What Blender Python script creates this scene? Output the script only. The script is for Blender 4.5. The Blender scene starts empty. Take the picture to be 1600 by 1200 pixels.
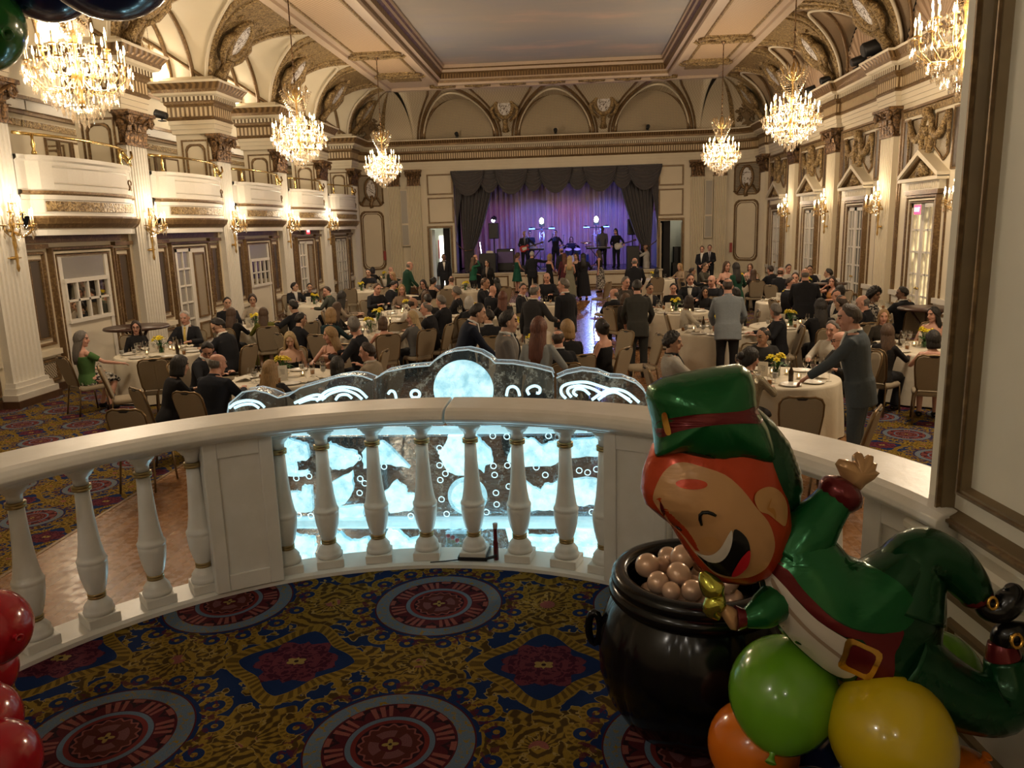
import bpy, bmesh, math, random
from math import sin, cos, pi, sqrt, hypot, atan2, radians, degrees
from mathutils import Vector, Matrix
random.seed(7)
COL = bpy.context.scene.collection
RNG = random.Random(11)

# ---------------------------------------------------------------- mesh builder
class MB:
    def __init__(s): s.v=[]; s.f=[]; s.m=[]; s.uv={}; s.sm=[]
    def add(s, vs, fs, mi=0, smooth=False, uvs=None):
        b=len(s.v); s.v.extend([tuple(p) for p in vs])
        for k,f in enumerate(fs):
            if uvs is not None: s.uv[len(s.f)]=uvs[k]
            s.f.append(tuple(b+i for i in f)); s.m.append(mi); s.sm.append(smooth)
        return b
    def box(s, c, d, mi=0, rz=0.0, M=None):
        x,y,z=[q/2 for q in d]; P=[]
        for sx,sy,sz in ((-1,-1,-1),(1,-1,-1),(1,1,-1),(-1,1,-1),(-1,-1,1),(1,-1,1),(1,1,1),(-1,1,1)):
            p=Vector((sx*x,sy*y,sz*z))
            if rz: p=Matrix.Rotation(rz,3,'Z')@p
            if M is not None: p=M@p
            P.append((p.x+c[0],p.y+c[1],p.z+c[2]))
        s.add(P,[(0,3,2,1),(4,5,6,7),(0,1,5,4),(1,2,6,5),(2,3,7,6),(3,0,4,7)],mi)
    def bx(s,x0,x1,y0,y1,z0,z1,mi=0): s.box(((x0+x1)/2,(y0+y1)/2,(z0+z1)/2),(x1-x0,y1-y0,z1-z0),mi)
    def lathe(s, prof, n=16, c=(0,0,0), mi=0, M=None, cap=True, smooth=True, flute=None, sx=1, sy=1, a0=0, a1=2*pi):
        full=abs(a1-a0-2*pi)<1e-6; k=n if full else n+1; V=[]
        for r,z in prof:
            for i in range(k):
                a=a0+(a1-a0)*i/n; rr=r*(flute(a,z) if flute else 1)
                p=Vector((rr*cos(a)*sx,rr*sin(a)*sy,z))
                if M is not None: p=M@p
                V.append((p.x+c[0],p.y+c[1],p.z+c[2]))
        F=[]
        for j in range(len(prof)-1):
            for i in range(n):
                i2=(i+1)%k
                F.append((j*k+i,j*k+i2,(j+1)*k+i2,(j+1)*k+i))
        s.add(V,F,mi,smooth)
        if cap and full:
            b=len(s.v)-len(V)
            if prof[0][0]>1e-5: s.f.append(tuple(b+i for i in range(k))[::-1]); s.m.append(mi); s.sm.append(False)
            if prof[-1][0]>1e-5: s.f.append(tuple(b+(len(prof)-1)*k+i for i in range(k))); s.m.append(mi); s.sm.append(False)
    def sphere(s, c, r, n=12, m=8, mi=0, sc=(1,1,1), M=None):
        prof=[(max(1e-6,r*sin(pi*j/m)),-r*cos(pi*j/m)) for j in range(m+1)]
        MM=Matrix.Diagonal(sc); MM=(M@MM) if M is not None else MM
        s.lathe(prof,n,c,mi,MM,cap=False)
    def tube(s, pts, r, n=8, mi=0, closed=False, cap=True, smooth=True, el=None, up=None):
        P=[Vector(p) for p in pts]; k=len(P); R=r if isinstance(r,(list,tuple)) else [r]*k
        T=[]
        for i in range(k):
            a=P[(i-1)%k] if (closed or i>0) else P[i]; b=P[(i+1)%k] if (closed or i<k-1) else P[i]
            t=(b-a); t=t.normalized() if t.length>1e-9 else Vector((0,0,1)); T.append(t)
        u=Vector(up) if up else (Vector((0,0,1)) if abs(T[0].z)<.9 else Vector((1,0,0)))
        u=(u-T[0]*u.dot(T[0])).normalized(); V=[]
        for i in range(k):
            u=(u-T[i]*u.dot(T[i])); u=u.normalized() if u.length>1e-6 else T[i].orthogonal().normalized()
            w=T[i].cross(u)
            for j in range(n):
                a=2*pi*j/n; ea,eb=(el if el else (1,1))
                V.append(P[i]+(u*cos(a)*ea+w*sin(a)*eb)*R[i])
        F=[]; kk=k if closed else k-1
        for i in range(kk):
            i2=(i+1)%k
            for j in range(n):
                j2=(j+1)%n; F.append((i*n+j,i*n+j2,i2*n+j2,i2*n+j))
        b=s.add(V,F,mi,smooth)
        if cap and not closed:
            s.f.append(tuple(b+j for j in range(n))[::-1]); s.m.append(mi); s.sm.append(False)
            s.f.append(tuple(b+(k-1)*n+j for j in range(n))); s.m.append(mi); s.sm.append(False)
    def loft(s, rings, mi=0, cap=True, smooth=True, closed=True):
        n=len(rings[0]); V=[p for r in rings for p in r]; F=[]
        for i in range(len(rings)-1):
            for j in range(n if closed else n-1):
                j2=(j+1)%n; F.append((i*n+j,i*n+j2,(i+1)*n+j2,(i+1)*n+j))
        b=s.add(V,F,mi,smooth)
        if cap and closed:
            s.f.append(tuple(b+j for j in range(n))[::-1]); s.m.append(mi); s.sm.append(smooth)
            s.f.append(tuple(b+(len(rings)-1)*n+j for j in range(n))); s.m.append(mi); s.sm.append(smooth)
    def prism(s, poly, fr, depth, mi=0, smooth_side=False):
        """poly: 2D outline; fr(u,v,w)->3D; extruded w from 0 to depth."""
        n=len(poly); A=[fr(u,v,0) for u,v in poly]; B=[fr(u,v,depth) for u,v in poly]
        s.add(A+B,[tuple(range(n))[::-1],tuple(range(n,2*n))]+[(i,(i+1)%n,n+(i+1)%n,n+i) for i in range(n)],mi)
    def sweep(s, path, prof, mis=None, closed=False, mi=0, zfun=None):
        """path: plan points (x,y); prof: list of (out, z); out is to the LEFT of travel. mitred. uv.x = length in m, uv.y = 0..1 in the band."""
        k=len(path); P=[Vector((p[0],p[1])) for p in path]; N=[]; L=[0]
        for i in range(k-1): L.append(L[-1]+(P[i+1]-P[i]).length)
        def nrm(a,b): d=(b-a).normalized(); return Vector((-d.y,d.x))
        for i in range(k):
            if closed or 0<i<k-1:
                n1=nrm(P[(i-1)%k],P[i]); n2=nrm(P[i],P[(i+1)%k]); m=n1+n2
                m=m.normalized() if m.length>1e-6 else n1; c=max(.3,m.dot(n1)); N.append(m/c)
            elif i==0: N.append(nrm(P[0],P[1]))
            else: N.append(nrm(P[-2],P[-1]))
        q=len(prof); V=[]
        for i in range(k):
            for o,z in prof: V.append((P[i].x+N[i].x*o,P[i].y+N[i].y*o,z))
        kk=k if closed else k-1
        for i in range(kk):
            i2=(i+1)%k; l1=L[i]; l2=L[i+1] if i+1<k else L[-1]+(P[0]-P[-1]).length
            for j in range(q-1):
                b=len(s.v); s.add([V[i*q+j],V[i2*q+j],V[i2*q+j+1],V[i*q+j+1]],[(3,2,1,0)],(mis[j] if mis else mi),False,[((l1,1),(l2,1),(l2,0),(l1,0))])
    def build(s, name, mats, parent=None, weld=False):
        me=bpy.data.meshes.new(name); me.from_pydata(s.v,[],s.f)
        if not isinstance(mats,(list,tuple)): mats=[mats]
        for m in mats: me.materials.append(m)
        me.polygons.foreach_set('material_index',s.m); me.polygons.foreach_set('use_smooth',s.sm)
        if s.uv:
            l=me.uv_layers.new(name='UVMap')
            for p in me.polygons:
                q=s.uv.get(p.index)
                if q:
                    for k,li in enumerate(p.loop_indices): l.data[li].uv=q[k]
        me.update()
        if weld:
            b=bmesh.new(); b.from_mesh(me); bmesh.ops.remove_doubles(b,verts=b.verts,dist=1e-5); b.to_mesh(me); b.free()
        return link(name,me,parent)

def link(name, me, parent=None):
    o=bpy.data.objects.new(name,me); COL.objects.link(o)
    if parent is not None: o.parent=parent
    return o
def tag(o,label=None,cat=None,group=None,kind=None):
    if label: o['label']=label
    if cat: o['category']=cat
    if group: o['group']=group
    if kind: o['kind']=kind
    return o
def struct(o,label=None): o['kind']='structure'; o['category']='structure'; o['label']=label or o.name.replace('_',' '); return o
def empty(name,loc=(0,0,0),rz=0.0,label=None,cat=None,group=None):
    o=bpy.data.objects.new(name,None); COL.objects.link(o); o.location=loc; o.rotation_euler=(0,0,rz); o.empty_display_size=.1
    return tag(o,label,cat,group)
KIDS={}
def kids(o):
    return [c for c in o.children]
def dup(o, loc=None, rz=None, label=None, parent=None, ks=None):
    c=o.copy(); COL.objects.link(c)
    if parent is not None: c.parent=parent
    if loc is not None: c.location=loc
    if rz is not None: c.rotation_euler=(0,0,rz)
    if label: c['label']=label
    for ch in (ks if ks is not None else kids(o)): dup(ch,parent=c)
    return c
def bevel(o,w=.01,seg=2):
    m=o.modifiers.new('Bevel','BEVEL'); m.width=w; m.segments=seg; m.limit_method='ANGLE'; return o

# ---------------------------------------------------------------- shader maths
class S:
    def __init__(s,nt,k): s.nt=nt; s.k=k
    def _m(s,op,*a):
        n=s.nt.nodes.new('ShaderNodeMath'); n.operation=op
        for i,x in enumerate(a):
            x=x.k if isinstance(x,S) else x
            if isinstance(x,(int,float)): n.inputs[i].default_value=x
            else: s.nt.links.new(x,n.inputs[i])
        return S(s.nt,n.outputs[0])
    def __add__(s,o): return s._m('ADD',s,o)
    __radd__=__add__
    def __sub__(s,o): return s._m('SUBTRACT',s,o)
    def __rsub__(s,o): return s._m('SUBTRACT',o,s)
    def __mul__(s,o): return s._m('MULTIPLY',s,o)
    __rmul__=__mul__
    def __truediv__(s,o): return s._m('DIVIDE',s,o)
    def lt(s,o): return s._m('LESS_THAN',s,o)
    def gt(s,o): return s._m('GREATER_THAN',s,o)
    def abs(s): return s._m('ABSOLUTE',s)
    def sin(s): return s._m('SINE',s)
    def sqrt(s): return s._m('SQRT',s)
    def min(s,o): return s._m('MINIMUM',s,o)
    def max(s,o): return s._m('MAXIMUM',s,o)
    def frac(s): return s._m('FRACT',s)
    def floor(s): return s._m('FLOOR',s)
    def pw(s,e): return s._m('POWER',s,e)
    def atan2(s,o): return s._m('ARCTAN2',s,o)
    def sstep(s,a,b):
        n=s.nt.nodes.new('ShaderNodeMapRange'); n.interpolation_type='SMOOTHSTEP'
        s.nt.links.new(s.k,n.inputs[0]); n.inputs[1].default_value=a; n.inputs[2].default_value=b
        return S(s.nt,n.outputs[0])
    def band(s,c,w): return (s-c).abs().lt(w)
class Mat:
    def __init__(s,name):
        s.m=bpy.data.materials.new(name); s.m.use_nodes=True; s.nt=s.m.node_tree; s.nt.nodes.clear()
        s.out=s.nt.nodes.new('ShaderNodeOutputMaterial'); s.b=s.nt.nodes.new('ShaderNodeBsdfPrincipled')
        s.nt.links.new(s.b.outputs[0],s.out.inputs[0])
    def n(s,t): return s.nt.nodes.new(t)
    def l(s,a,b): s.nt.links.new(a.k if isinstance(a,S) else a,b)
    def coord(s,kind='pos'):
        if kind=='pos': v=s.n('ShaderNodeNewGeometry').outputs['Position']
        elif kind=='obj': v=s.n('ShaderNodeTexCoord').outputs['Object']
        elif kind=='uv': v=s.n('ShaderNodeTexCoord').outputs['UV']
        else: v=s.n('ShaderNodeTexCoord').outputs['Generated']
        s.vec=v; x=s.n('ShaderNodeSeparateXYZ'); s.l(v,x.inputs[0]); return [S(s.nt,o) for o in x.outputs]
    def noise(s,scale,detail=3,vec=None,rough=.5,dist=0):
        n=s.n('ShaderNodeTexNoise'); n.inputs['Scale'].default_value=scale; n.inputs['Detail'].default_value=detail; n.inputs['Roughness'].default_value=rough; n.inputs['Distortion'].default_value=dist
        if vec is not None: s.l(vec,n.inputs['Vector'])
        return S(s.nt,n.outputs[0])
    def voro(s,scale,vec=None,feat='F1'):
        n=s.n('ShaderNodeTexVoronoi'); n.feature=feat; n.inputs['Scale'].default_value=scale
        if vec is not None: s.l(vec,n.inputs['Vector'])
        return S(s.nt,n.outputs[0])
    def xyz(s,x,y,z):
        n=s.n('ShaderNodeCombineXYZ')
        for i,q in enumerate((x,y,z)):
            if isinstance(q,S): s.l(q,n.inputs[i])
            else: n.inputs[i].default_value=q
        return n.outputs[0]
    def rgb(s,c): n=s.n('ShaderNodeRGB'); n.outputs[0].default_value=(*c[:3],1); return n.outputs[0]
    def mix(s,f,a,b):
        n=s.n('ShaderNodeMix'); n.data_type='RGBA'; n.clamp_factor=True
        if isinstance(f,S): s.l(f,n.inputs[0])
        else: n.inputs[0].default_value=f
        for q,i in ((a,6),(b,7)):
            if isinstance(q,tuple): n.inputs[i].default_value=(*q[:3],1)
            else: s.l(q,n.inputs[i])
        return n.outputs[2]
    def col(s,c):
        if isinstance(c,tuple): s.b.inputs['Base Color'].default_value=(*c[:3],1)
        else: s.l(c,s.b.inputs['Base Color'])
        return s
    def p(s,**k):
        for a,v in k.items():
            i=s.b.inputs[a.replace('_',' ')]
            if isinstance(v,S): s.l(v,i)
            elif isinstance(v,tuple): i.default_value=(*v[:3],1) if len(i.default_value)==4 else v
            else: i.default_value=v
        return s
    def bump(s,h,strength=.3,dist=.01):
        n=s.n('ShaderNodeBump'); n.inputs['Strength'].default_value=strength; n.inputs['Distance'].default_value=dist; s.l(h,n.inputs['Height']); s.l(n.outputs[0],s.b.inputs['Normal']); return s
    def emit(s,c,st):
        s.b.inputs['Emission Strength'].default_value=st
        if isinstance(c,tuple): s.b.inputs['Emission Color'].default_value=(*c[:3],1)
        else: s.l(c,s.b.inputs['Emission Color'])
        return s
    def nosample(s): s.m.cycles.emission_sampling='NONE'; return s
def sr(r,g,b):
    f=lambda c:(c/255/12.92 if c<=10 else ((c/255+.055)/1.055)**2.4)
    return (f(r),f(g),f(b))
def flat(name,c,rough=.5,metal=0.0,nz=0.06,nscale=30,spec=.5,bump=0,**k):
    m=Mat(name); m.coord('obj'); n=m.noise(nscale,3,m.vec)
    d=tuple(max(0,x*(1-nz*2)) for x in c); u=tuple(min(1,x*(1+nz*2)) for x in c)
    m.col(m.mix(n,d,u)).p(Roughness=rough,Metallic=metal); m.b.inputs['Specular IOR Level'].default_value=spec
    for a,v in k.items(): m.p(**{a:v})
    if bump: m.bump(n,bump,.005)
    return m.m
# ---------------------------------------------------------------- materials
MT={}
CREAM=(.72,.63,.47)
def mk_mats():
    M=MT
    m=Mat('cream_plaster'); x,y,z=m.coord('pos'); n=m.noise(1.3,4,m.vec); n2=m.noise(40,2,m.vec)
    m.col(m.mix(n,(.66,.58,.43),(.76,.68,.52))).p(Roughness=.55).bump(n2,.05,.004); M['cream']=m.m
    M['white']=flat('white_paint',(.72,.68,.60),.45,nz=.03)
    m=Mat('rail_paint'); m.coord('obj'); n=m.noise(9,5,m.vec); n2=m.noise(60,3,m.vec)
    m.col(m.mix(n.sstep(.35,.75),(.80,.77,.70),(.86,.83,.77))).p(Roughness=.38).bump(n+n2*.35,.25,.006); M['rail']=m.m
    m=Mat('door_cream'); m.coord('obj'); m.col((.74,.67,.53)).p(Roughness=.4); M['doorcream']=m.m
    # brown-gold mouldings
    m=Mat('gilt_brown'); x,y,z=m.coord('pos'); n=m.noise(26,4,m.vec); n2=m.noise(4,3,m.vec)
    m.col(m.mix(n.sstep(.4,.7)*n2.sstep(.3,.7),(.16,.095,.042),(.36,.235,.10))).p(Roughness=.42,Metallic=.3); M['gilt']=m.m
    m=Mat('gilt_ornament'); x,y,z=m.coord('pos'); v=m.voro(14,m.vec); n=m.noise(18,4,m.vec,dist=1.2)
    h=n.sstep(.35,.65); m.col(m.mix(h,(.14,.085,.036),(.52,.37,.17))).p(Roughness=.4,Metallic=.3).bump(n+v*.5,.9,.05); M['ornament']=m.m
    m=Mat('bright_gilt'); m.coord('obj'); n=m.noise(30,3,m.vec); m.col(m.mix(n,(.40,.24,.07),(.75,.5,.18))).p(Roughness=.28,Metallic=.8); M['gold']=m.m
    M['brass']=flat('brass',(.72,.52,.2),.22,1.0,.05)
    m=Mat('bronze_capital'); m.coord('pos'); n=m.noise(16,4,m.vec,dist=1.); m.col(m.mix(n.sstep(.4,.66),(.07,.038,.017),(.30,.17,.07))).p(Roughness=.4,Metallic=.35).bump(n,.6,.03); M['capital']=m.m
    # fluted frieze / dentils driven by uv length
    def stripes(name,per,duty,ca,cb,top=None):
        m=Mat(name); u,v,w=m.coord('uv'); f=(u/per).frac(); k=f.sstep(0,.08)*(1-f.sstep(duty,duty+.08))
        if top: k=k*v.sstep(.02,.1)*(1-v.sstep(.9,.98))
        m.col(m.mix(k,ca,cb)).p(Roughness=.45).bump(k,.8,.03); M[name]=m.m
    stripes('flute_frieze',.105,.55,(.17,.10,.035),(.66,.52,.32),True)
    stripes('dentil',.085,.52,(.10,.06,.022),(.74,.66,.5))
    m=Mat('egg_moulding'); u,v,w=m.coord('uv'); f=((u*60).sin()*.5+.5); m.col(m.mix(f.sstep(.3,.8)*.6,(.13,.075,.03),(.36,.22,.09))).p(Roughness=.4,Metallic=.3).bump(f,.6,.03); M['egg']=m.m
    # trellis
    m=Mat('trellis'); x,y,z=m.coord('pos')
    a=((x+y)*8+z*8).frac(); b=((x-y)*8-z*8).frac(); k=(a.lt(.16)).max(b.lt(.16))
    m.col(m.mix(k,(.62,.46,.30),(.33,.20,.10))).p(Roughness=.5).bump(k,.4,.02); M['trellis']=m.m
    m=Mat('trellis_small'); x,y,z=m.coord('pos')
    a=(x*16+y*16+z*16).frac(); b=(x*16+y*16-z*16).frac(); k=(a.lt(.3)).max(b.lt(.3))
    m.col(m.mix(k,(.06,.05,.04),(.55,.45,.3))).p(Roughness=.5); M['lattice']=m.m
    m=Mat('speaker_mesh'); x,y,z=m.coord('pos'); a=((x*14+z*14).frac()).lt(.35); b=((x*14-z*14).frac()).lt(.35)
    n=m.noise(.7,3,m.vec); m.col(m.mix(a.max(b),(.20,.155,.10),(.52,.43,.29))).p(Roughness=.6); M['grille']=m.m
    m=Mat('cartouche_disc'); x,y,z=m.coord('obj'); n=m.noise(3.2,2,m.vec,dist=2.5); k=n.band(.5,.035); m.col(m.mix(k,(.72,.69,.66),(.12,.09,.06))).p(Roughness=.5); M['disc']=m.m
    # painted ceiling sky
    m=Mat('ceiling_sky_paint'); x,y,z=m.coord('pos'); v=m.xyz(x*.16,y*.42,0.0); n=m.noise(1.0,5,v,.6); n2=m.noise(.35,3,v)
    c=m.mix(n2.sstep(.3,.7),(.33,.34,.36),(.42,.38,.33)); c=m.mix(n.sstep(.48,.72),c,(.60,.45,.36)); c=m.mix(n.sstep(.5,.25)*.5,c,(.30,.30,.40)); m.col(c).p(Roughness=.75); M['sky']=m.m
    m=Mat('shell_fan'); x,y,z=m.coord('obj'); a=y.atan2(z); k=((a*34).sin()*.5+.5); m.col(m.mix(k,(.42,.29,.19),(.62,.46,.32))).p(Roughness=.55).bump(k,.6,.03); M['fan']=m.m
    m=Mat('urn_relief'); m.coord('pos'); n=m.noise(12,3,m.vec); m.col(m.mix(n,(.10,.065,.03),(.24,.16,.075))).p(Roughness=.5,Metallic=.2); M['urn']=m.m
    # carpet
    m=Mat('patterned_carpet'); x,y,z=m.coord('pos'); P=.972
    wn=m.noise(16,2,m.vec); wn2=m.noise(60,3,m.vec); wn3=m.noise(30,2,m.vec)
    u=((x+.612)/P+.5).frac()-.5; v=((y-3.206)/P+.5).frac()-.5; u=u*P; v=v*P
    ax=u.abs(); ay=v.abs(); r=(u*u+v*v).sqrt(); th=v.atan2(u)
    navy=(.009,.030,.125); gold=(.34,.215,.030); dgold=(.085,.048,.010); lgold=(.42,.30,.09); blue=(.15,.22,.31); mar=(.10,.014,.022); pink=(.32,.10,.085); red=(.21,.03,.028); dk=(.03,.010,.018)
    c=m.rgb(navy)
    # leafy/scroll field near cell edges: distance to rosette (corner) and to edge midpoints
    cu=(ax-P/2); cv=(ay-P/2); rc=(cu*cu+cv*cv).sqrt(); tc=cv.atan2(cu)
    eu=(ax-P/2); re1=(eu*eu*1.1+v*v).sqrt(); re2=(u*u+cv*cv*1.1).sqrt(); re=re1.min(re2)
    # burst of leaves at edge midpoints
    d1=(ax-P/2)._m('ARCTAN2',(v),(ax-P/2)); te=re1.lt(re2); ang=v.atan2(eu)*te+cv.atan2(u)*(1-te)
    leaf=((ang*10).sin()*.5+.5); br=.17+leaf*.045+wn*.02
    k=(re-br).lt(0); vein=((ang*20+re*40).sin()*.5+.5)*.6+((re*150).sin()*.5+.5)*.4
    c=m.mix(k,c,m.mix(vein.sstep(.35,.7),dgold,gold))
    k=re.lt(.035); c=m.mix(k,c,pink)
    # rope ogee around the rosettes
    dia=(cu.abs().pw(1.3)+cv.abs().pw(1.3)).pw(.769); wob=((tc*4)+pi/2).sin()*-.020
    fm=r.gt(.30)*(dia+wob).gt(.275); lump=wn+((th*12).sin()*.06)+((r*26).sin()*.05)
    st=((re*130+wn*9+((tc*6).sin()*2)).sin()*.5+.5); c=m.mix(fm*lump.sstep(.485,.53),c,m.mix(st.sstep(.3,.7),dgold,gold)); c=m.mix(fm*lump.band(.500,.013),c,lgold)
    dd=(dia+wob+wn*.02-.250).abs(); rope=((tc*44).sin()*.5+.5)
    k=dd.lt(.034); c=m.mix(k,c,m.mix(rope.sstep(.3,.65)*.75,gold,dgold)); k=dd.band(.031,.005); c=m.mix(k,c,gold)
    # inner navy diamond and rosette
    k=(dia+wob).lt(.212); c=m.mix(k,c,navy)
    pet=((tc*8).sin()*.5+.5); k=rc.lt(.115+pet*.035+wn3*.03); kk=(wn3-.5).abs().lt(.05).max(((rc*95).sin()).gt(.5)*pet.gt(.35)); c=m.mix(k,c,m.mix(kk,(.07,.010,.03),(.17,.035,.055)))
    k=rc.lt(.02+((tc*4).sin()*.5+.5)*.018); c=m.mix(k,c,lgold); k=rc.lt(.009); c=m.mix(k,c,dk)
    # C scrolls round the medallions: rings at eight spots
    a8=((th/(pi/4)).frac()-.5)*(pi/4); sx_=r*a8._m('COSINE',a8)-.345; sy_=(r*a8.sin()).abs()-.062
    rs=(sx_*sx_+sy_*sy_).sqrt(); cg=1-sx_.lt(-.020)*sy_.gt(-.02); k=(rs-.046).abs().lt(.013)*cg; k2=(rs-.046).abs().lt(.008)*cg
    c=m.mix(rs.lt(.040),c,navy); c=m.mix(k,c,gold); c=m.mix(k2*((sy_.atan2(sx_)*14).sin()).gt(0)*.6,c,dgold)
    c=m.mix(rs.lt(.012),c,gold)
    # purple sprigs
    k=(r-.33).abs().lt(.03)*(wn3.gt(.55)); c=m.mix(k*.8,c,(.10,.012,.035))
    # medallion
    k=r.lt(.284); c=m.mix(k,c,mar)
    k=r.lt(.278); c=m.mix(k,c,m.mix(wn2.gt(.53)*wn3.sstep(.4,.7),blue,gold))
    k=r.lt(.222); c=m.mix(k,c,mar)
    p8=((th*8).sin()).abs(); zz=.175+p8*.035; k=(r-zz).abs().lt(.010)*r.lt(.216)*r.gt(.150); c=m.mix(k,c,dk)
    fan=((th*4).sin()).abs(); fan2=((th*40).sin()*.5+.5); k=(r-.182).abs().lt(.03)*fan.gt(.62)*fan2.gt(.35); c=m.mix(k,c,pink)
    k=(r-.209).abs().lt(.010)*fan.lt(.4); c=m.mix(k,c,pink)
    k=r.lt(.147); c=m.mix(k,c,blue); k=r.lt(.129); c=m.mix(k,c,red); k=r.lt(.112); c=m.mix(k,c,dk)
    z10=((th*16).sin()*.5+.5); k=r.lt(.088+z10*.016); c=m.mix(k,c,(.11,.025,.02)); k=(r-.092-z10*.012).abs().lt(.004); c=m.mix(k,c,pink)
    q=((th*4).sin()*.5+.5); k=(r-.055).abs().lt(.017*1)*q.gt(.22); c=m.mix(k,c,(.22,.085,.09))
    k=r.lt(.036); c=m.mix(k,c,mar); k=r.lt(.012+((th*4+.8).sin()*.5+.5).abs()*.016); c=m.mix(k,c,lgold); k=r.lt(.006); c=m.mix(k,c,dk)
    fn=m.noise(350,2,m.vec); c2=m.mix(fn.sstep(.3,.75)*.35+.20,c,(0.,0.,0.))
    m.col(c2).p(Roughness=.95).bump(fn,.35,.004); m.b.inputs['Specular IOR Level'].default_value=.1; M['carpet']=m.m
    # parquet
    m=Mat('wood_dance_floor'); x,y,z=m.coord('pos'); n=m.noise(3,4,m.xyz(x*8,y*1.2,0.)); col=(x/.09).floor(); off=((col*12.9898).sin()*43758.5).frac()
    ky=((y/.75+off).frac()); idx=(y/.75+off).floor(); rnd=((col*7.13+idx*3.77).sin()*4375.85).frac(); gap=((x/.09).frac()).lt(.03).max(ky.lt(.006))
    c=m.mix(rnd*.6+n*.4,(.17,.075,.028),(.32,.16,.065)); c=m.mix(gap,c,(.05,.02,.01)); n2=m.noise(14,4,m.vec)
    m.col(c).p(Roughness=n2.sstep(.2,.8)*.22+.16).bump(n2,.08,.01); M['wood']=m.m
    M['darkwood']=flat('dark_wood',(.055,.022,.012),.35,nz=.2,nscale=12)
    M['skirting']=flat('dark_skirting',(.10,.05,.025),.4,nz=.2,nscale=8)
    M['black']=flat('black_plastic',(.012,.012,.013),.45)
    M['blackcloth']=flat('black_cloth',(.011,.011,.013),.9,bump=.3)
    m=Mat('mirror'); m.coord('obj'); m.col((.6,.57,.5)).p(Roughness=.03,Metallic=1.0); M['mirror']=m.m
    m=Mat('dark_panel'); m.coord('pos'); n=m.noise(5,3,m.vec); m.col(m.mix(n,(.05,.034,.02),(.085,.058,.034))).p(Roughness=.5); M['darkpanel']=m.m
    m=Mat('night_glass'); m.coord('obj'); m.col((.010,.012,.02)).p(Roughness=.04); M['nightglass']=m.m
    m=Mat('sheer_glass'); m.coord('obj'); m.col((.30,.28,.25)).p(Roughness=.25); M['sheer']=m.m
    m=Mat('lit_pane'); m.coord('obj'); n=m.noise(3,2,m.vec); m.col((.5,.4,.25)).p(Roughness=.1).emit(m.mix(n.sstep(.35,.65),(.10,.085,.05),(.85,.66,.34)),.75).nosample(); M['litpane']=m.m
    M['inner']=flat('inner_room_wall',(.50,.52,.46),.7)
    # light givers
    m=Mat('candle_bulb'); m.coord('obj'); m.col((1,.8,.5)).emit((1,.62,.27),26).nosample(); M['bulb']=m.m
    m=Mat('sconce_bulb'); m.coord('obj'); m.col((1,.85,.6)).emit((1,.68,.35),24).nosample(); M['sbulb']=m.m
    m=Mat('flame'); m.coord('obj'); m.col((1,.7,.3)).emit((1,.55,.18),9).nosample(); M['flame']=m.m
    M['candle']=flat('candle_sleeve',(.85,.7,.45),.5)
    # crystal: cheap cut-glass look
    m=Mat('cut_crystal'); m.coord('obj'); m.nt.nodes.remove(m.b)
    g=m.n('ShaderNodeBsdfGlossy'); g.inputs['Roughness'].default_value=.05; g.inputs['Color'].default_value=(.8,.75,.68,1)
    t=m.n('ShaderNodeBsdfTransparent'); t.inputs['Color'].default_value=(.97,.93,.86,1); d=m.n('ShaderNodeBsdfTranslucent'); d.inputs['Color'].default_value=(.95,.85,.7,1)
    a=m.n('ShaderNodeMixShader'); a.inputs[0].default_value=.34; m.l(t.outputs[0],a.inputs[1]); m.l(g.outputs[0],a.inputs[2])
    b=m.n('ShaderNodeMixShader'); b.inputs[0].default_value=.07; m.l(a.outputs[0],b.inputs[1]); m.l(d.outputs[0],b.inputs[2]); m.l(b.outputs[0],m.out.inputs[0]); M['crystal']=m.m
    # tableware glass
    m=Mat('wine_glass'); m.coord('obj'); m.nt.nodes.remove(m.b)
    g=m.n('ShaderNodeBsdfGlossy'); g.inputs['Roughness'].default_value=.04; t=m.n('ShaderNodeBsdfTransparent'); t.inputs['Color'].default_value=(.93,.93,.92,1)
    lw=m.n('ShaderNodeLayerWeight'); lw.inputs['Blend'].default_value=.35; a=m.n('ShaderNodeMixShader'); m.l(lw.outputs['Facing'],a.inputs[0]); m.l(t.outputs[0],a.inputs[1]); m.l(g.outputs[0],a.inputs[2]); m.l(a.outputs[0],m.out.inputs[0]); M['glass']=m.m
mk_mats()
# ---------------------------------------------------------------- room shell
X0=-.655; XL=-9.36; WL=-9.5; XR=8.05; WR=8.19; YB=36.2; YF=2.62; PLZ=1.1
PC=[12.6+4.37*k for k in range(-2,6)]
ZS=6.65; ZC=8.35
def frame_rect(mb,fr,u0,u1,v0,v1,w=.06,d=.04,mi=0,notch=0):
    """moulded rectangular frame in the (u,v) plane, proud by d; optional notched corners"""
    def poly(ins):
        a,b,c,e=u0+ins,u1-ins,v0+ins,v1-ins
        if notch:
            n=notch
            return [(a+n,c),(b-n,c),(b-n*.35,c+n*.35),(b,c+n),(b,e-n),(b-n*.35,e-n*.35),(b-n,e),(a+n,e),(a+n*.35,e-n*.35),(a,e-n),(a,c+n),(a+n*.35,c+n*.35)]
        return [(a,c),(b,c),(b,e),(a,e)]
    o,m,i=poly(0),poly(w*.5),poly(w); n=len(o)
    V=[fr(u,v,0) for u,v in o]+[fr(u,v,d) for u,v in poly(w*.2)]+[fr(u,v,d) for u,v in poly(w*.75)]+[fr(u,v,0) for u,v in i]
    F=[]
    for r in range(3):
        for k in range(n): F.append((r*n+k,r*n+(k+1)%n,(r+1)*n+(k+1)%n,(r+1)*n+k))
    mb.add(V,F,mi)
def fr_x(X,sgn): return lambda u,v,w: (X+sgn*w,u,v)     # wall in the y-z plane
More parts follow.
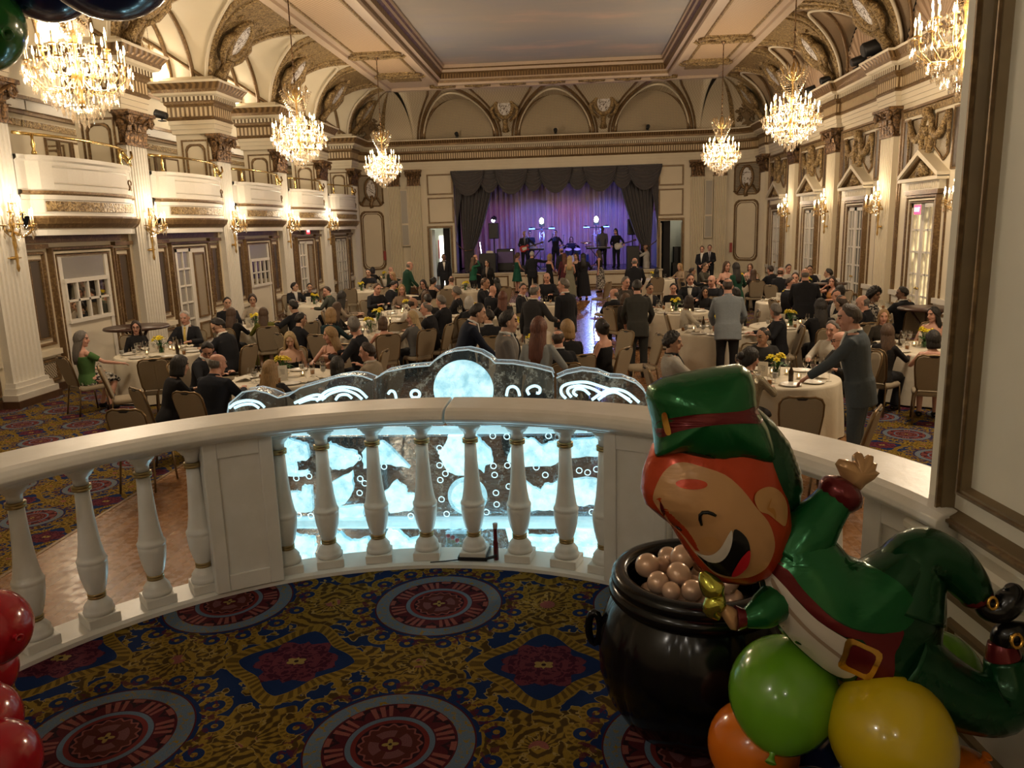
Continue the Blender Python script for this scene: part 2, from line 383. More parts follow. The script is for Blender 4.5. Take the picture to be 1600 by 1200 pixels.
def fr_y(Y,sgn): return lambda u,v,w: (u,Y+sgn*w,v)     # wall in the x-z plane
def fluted(mb,fr,c,hw,z0,z1,mi=0,n=7,d=.14):
    """pilaster shaft: grooved front on a block of depth d"""
    pts=[(-hw,0),(-hw,d)]; p=2*hw/(n+.4)
    for k in range(n):
        a=-hw+p*.2+k*p+p*.12; b=a+p*.76
        pts+=[(a,d),(a+(b-a)*.2,d-.028),(a+(b-a)*.5,d-.04),(a+(b-a)*.8,d-.028),(b,d)]
    pts+=[(hw,d),(hw,0)]
    V=[fr(c+u,z0,w) for u,w in pts]+[fr(c+u,z1,w) for u,w in pts]; k=len(pts)
    mb.add(V,[(i,i+1,k+i+1,k+i) for i in range(k-1)],mi)
def capital_mesh():
    mb=MB()   # local: width along x, front +y, base z=0, height .70
    mb.box((0,.05,.03),(.92,.24,.05)); 
    rings=[]
    for z,w,d in ((.05,.40,.10),(.25,.41,.12),(.45,.44,.16),(.58,.52,.24),(.62,.56,.28)):
        rings.append([(-w,-.05,z),(-w,d,z),(-w*.4,d+.02,z),(w*.4,d+.02,z),(w,d,z),(w,-.05,z)])
    mb.loft(rings)
    for row,(z,n,h,out) in enumerate(((.06,5,.24,.13),(.25,4,.22,.17))):
        for k in range(n):
            x=(-.36+.72*k/(n-1)) if row==0 else (-.30+.6*k/(n-1)); 
            V=[];W=.085
            for t in range(6):
                s=t/5; zz=z+h*sin(s*pi*.62)/1.0; yy=out+.10*s*s+.03; w=W*(1-.25*s) if s<.8 else W*.5
                V+=[(x-w,yy-.03,zz),(x,yy+.02,zz),(x+w,yy-.03,zz)]
            F=[]
            for t in range(5): F+=[(t*3,t*3+1,t*3+4,t*3+3),(t*3+1,t*3+2,t*3+5,t*3+4)]
            mb.add(V,F,0,True)
    for sx in (-1,1):
        pts=[]
        for t in range(15):
            a=t/14*2.2*2*pi; r=.12*(1-t/17); pts.append((sx*(.43+r*cos(a)*.9),.27,.5+r*sin(a)))
        mb.tube(pts,[.04*(1-.5*t/14) for t in range(15)],6)
        mb.tube([(sx*.1,.18,.3),(sx*.22,.22,.48),(sx*.36,.27,.58)],.03,6)
        for t in range(8):
            a=t/8*2*pi; mb.sphere((sx*.50,.1,.46),.07,8,6,sc=(.6,1.3,1))
    mb.sphere((0,.26,.58),.075,8,6); 
    mb.box((0,.12,.66),(1.14,.42,.07))
    return mb
TRIMN=[0]
def tn(): TRIMN[0]+=1; return 'trim_%d'%TRIMN[0]
def room():
    M=MT
    # floor
    mb=MB(); mb.add([(-13,-6,0),(10,-6,0),(10,44,0),(-13,44,0)],[(0,1,2,3)]); f=struct(mb.build('floor',M['carpet']),'patterned carpet of the ballroom floor')
    mb=MB(); mb.bx(-4.75,3.45,YF,YB-1.4,-.05,.012); struct(mb.build('floor_parquet',M['wood']),'wooden dance floor down the middle of the ballroom')
    mb=MB(); mb.bx(-4.79,-4.75,YF,YB-1.4,-.05,.016); mb.bx(3.45,3.49,YF,YB-1.4,-.05,.016); struct(mb.build(tn(),M['gilt']),'metal edge strip between carpet and parquet')
    # ---- walls
    mb=MB(); mb.bx(WL-.35,WL-.05,YF,35.1,0,2.97); mb.bx(-12.2,WL-.05,YF,35.1,3.40,3.6); mb.bx(-12.2,-11.95,YF,35.1,3.6,9.2)
    for c in PC: mb.bx(-11.96,-10.42,c-.47,c+.47,ZS,ZS+.1); mb.bx(-10.42,WL,c-.42,c+.42,2.97,ZS); mb.bx(WL-.2,WL,c-.5,c+.5,0,2.97)
    mb.bx(-12.2,WL,34.6,35.1,2.97,9.2); mb.bx(-10.42,XL-.03,34.45,35.08,2.97,ZS)
    struct(mb.build('wall_left',M['cream']),'arcaded left wall with balconies between pilasters')
    mb=MB(); mb.bx(WR,WR+.3,YF,35.2,0,ZS+.1); struct(mb.build('wall_right',M['cream']),'right wall with pedimented french doors')
    # back wall around the proscenium, side doors open
    mb=MB()
    for x0,x1,z0,z1 in ((-8.3,-6.47,0,ZS+.1),(-6.47,-5.47,2.76,ZS+.1),(-5.47,-5.29,0,ZS+.1),(-5.29,3.88,5.28,ZS+.1),(3.88,4.02,0,ZS+.1),(4.02,4.98,2.8,ZS+.1),(4.98,7.0,0,ZS+.1)): mb.bx(x0,x1,YB,YB+.35,z0,z1)
    struct(mb.build('wall_back',M['cream']),'stage end wall around the proscenium opening')
    mb=MB(); mb.bx(-8.4,7.1,YB+.02,YB+.3,ZS,9.2); struct(mb.build('wall_back_lunettes',M['cream']))
    # rounded corners
    def arc(cx,cy,r,a0,a1,n): return [(cx+r*cos(radians(a0+(a1-a0)*i/n)),cy+r*sin(radians(a0+(a1-a0)*i/n))) for i in range(n+1)]
    AR=arc(6.99,35.0,1.2,0,90,8); AL=arc(-8.3,35.0,1.2,90,180,8)
    for nm,A in (('wall_back_right_corner',AR),('wall_back_left_corner',AL)):
        mb=MB(); mb.sweep(A,[(0,0),(0,ZS+.1)]); struct(mb.build(nm,M['cream'],weld=True))
    # ---- entablature: right wall, corner, back wall, corner
    prof=[(0,5.385),(.05,5.385),(.05,5.50),(.075,5.50),(.075,5.62),(.10,5.62),(.10,5.72),(.14,5.76),(.10,5.80),(.10,6.07),(.15,6.12),(.15,6.19),(.20,6.19),(.20,6.30),(.30,6.33),(.34,6.38),(.36,6.46),(.46,6.60),(.48,6.65),(0,6.66)]
    C_,G_,F_,D_,E_=0,1,2,3,4
    mis=[C_,C_,G_,C_,G_,C_,G_,G_,C_,F_,G_,G_,D_,D_,C_,G_,C_,E_,C_]
    mis=[0,0,1,0,1,0,1,1,2,1,1,1,3,0,0,1,4,0,0]
    mats=[M['cream'],M['gilt'],M['flute_frieze'],M['dentil'],M['egg']]
    path=[(WR,YF)]
    for c in PC[:-1]:
        path+=[(WR,c-.5),(XR,c-.5),(XR,c+.5),(WR,c+.5)]
    path+=[(WR,33.95),(XR,33.95),(XR,34.9)]+AR[1:]+AL[:-1]+[(XL-.02,34.93)]
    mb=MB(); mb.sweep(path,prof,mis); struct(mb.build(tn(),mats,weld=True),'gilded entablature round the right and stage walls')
    for c in PC:
        mb=MB(); x0,x1,y0,y1=-10.42,XL,c-.46,c+.46
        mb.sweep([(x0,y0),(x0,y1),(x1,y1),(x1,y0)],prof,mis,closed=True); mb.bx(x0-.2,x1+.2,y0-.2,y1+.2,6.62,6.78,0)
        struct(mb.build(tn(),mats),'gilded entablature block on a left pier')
    # ---- pilasters
    cap=capital_mesh().build('trim_900',M['capital']); capme=cap.data; bpy.data.objects.remove(cap)
    def put_cap(loc,rz,s=1.0):
        o=link(tn(),capme); o.location=loc; o.rotation_euler=(0,0,rz); o.scale=(.98*s,1,1.02); struct(o,'bronze corinthian capital')
    def pil_base(mb,fr,c,hw,d,z0=0,top=.72):
        mb.prism([(c-hw-.16,z0+.0),(c+hw+.16,z0+.0),(c+hw+.16,z0+.12),(c-hw-.16,z0+.12)],fr,d+.17,1)
        mb.prism([(c-hw-.13,z0+.12),(c+hw+.13,z0+.12),(c+hw+.13,z0+.22),(c-hw-.13,z0+.22)],fr,d+.14)
        mb.prism([(c-hw-.09,z0+.22),(c+hw+.09,z0+.22),(c+hw+.06,z0+.32),(c-hw-.06,z0+.32)],fr,d+.09)
        mb.prism([(c-hw-.04,z0+.32),(c+hw+.04,z0+.32),(c+hw+.02,z0+.40),(c-hw-.02,z0+.40)],fr,d+.05)
    for c in PC:
        if c<8: continue
        fl=fr_x(WL,1); mb=MB(); fluted(mb,fl,c,.40,.3,4.69,0,7,.14); pil_base(mb,fl,c,.40,.14); struct(mb.build(tn(),[M['white'],M['skirting']]),'fluted pilaster on the left wall'); put_cap((XL-.12,c,4.67),-pi/2)
        if c>12:
            fl=fr_x(WR,-1); mb=MB(); fluted(mb,fl,c,.40,.3,4.69,0,7,.14); pil_base(mb,fl,c,.40,.14); struct(mb.build(tn(),[M['cream'],M['skirting']]),'fluted pilaster on the right wall'); put_cap((XR+.12,c,4.67),pi/2)
    fb=fr_y(YB,-1)
    for c in (-8.02,-7.08,5.62,6.6):
        mb=MB(); fluted(mb,fb,c,.28,.3,4.69,0,7,.16); pil_base(mb,fb,c,.28,.16); struct(mb.build(tn(),[M['cream'],M['skirting']]),'slim fluted pilaster beside the stage'); put_cap((c,YB-.02,4.67),pi,.68)
    # ---- panels of the stage wall
    mb=MB()
    for a,b,z0,z1 in ((-6.5,-5.31,4.25,5.17),(-6.5,-5.31,2.98,4.14),(3.92,5.03,4.33,5.22),(3.92,5.03,3.02,4.2)): frame_rect(mb,fb,a,b,z0,z1,.07,.04)
    frame_rect(mb,fb,-6.58,-5.4,-.1,2.87,.1,.05); frame_rect(mb,fb,3.9,5.08,-.1,2.92,.1,.05)
    struct(mb.build(tn(),M['gilt']),'gilt panel mouldings beside the proscenium')
    # corner panels: cartouche above, tall panel below (built in tangent plane of the rounded corner)
    for nm,ang,cx in (('L',135,-8.3),('R',45,6.99)):
        a=radians(ang); n=Vector((-cos(a),-sin(a),0)); t=Vector((-sin(a),cos(a),0)); o=Vector((cx+1.2*cos(a),35+1.2*sin(a),0))+n*.22
        fc=lambda u,v,w,o=o,n=n,t=t: tuple(o+t*u+Vector((0,0,v))+n*w)
        mb=MB(); frame_rect(mb,fc,-.62,.62,.95,3.62,.09,.05,0,.22); frame_rect(mb,fc,-.5,.5,1.07,3.5,.035,.04,0,.2); frame_rect(mb,fc,-.66,.66,3.8,5.2,.08,.05,0,.2)
        V=[];N=24
        ov=[(.30*cos(2*pi*k/N),4.55+.48*sin(2*pi*k/N)) for k in range(N)]
        mb.tube([fc(u,v,.06) for u,v in ov],.06,6,closed=True)
        mb.tube([fc(.05*sin(t*2.2),3.75+t*.18,.06) for t in range(4)],.09,6)
        for sx in (-1,1): mb.tube([fc(sx*.3,4.2,.05),fc(sx*.5,3.9,.05),fc(sx*.62,4.0,.05)],.06,6)
        struct(mb.build(tn(),M['gilt']),'gilt corner panel with an oval cartouche')
        mb=MB(); mb.prism([(-.58,3.88),(.58,3.88),(.58,5.12),(-.58,5.12)],fc,.015); struct(mb.build(tn(),M['lattice']))
        mb=MB(); mb.prism([(.29*cos(2*pi*k/N),4.55+.47*sin(2*pi*k/N)) for k in range(N)],fc,.04); struct(mb.build(tn(),M['disc']),'oval painted cartouche')
        mb=MB(); mb.prism([(.66,.45),(.66,5.3),(-.66,5.3),(-.66,.45)][::-1],fc,.01); struct(mb.build(tn(),M['cream']))
    # ---- vaulting
    def cove(O,I,s,a):
        o=Vector((*O(s),0)); i=Vector((*I(s),0)); p=o+(i-o)*(1-cos(a)); return (p.x,p.y,ZS+(ZC-ZS)*sin(a))
    RV=1.72; H=ZC-ZS
    def wv(a): z=H*sin(a); return sqrt(max(0,RV*RV-z*z)) if z<RV else 0.0
    rimc=(6.615,33.0)
    IL=lambda s:(X0-6.615,min(s,33.0)); OL=lambda s:(XL,s); IR=lambda s:(X0+6.615,min(s,33.0)); OR=lambda s:(XR,s)
    OB=lambda s:(s,YB-.02); IB=lambda s:(max(X0-6.615,min(X0+6.615,s)),33.0)
    NA=14
    def spandrels(name,O,I,cs,half,lo=None,hi=None,mat=None):
        mb=MB()
        for c in cs:
            V=[];k=9
            for ia in range(NA+1):
                a=pi/2*ia/NA; h=half-wv(a)
                for j in range(k):
                    s=c-h+2*h*j/(k-1)
                    if lo is not None: s=max(lo,s)
                    if hi is not None: s=min(hi,s)
                    V.append(cove(O,I,s,a))
            mb.add(V,[(i*k+j,i*k+j+1,(i+1)*k+j+1,(i+1)*k+j) for i in range(NA) for j in range(k-1)],0,True)
        return struct(mb.build(name,mat or M['ornament']),'gilded spandrels of the cove vault')
    spandrels('ceiling_cove_left',OL,IL,PC,2.185,hi=34.45); spandrels('ceiling_cove_right',OR,IR,PC,2.185,hi=34.45)
    AB=[X0-4.26,X0,X0+4.26]
    spandrels('ceiling_cove_stage',OB,IB,[X0-6.39,X0-2.13,X0+2.13,X0+6.39],2.13,lo=X0-6.39,hi=X0+6.39,mat=M['trelliscream'])
    # corner coves
    for nm,A,ends in (('ceiling_cove_corner_left',AL,((X0-6.39,YB-.02),(XL,34.45))),('ceiling_cove_corner_right',AR[::-1],((X0+6.39,YB-.02),(XR,34.45)))):
        pts=[ends[0]]+[(x,y) for x,y in A]+[ends[1]]; mb=MB(); V=[]; sx=-1 if 'left' in nm else 1
        for ia in range(NA+1):
            a=pi/2*ia/NA
            for p in pts: V.append(cove(lambda s:p,lambda s:(X0+sx*6.615,33.0),0,a))
        k=len(pts); mb.add(V,[(i*k+j,i*k+j+1,(i+1)*k+j+1,(i+1)*k+j) for i in range(NA) for j in range(k-1)],0,True)
        struct(mb.build(nm,M['trelliscream']))
        # two gilt bands and a painted urn on the corner
        mb=MB()
        for jj in (1,4):
            for e in (.5,):
                p0=Vector(pts[jj]); p1=Vector(pts[jj+1]); 
                q=[]; w=.16
                rows=[]
                for ia in range(NA):
                    a=pi/2*ia/NA
                    for t in (.0,.9):
                        pp=p0+(p1-p0)*t; x,y,z=cove(lambda s:(pp.x,pp.y),lambda s:(X0+sx*6.615,33.0),0,a); d=Vector((X0-x,20-y,0)).normalized()*.04
                        rows.append((x+d.x,y+d.y,z-.02))
                mb.add(rows,[(2*i,2*i+1,2*i+3,2*i+2) for i in range(NA-1)],0,True)
        struct(mb.build(tn(),M['ornament']),'gilt bands on the corner cove')
        a=radians(135 if sx<0 else 45); n=Vector((-cos(a),-sin(a),0)); t=Vector((-sin(a),cos(a),0)); cxx=-8.3 if sx<0 else 6.99
        o=Vector((cxx+1.2*cos(a),35+1.2*sin(a),0))+n*.30
        mb=MB(); R_=lambda u,v,w: tuple(o+t*u+Vector((0,0,ZS+.1+v))+n*(w+v*v*.28))
        urn=[(-.28,0),(.28,0),(.24,.08),(.1,.14),(.1,.22),(.26,.34),(.30,.5),(.24,.62),(-.24,.62),(-.30,.5),(-.26,.34),(-.1,.22),(-.1,.14),(-.24,.08)]
        mb.prism(urn,R_,.05)
        rr=random.Random(3)
        for k in range(34):
            u=rr.gauss(0,.24); v=.78+rr.gauss(0,.14)-abs(u)*.5; mb.sphere(R_(u,v,.05),.08,6,4)
        for sg in (-1,1):
            for k in range(7): mb.sphere(R_(sg*(.32+.05*sin(k)),.6-.07*k,.05),.055,6,4)
        struct(mb.build(tn(),M['urn']),'raised urn of fruit on the corner cove')
    # barrels
    def barrels(nm,O,I,cs,r,back,mat,axis):
        mb=MB(); K=22
        for c in cs:
            V=[]
            for k in range(K+1):
                ph=pi*k/K; s=c+r*cos(ph); z=r*sin(ph); a=math.asin(min(1,z/H)); p=cove(O,I,s,a)
                if axis=='x': V+=[(back,s,ZS+z),(O(s)[0],s,ZS+z),(p[0],p[1],ZS+z)]
                else: V+=[(s,back,ZS+z),(s,O(s)[1],ZS+z),(p[0],p[1],ZS+z)]
            mb.add(V,[(i*3+j,i*3+j+1,i*3+j+4,i*3+j+3) for i in range(K) for j in range(2)],0,True)
        struct(mb.build(nm,mat),'plaster barrel vaults over the bays')
    BC=[c+2.185 for c in PC[:-1]]
    barrels('ceiling_vault_left',OL,IL,BC,RV,-11.95,M['cream'],'x'); barrels('ceiling_vault_right',OR,IR,BC,RV,8.19,M['vaulttan'],'x')
    barrels('ceiling_vault_stage',OB,IB,AB,RV,YB,M['trelliscream'],'y')
    # archivolts along the groin edge and ribs
    def edge(O,I,c,r,K=28,ext=0): 
        out=[]
        for k in range(K+1):
            ph=pi*k/K; s=c+r*cos(ph); z=r*sin(ph); out.append(cove(O,I,s,math.asin(min(1,z/H))))
        return out
    for nm,O,I,cs in (('l',OL,IL,BC),('r',OR,IR,BC),('b',OB,IB,AB)):
        for c in cs:
            e=edge(O,I,c,RV); ob=Vector((0,0,0)); mb=MB()
            mb.tube(e,.085,6,1); mb.tube(edge(O,I,c,RV-.10),.045,6,0); mb.tube(edge(O,I,c,RV+.16),.05,6,1)
            struct(mb.build(tn(),[M['cream'],M['ornament'] if nm!='b' else M['gilt']]),'gilt archivolt of a vault bay')
    mb=MB()
    for c in BC:
        for X in (-9.75,-10.35,-10.9,-11.5):
            mb.tube([(X,c+(RV-.015)*cos(pi*k/24),ZS+(RV-.015)*sin(pi*k/24)) for k in range(25)],.06,6)
        for sg in (-1,1):   # groin curves dropping to the pier
            mb.tube([(-9.3-2.4*sin(t/10*pi/2)*1.0,c+sg*(RV*cos(t/10*pi/2)),ZS+(RV-.02)*sin(t/10*pi/2)) for t in range(11)],.05,6)
    struct(mb.build(tn(),M['gilt']),'gilt ribs of the gallery vaults')
    mb=MB()
    for c in BC:
        for sg in (-1,1):
            mb.tube([(8.1-1.9*(1-cos(t/10*pi/2)),c+sg*(RV-.03)*cos(t/10*pi/2),ZS+(RV-.03)*sin(t/10*pi/2)) for t in range(11)],.06,6)
            mb.tube([(8.1-1.2*(1-cos(t/10*pi/2)),c+sg*(RV-.5)*cos(t/10*pi/2),ZS+(RV-.05)*sin(t/10*pi/2)**.8) for t in range(11)],.045,6)
    struct(mb.build(tn(),M['gilt']),'gilt ribs of the right lunettes')
    # shell fans in the lunettes
    def fan(c,X,sg,r):
        mb=MB(); n=64; V=[(0,0,0)]
        for k in range(n+1):
            a=pi*k/n; rr=r; V.append((sg*(.05+.03*(k%2)),rr*cos(a),rr*sin(a)))
        mb.add(V,[(0,k+1,k+2) for k in range(n)],0); mb.sphere((sg*.06,0,.08),.13,10,6)
        o=mb.build(tn(),M['fan']); o.location=(X,c,ZS); struct(o,'shell fan lunette')
    for c in BC: fan(c,-11.93,1,1.5); fan(c,8.17,-1,1.45)
    # speaker-cloth lunettes over the stage with gilt rims, cartouches between
    for c in AB:
        mb=MB(); mb.prism([(c+1.56*cos(pi*k/28),ZS+.04+1.72*sin(pi*k/28)) for k in range(29)],fr_y(YB-.0,-1),.05); struct(mb.build(tn(),M['grille']),'lattice lunette grille over the stage')
        mb=MB(); mb.tube([(c+1.58*cos(pi*k/28),YB-.06,ZS+.04+1.74*sin(pi*k/28)) for k in range(29)],.06,6); struct(mb.build(tn(),M['gilt']),'gilt rim of a stage lunette')
    N=20
    def cartouche(loc,rz,sc=1,tilt=0):
        e=empty(tn(),loc,rz); e.rotation_euler=(tilt,0,rz); e['kind']='structure'; e['category']='structure'; e['label']='gilt framed oval cartouche'
        mb=MB(); mb.prism([(.30*sc*cos(2*pi*k/N),.40*sc*sin(2*pi*k/N)+(.06*sc if sin(2*pi*k/N)>0 else 0)) for k in range(N)],lambda u,v,w:(u,-w,v),.05); mb.build('disc',M['disc'],e)
        mb=MB(); mb.tube([(.35*sc*cos(2*pi*k/N),-.04,.46*sc*sin(2*pi*k/N)) for k in range(N)],.09*sc,6,closed=True)
        for s_ in (-1,1):
            mb.tube([(s_*.35*sc,-.05,.1*sc),(s_*.55*sc,-.05,-.1*sc),(s_*.46*sc,-.05,-.4*sc),(s_*.2*sc,-.05,-.62*sc)],[.07*sc,.09*sc,.08*sc,.05*sc],6)
            mb.tube([(s_*.1*sc,-.05,.52*sc),(s_*.4*sc,-.05,.62*sc),(s_*.62*sc,-.05,.42*sc)],.07*sc,6)
        mb.tube([(0,-.06,-.5*sc),(0,-.06,-.8*sc),(0,-.05,-1.05*sc)],[.12*sc,.1*sc,.16*sc],6); mb.sphere((0,-.06,.56*sc),.12*sc,8,6)
        mb.build('frame',M['ornament'],e); return e
    for x in (X0-2.13,X0+2.13): cartouche((x,YB-1.02,ZS+1.18),0,1.05,radians(30))
    # cartouches on side spandrels
    for c in PC[2:]:
        for X,sg,rz in ((XL+.74,1,pi/2),(XR-.74,-1,-pi/2)):
            cartouche((X,c,ZS+1.12),rz,1.15,radians(38))
    # ---- ceiling: soffit, cornice, sky
    xi,xa=X0-6.615,X0+6.615; xs,xb=X0-4.21,X0+4.21; ys=31.9
    mb=MB()
    for a,b,c,d in ((xi,xs-.35,YF,33.0),(xb+.35,xa,YF,33.0),(xs-.35,xb+.35,ys+.35,33.0)): mb.add([(a,c,ZC),(b,c,ZC),(b,d,ZC),(a,d,ZC)],[(0,3,2,1)])
    mb.bx(xi-.12,xi+.12,YF,33.0,ZC-.1,ZC+.12,0); mb.bx(xa-.12,xa+.12,YF,33.0,ZC-.1,ZC+.12,0); mb.bx(xi-.12,xa+.12,32.88,33.12,ZC-.1,ZC+.12,0)
    struct(mb.build('ceiling_soffit',M['soffit']),'flat ceiling border round the painted sky')
    mb=MB(); mb.add([(xs-.1,YF,8.97),(xb+.1,YF,8.97),(xb+.1,ys+.1,8.97),(xs-.1,ys+.1,8.97)],[(0,3,2,1)]); struct(mb.build('ceiling',M['sky']),'ceiling painted as a cloudy dusk sky')
    mb=MB(); pr=[(.40,ZC),(.40,ZC-.08),(.28,ZC-.08),(.26,ZC),(.24,ZC+.10),(.14,ZC+.14),(.13,ZC+.30),(.05,ZC+.36),(.04,ZC+.46),(-.02,ZC+.50),(-.02,8.98)]
    mi=[0,0,0,1,0,2,1,0,1,0]
    mb.sweep([(xs,YF),(xs,ys),(xb,ys),(xb,YF)],[(p[0],p[1]) for p in pr],mi); struct(mb.build(tn(),[M['soffit'],M['gilt'],M['egg']]),'gilt cornice framing the painted sky')
    mb=MB()   # trellis panels and gilt borders on the side soffits
    for a,b in ((xi+.45,xs-.75),(xb+.75,xa-.45)):
        ys_=[YF,10.05,18.3,26.5,30.0]
        for k in range(4):
            y0,y1=ys_[k]+(.45 if k else 0),ys_[k+1]-.45; mb.bx(a,b,y0,y1,ZC-.02,ZC+.01,0); fz=lambda u,v,w: (u,v,ZC-w); frame_rect(mb,fz,a-.1,b+.1,y0-.1,y1+.1,.1,.05,1)
        for y in ys_[1:]:
            N=24; mb.tube([((a+b)/2+.78*cos(2*pi*k/N),y+.34*sin(2*pi*k/N),ZC-.05) for k in range(N)],.07,6,1,closed=True); mb.lathe([(.001,ZC-.14),(.25,ZC-.1),(.42,ZC-.02)],14,((a+b)/2,y,0),1,sy=.6)
            for sg in (-1,1): mb.tube([((a+b)/2+sg*.3,y+.2,ZC-.05),((a+b)/2+sg*.8,y+.42,ZC-.05),((a+b)/2+sg*.95,y+.1,ZC-.05)],.06,6,1)
        mb.bx(a,b,30.45,31.3,ZC-.05,ZC+.01,2)
    struct(mb.build(tn(),[M['trellis'],M['ornament'],M['ornament']]),'trellis panels of the ceiling border')
    mb=MB()
    for x in (-5,-3.6,-2.2,-.65,.9,2.3,3.7):
        mb.tube([(x-.5,32.55,ZC-.04),(x-.2,32.45,ZC-.07),(x,32.6,ZC-.08),(x+.2,32.45,ZC-.07),(x+.5,32.55,ZC-.04)],.08,6)
    struct(mb.build(tn(),M['ornament']),'gilt garland along the stage end of the ceiling border')
room_m=Mat('trellis_cream'); x,y,z=room_m.coord('pos'); a=((x+z)*9).frac().lt(.14).max(((x-z)*9).frac().lt(.14)); room_m.col(room_m.mix(a,(.62,.54,.40),(.45,.36,.23))).p(Roughness=.55).bump(a,.4,.02); MT['trelliscream']=room_m.m
MT['vaulttan']=flat('vault_tan',(.46,.34,.22),.55); MT['soffit']=flat('soffit_paint',(.56,.44,.33),.5)
room()
def point(name,loc,e,col,r=.1,parent=None):
    l=bpy.data.lights.new(name,'POINT'); l.energy=e; l.color=col; l.shadow_soft_size=r
    o=bpy.data.objects.new(name,l); COL.objects.link(o); o.location=loc
    if parent is not None: o.parent=parent
    return o
def spot(name,loc,tgt,e,col,ang=50,blend=.4,r=.08):
    l=bpy.data.lights.new(name,'SPOT'); l.energy=e; l.color=col; l.spot_size=radians(ang); l.spot_blend=blend; l.shadow_soft_size=r
    o=bpy.data.objects.new(name,l); COL.objects.link(o); o.location=loc
    o.rotation_euler=(Vector(tgt)-Vector(loc)).to_track_quat('-Z','Y').to_euler(); return o
def area(name,loc,tgt,e,col,sx,sy):
    l=bpy.data.lights.new(name,'AREA'); l.energy=e; l.color=col; l.shape='RECTANGLE'; l.size=sx; l.size_y=sy
    o=bpy.data.objects.new(name,l); COL.objects.link(o); o.location=loc
    o.rotation_euler=(Vector(tgt)-Vector(loc)).to_track_quat('-Z','Y').to_euler(); return o
# ---------------------------------------------------------------- wall dressing: doors, pediments, balconies
DN=[0]
def dn(): DN[0]+=1; return 'door_%d'%DN[0]
def text_mesh(s,size,depth=.004):
    cu=bpy.data.curves.new('t','FONT'); cu.body=s; cu.size=size; cu.extrude=depth; cu.align_x='CENTER'; cu.align_y='CENTER'
    o=bpy.data.objects.new('t',cu); COL.objects.link(o); dg=bpy.context.evaluated_depsgraph_get(); me=bpy.data.meshes.new_from_object(o.evaluated_get(dg)); bpy.data.objects.remove(o); return me
def exit_sign(loc,rz,col,label):
    e=empty('exit_sign',loc,rz,label,'exit sign')
    mb=MB(); mb.box((0,0,0),(.36,.07,.24)); o=mb.build('case',flat('exit_case',(.5,.5,.48)),e)
    m=Mat('exit_face'); m.coord('obj'); m.col(col).emit(col,2.6).nosample(); mb=MB(); mb.box((0,-.04,0),(.32,.012,.20)); mb.build('lit_face',m.m,e)
    m=Mat('exit_letters'); m.coord('obj'); m.col((1,.9,.85)).emit((1,.75,.7),3).nosample()
    t=link('lettering',text_mesh('EXIT',.13),e); t.data.materials.append(m.m); t.location=(0,-.05,0); t.rotation_euler=(pi/2,0,0)
def leaf(mb,fr,u0,u1,z0,z1,rows,cols,wm=0,gm=1,kick=.25,w=.09):
    """glazed door leaf: stiles, rails, glazing bars and panes"""
    P=lambda a,b,c,d,t,m: mb.prism([(a,c),(b,c),(b,d),(a,d)],fr,t,m)
    P(u0,u1,z0,z1,.015,gm)
    P(u0,u0+w,z0,z1,.06,wm); P(u1-w,u1,z0,z1,.06,wm); P(u0,u1,z0,z0+kick,.06,wm); P(u0,u1,z1-w,z1,.06,wm)
    for r in range(1,rows): z=z0+kick+(z1-w-z0-kick)*r/rows; P(u0,u1,z-.022,z+.022,.05,wm)
    for k in range(1,cols): u=u0+w+(u1-u0-2*w)*k/cols; P(u-.018,u+.018,z0,z1,.05,wm)
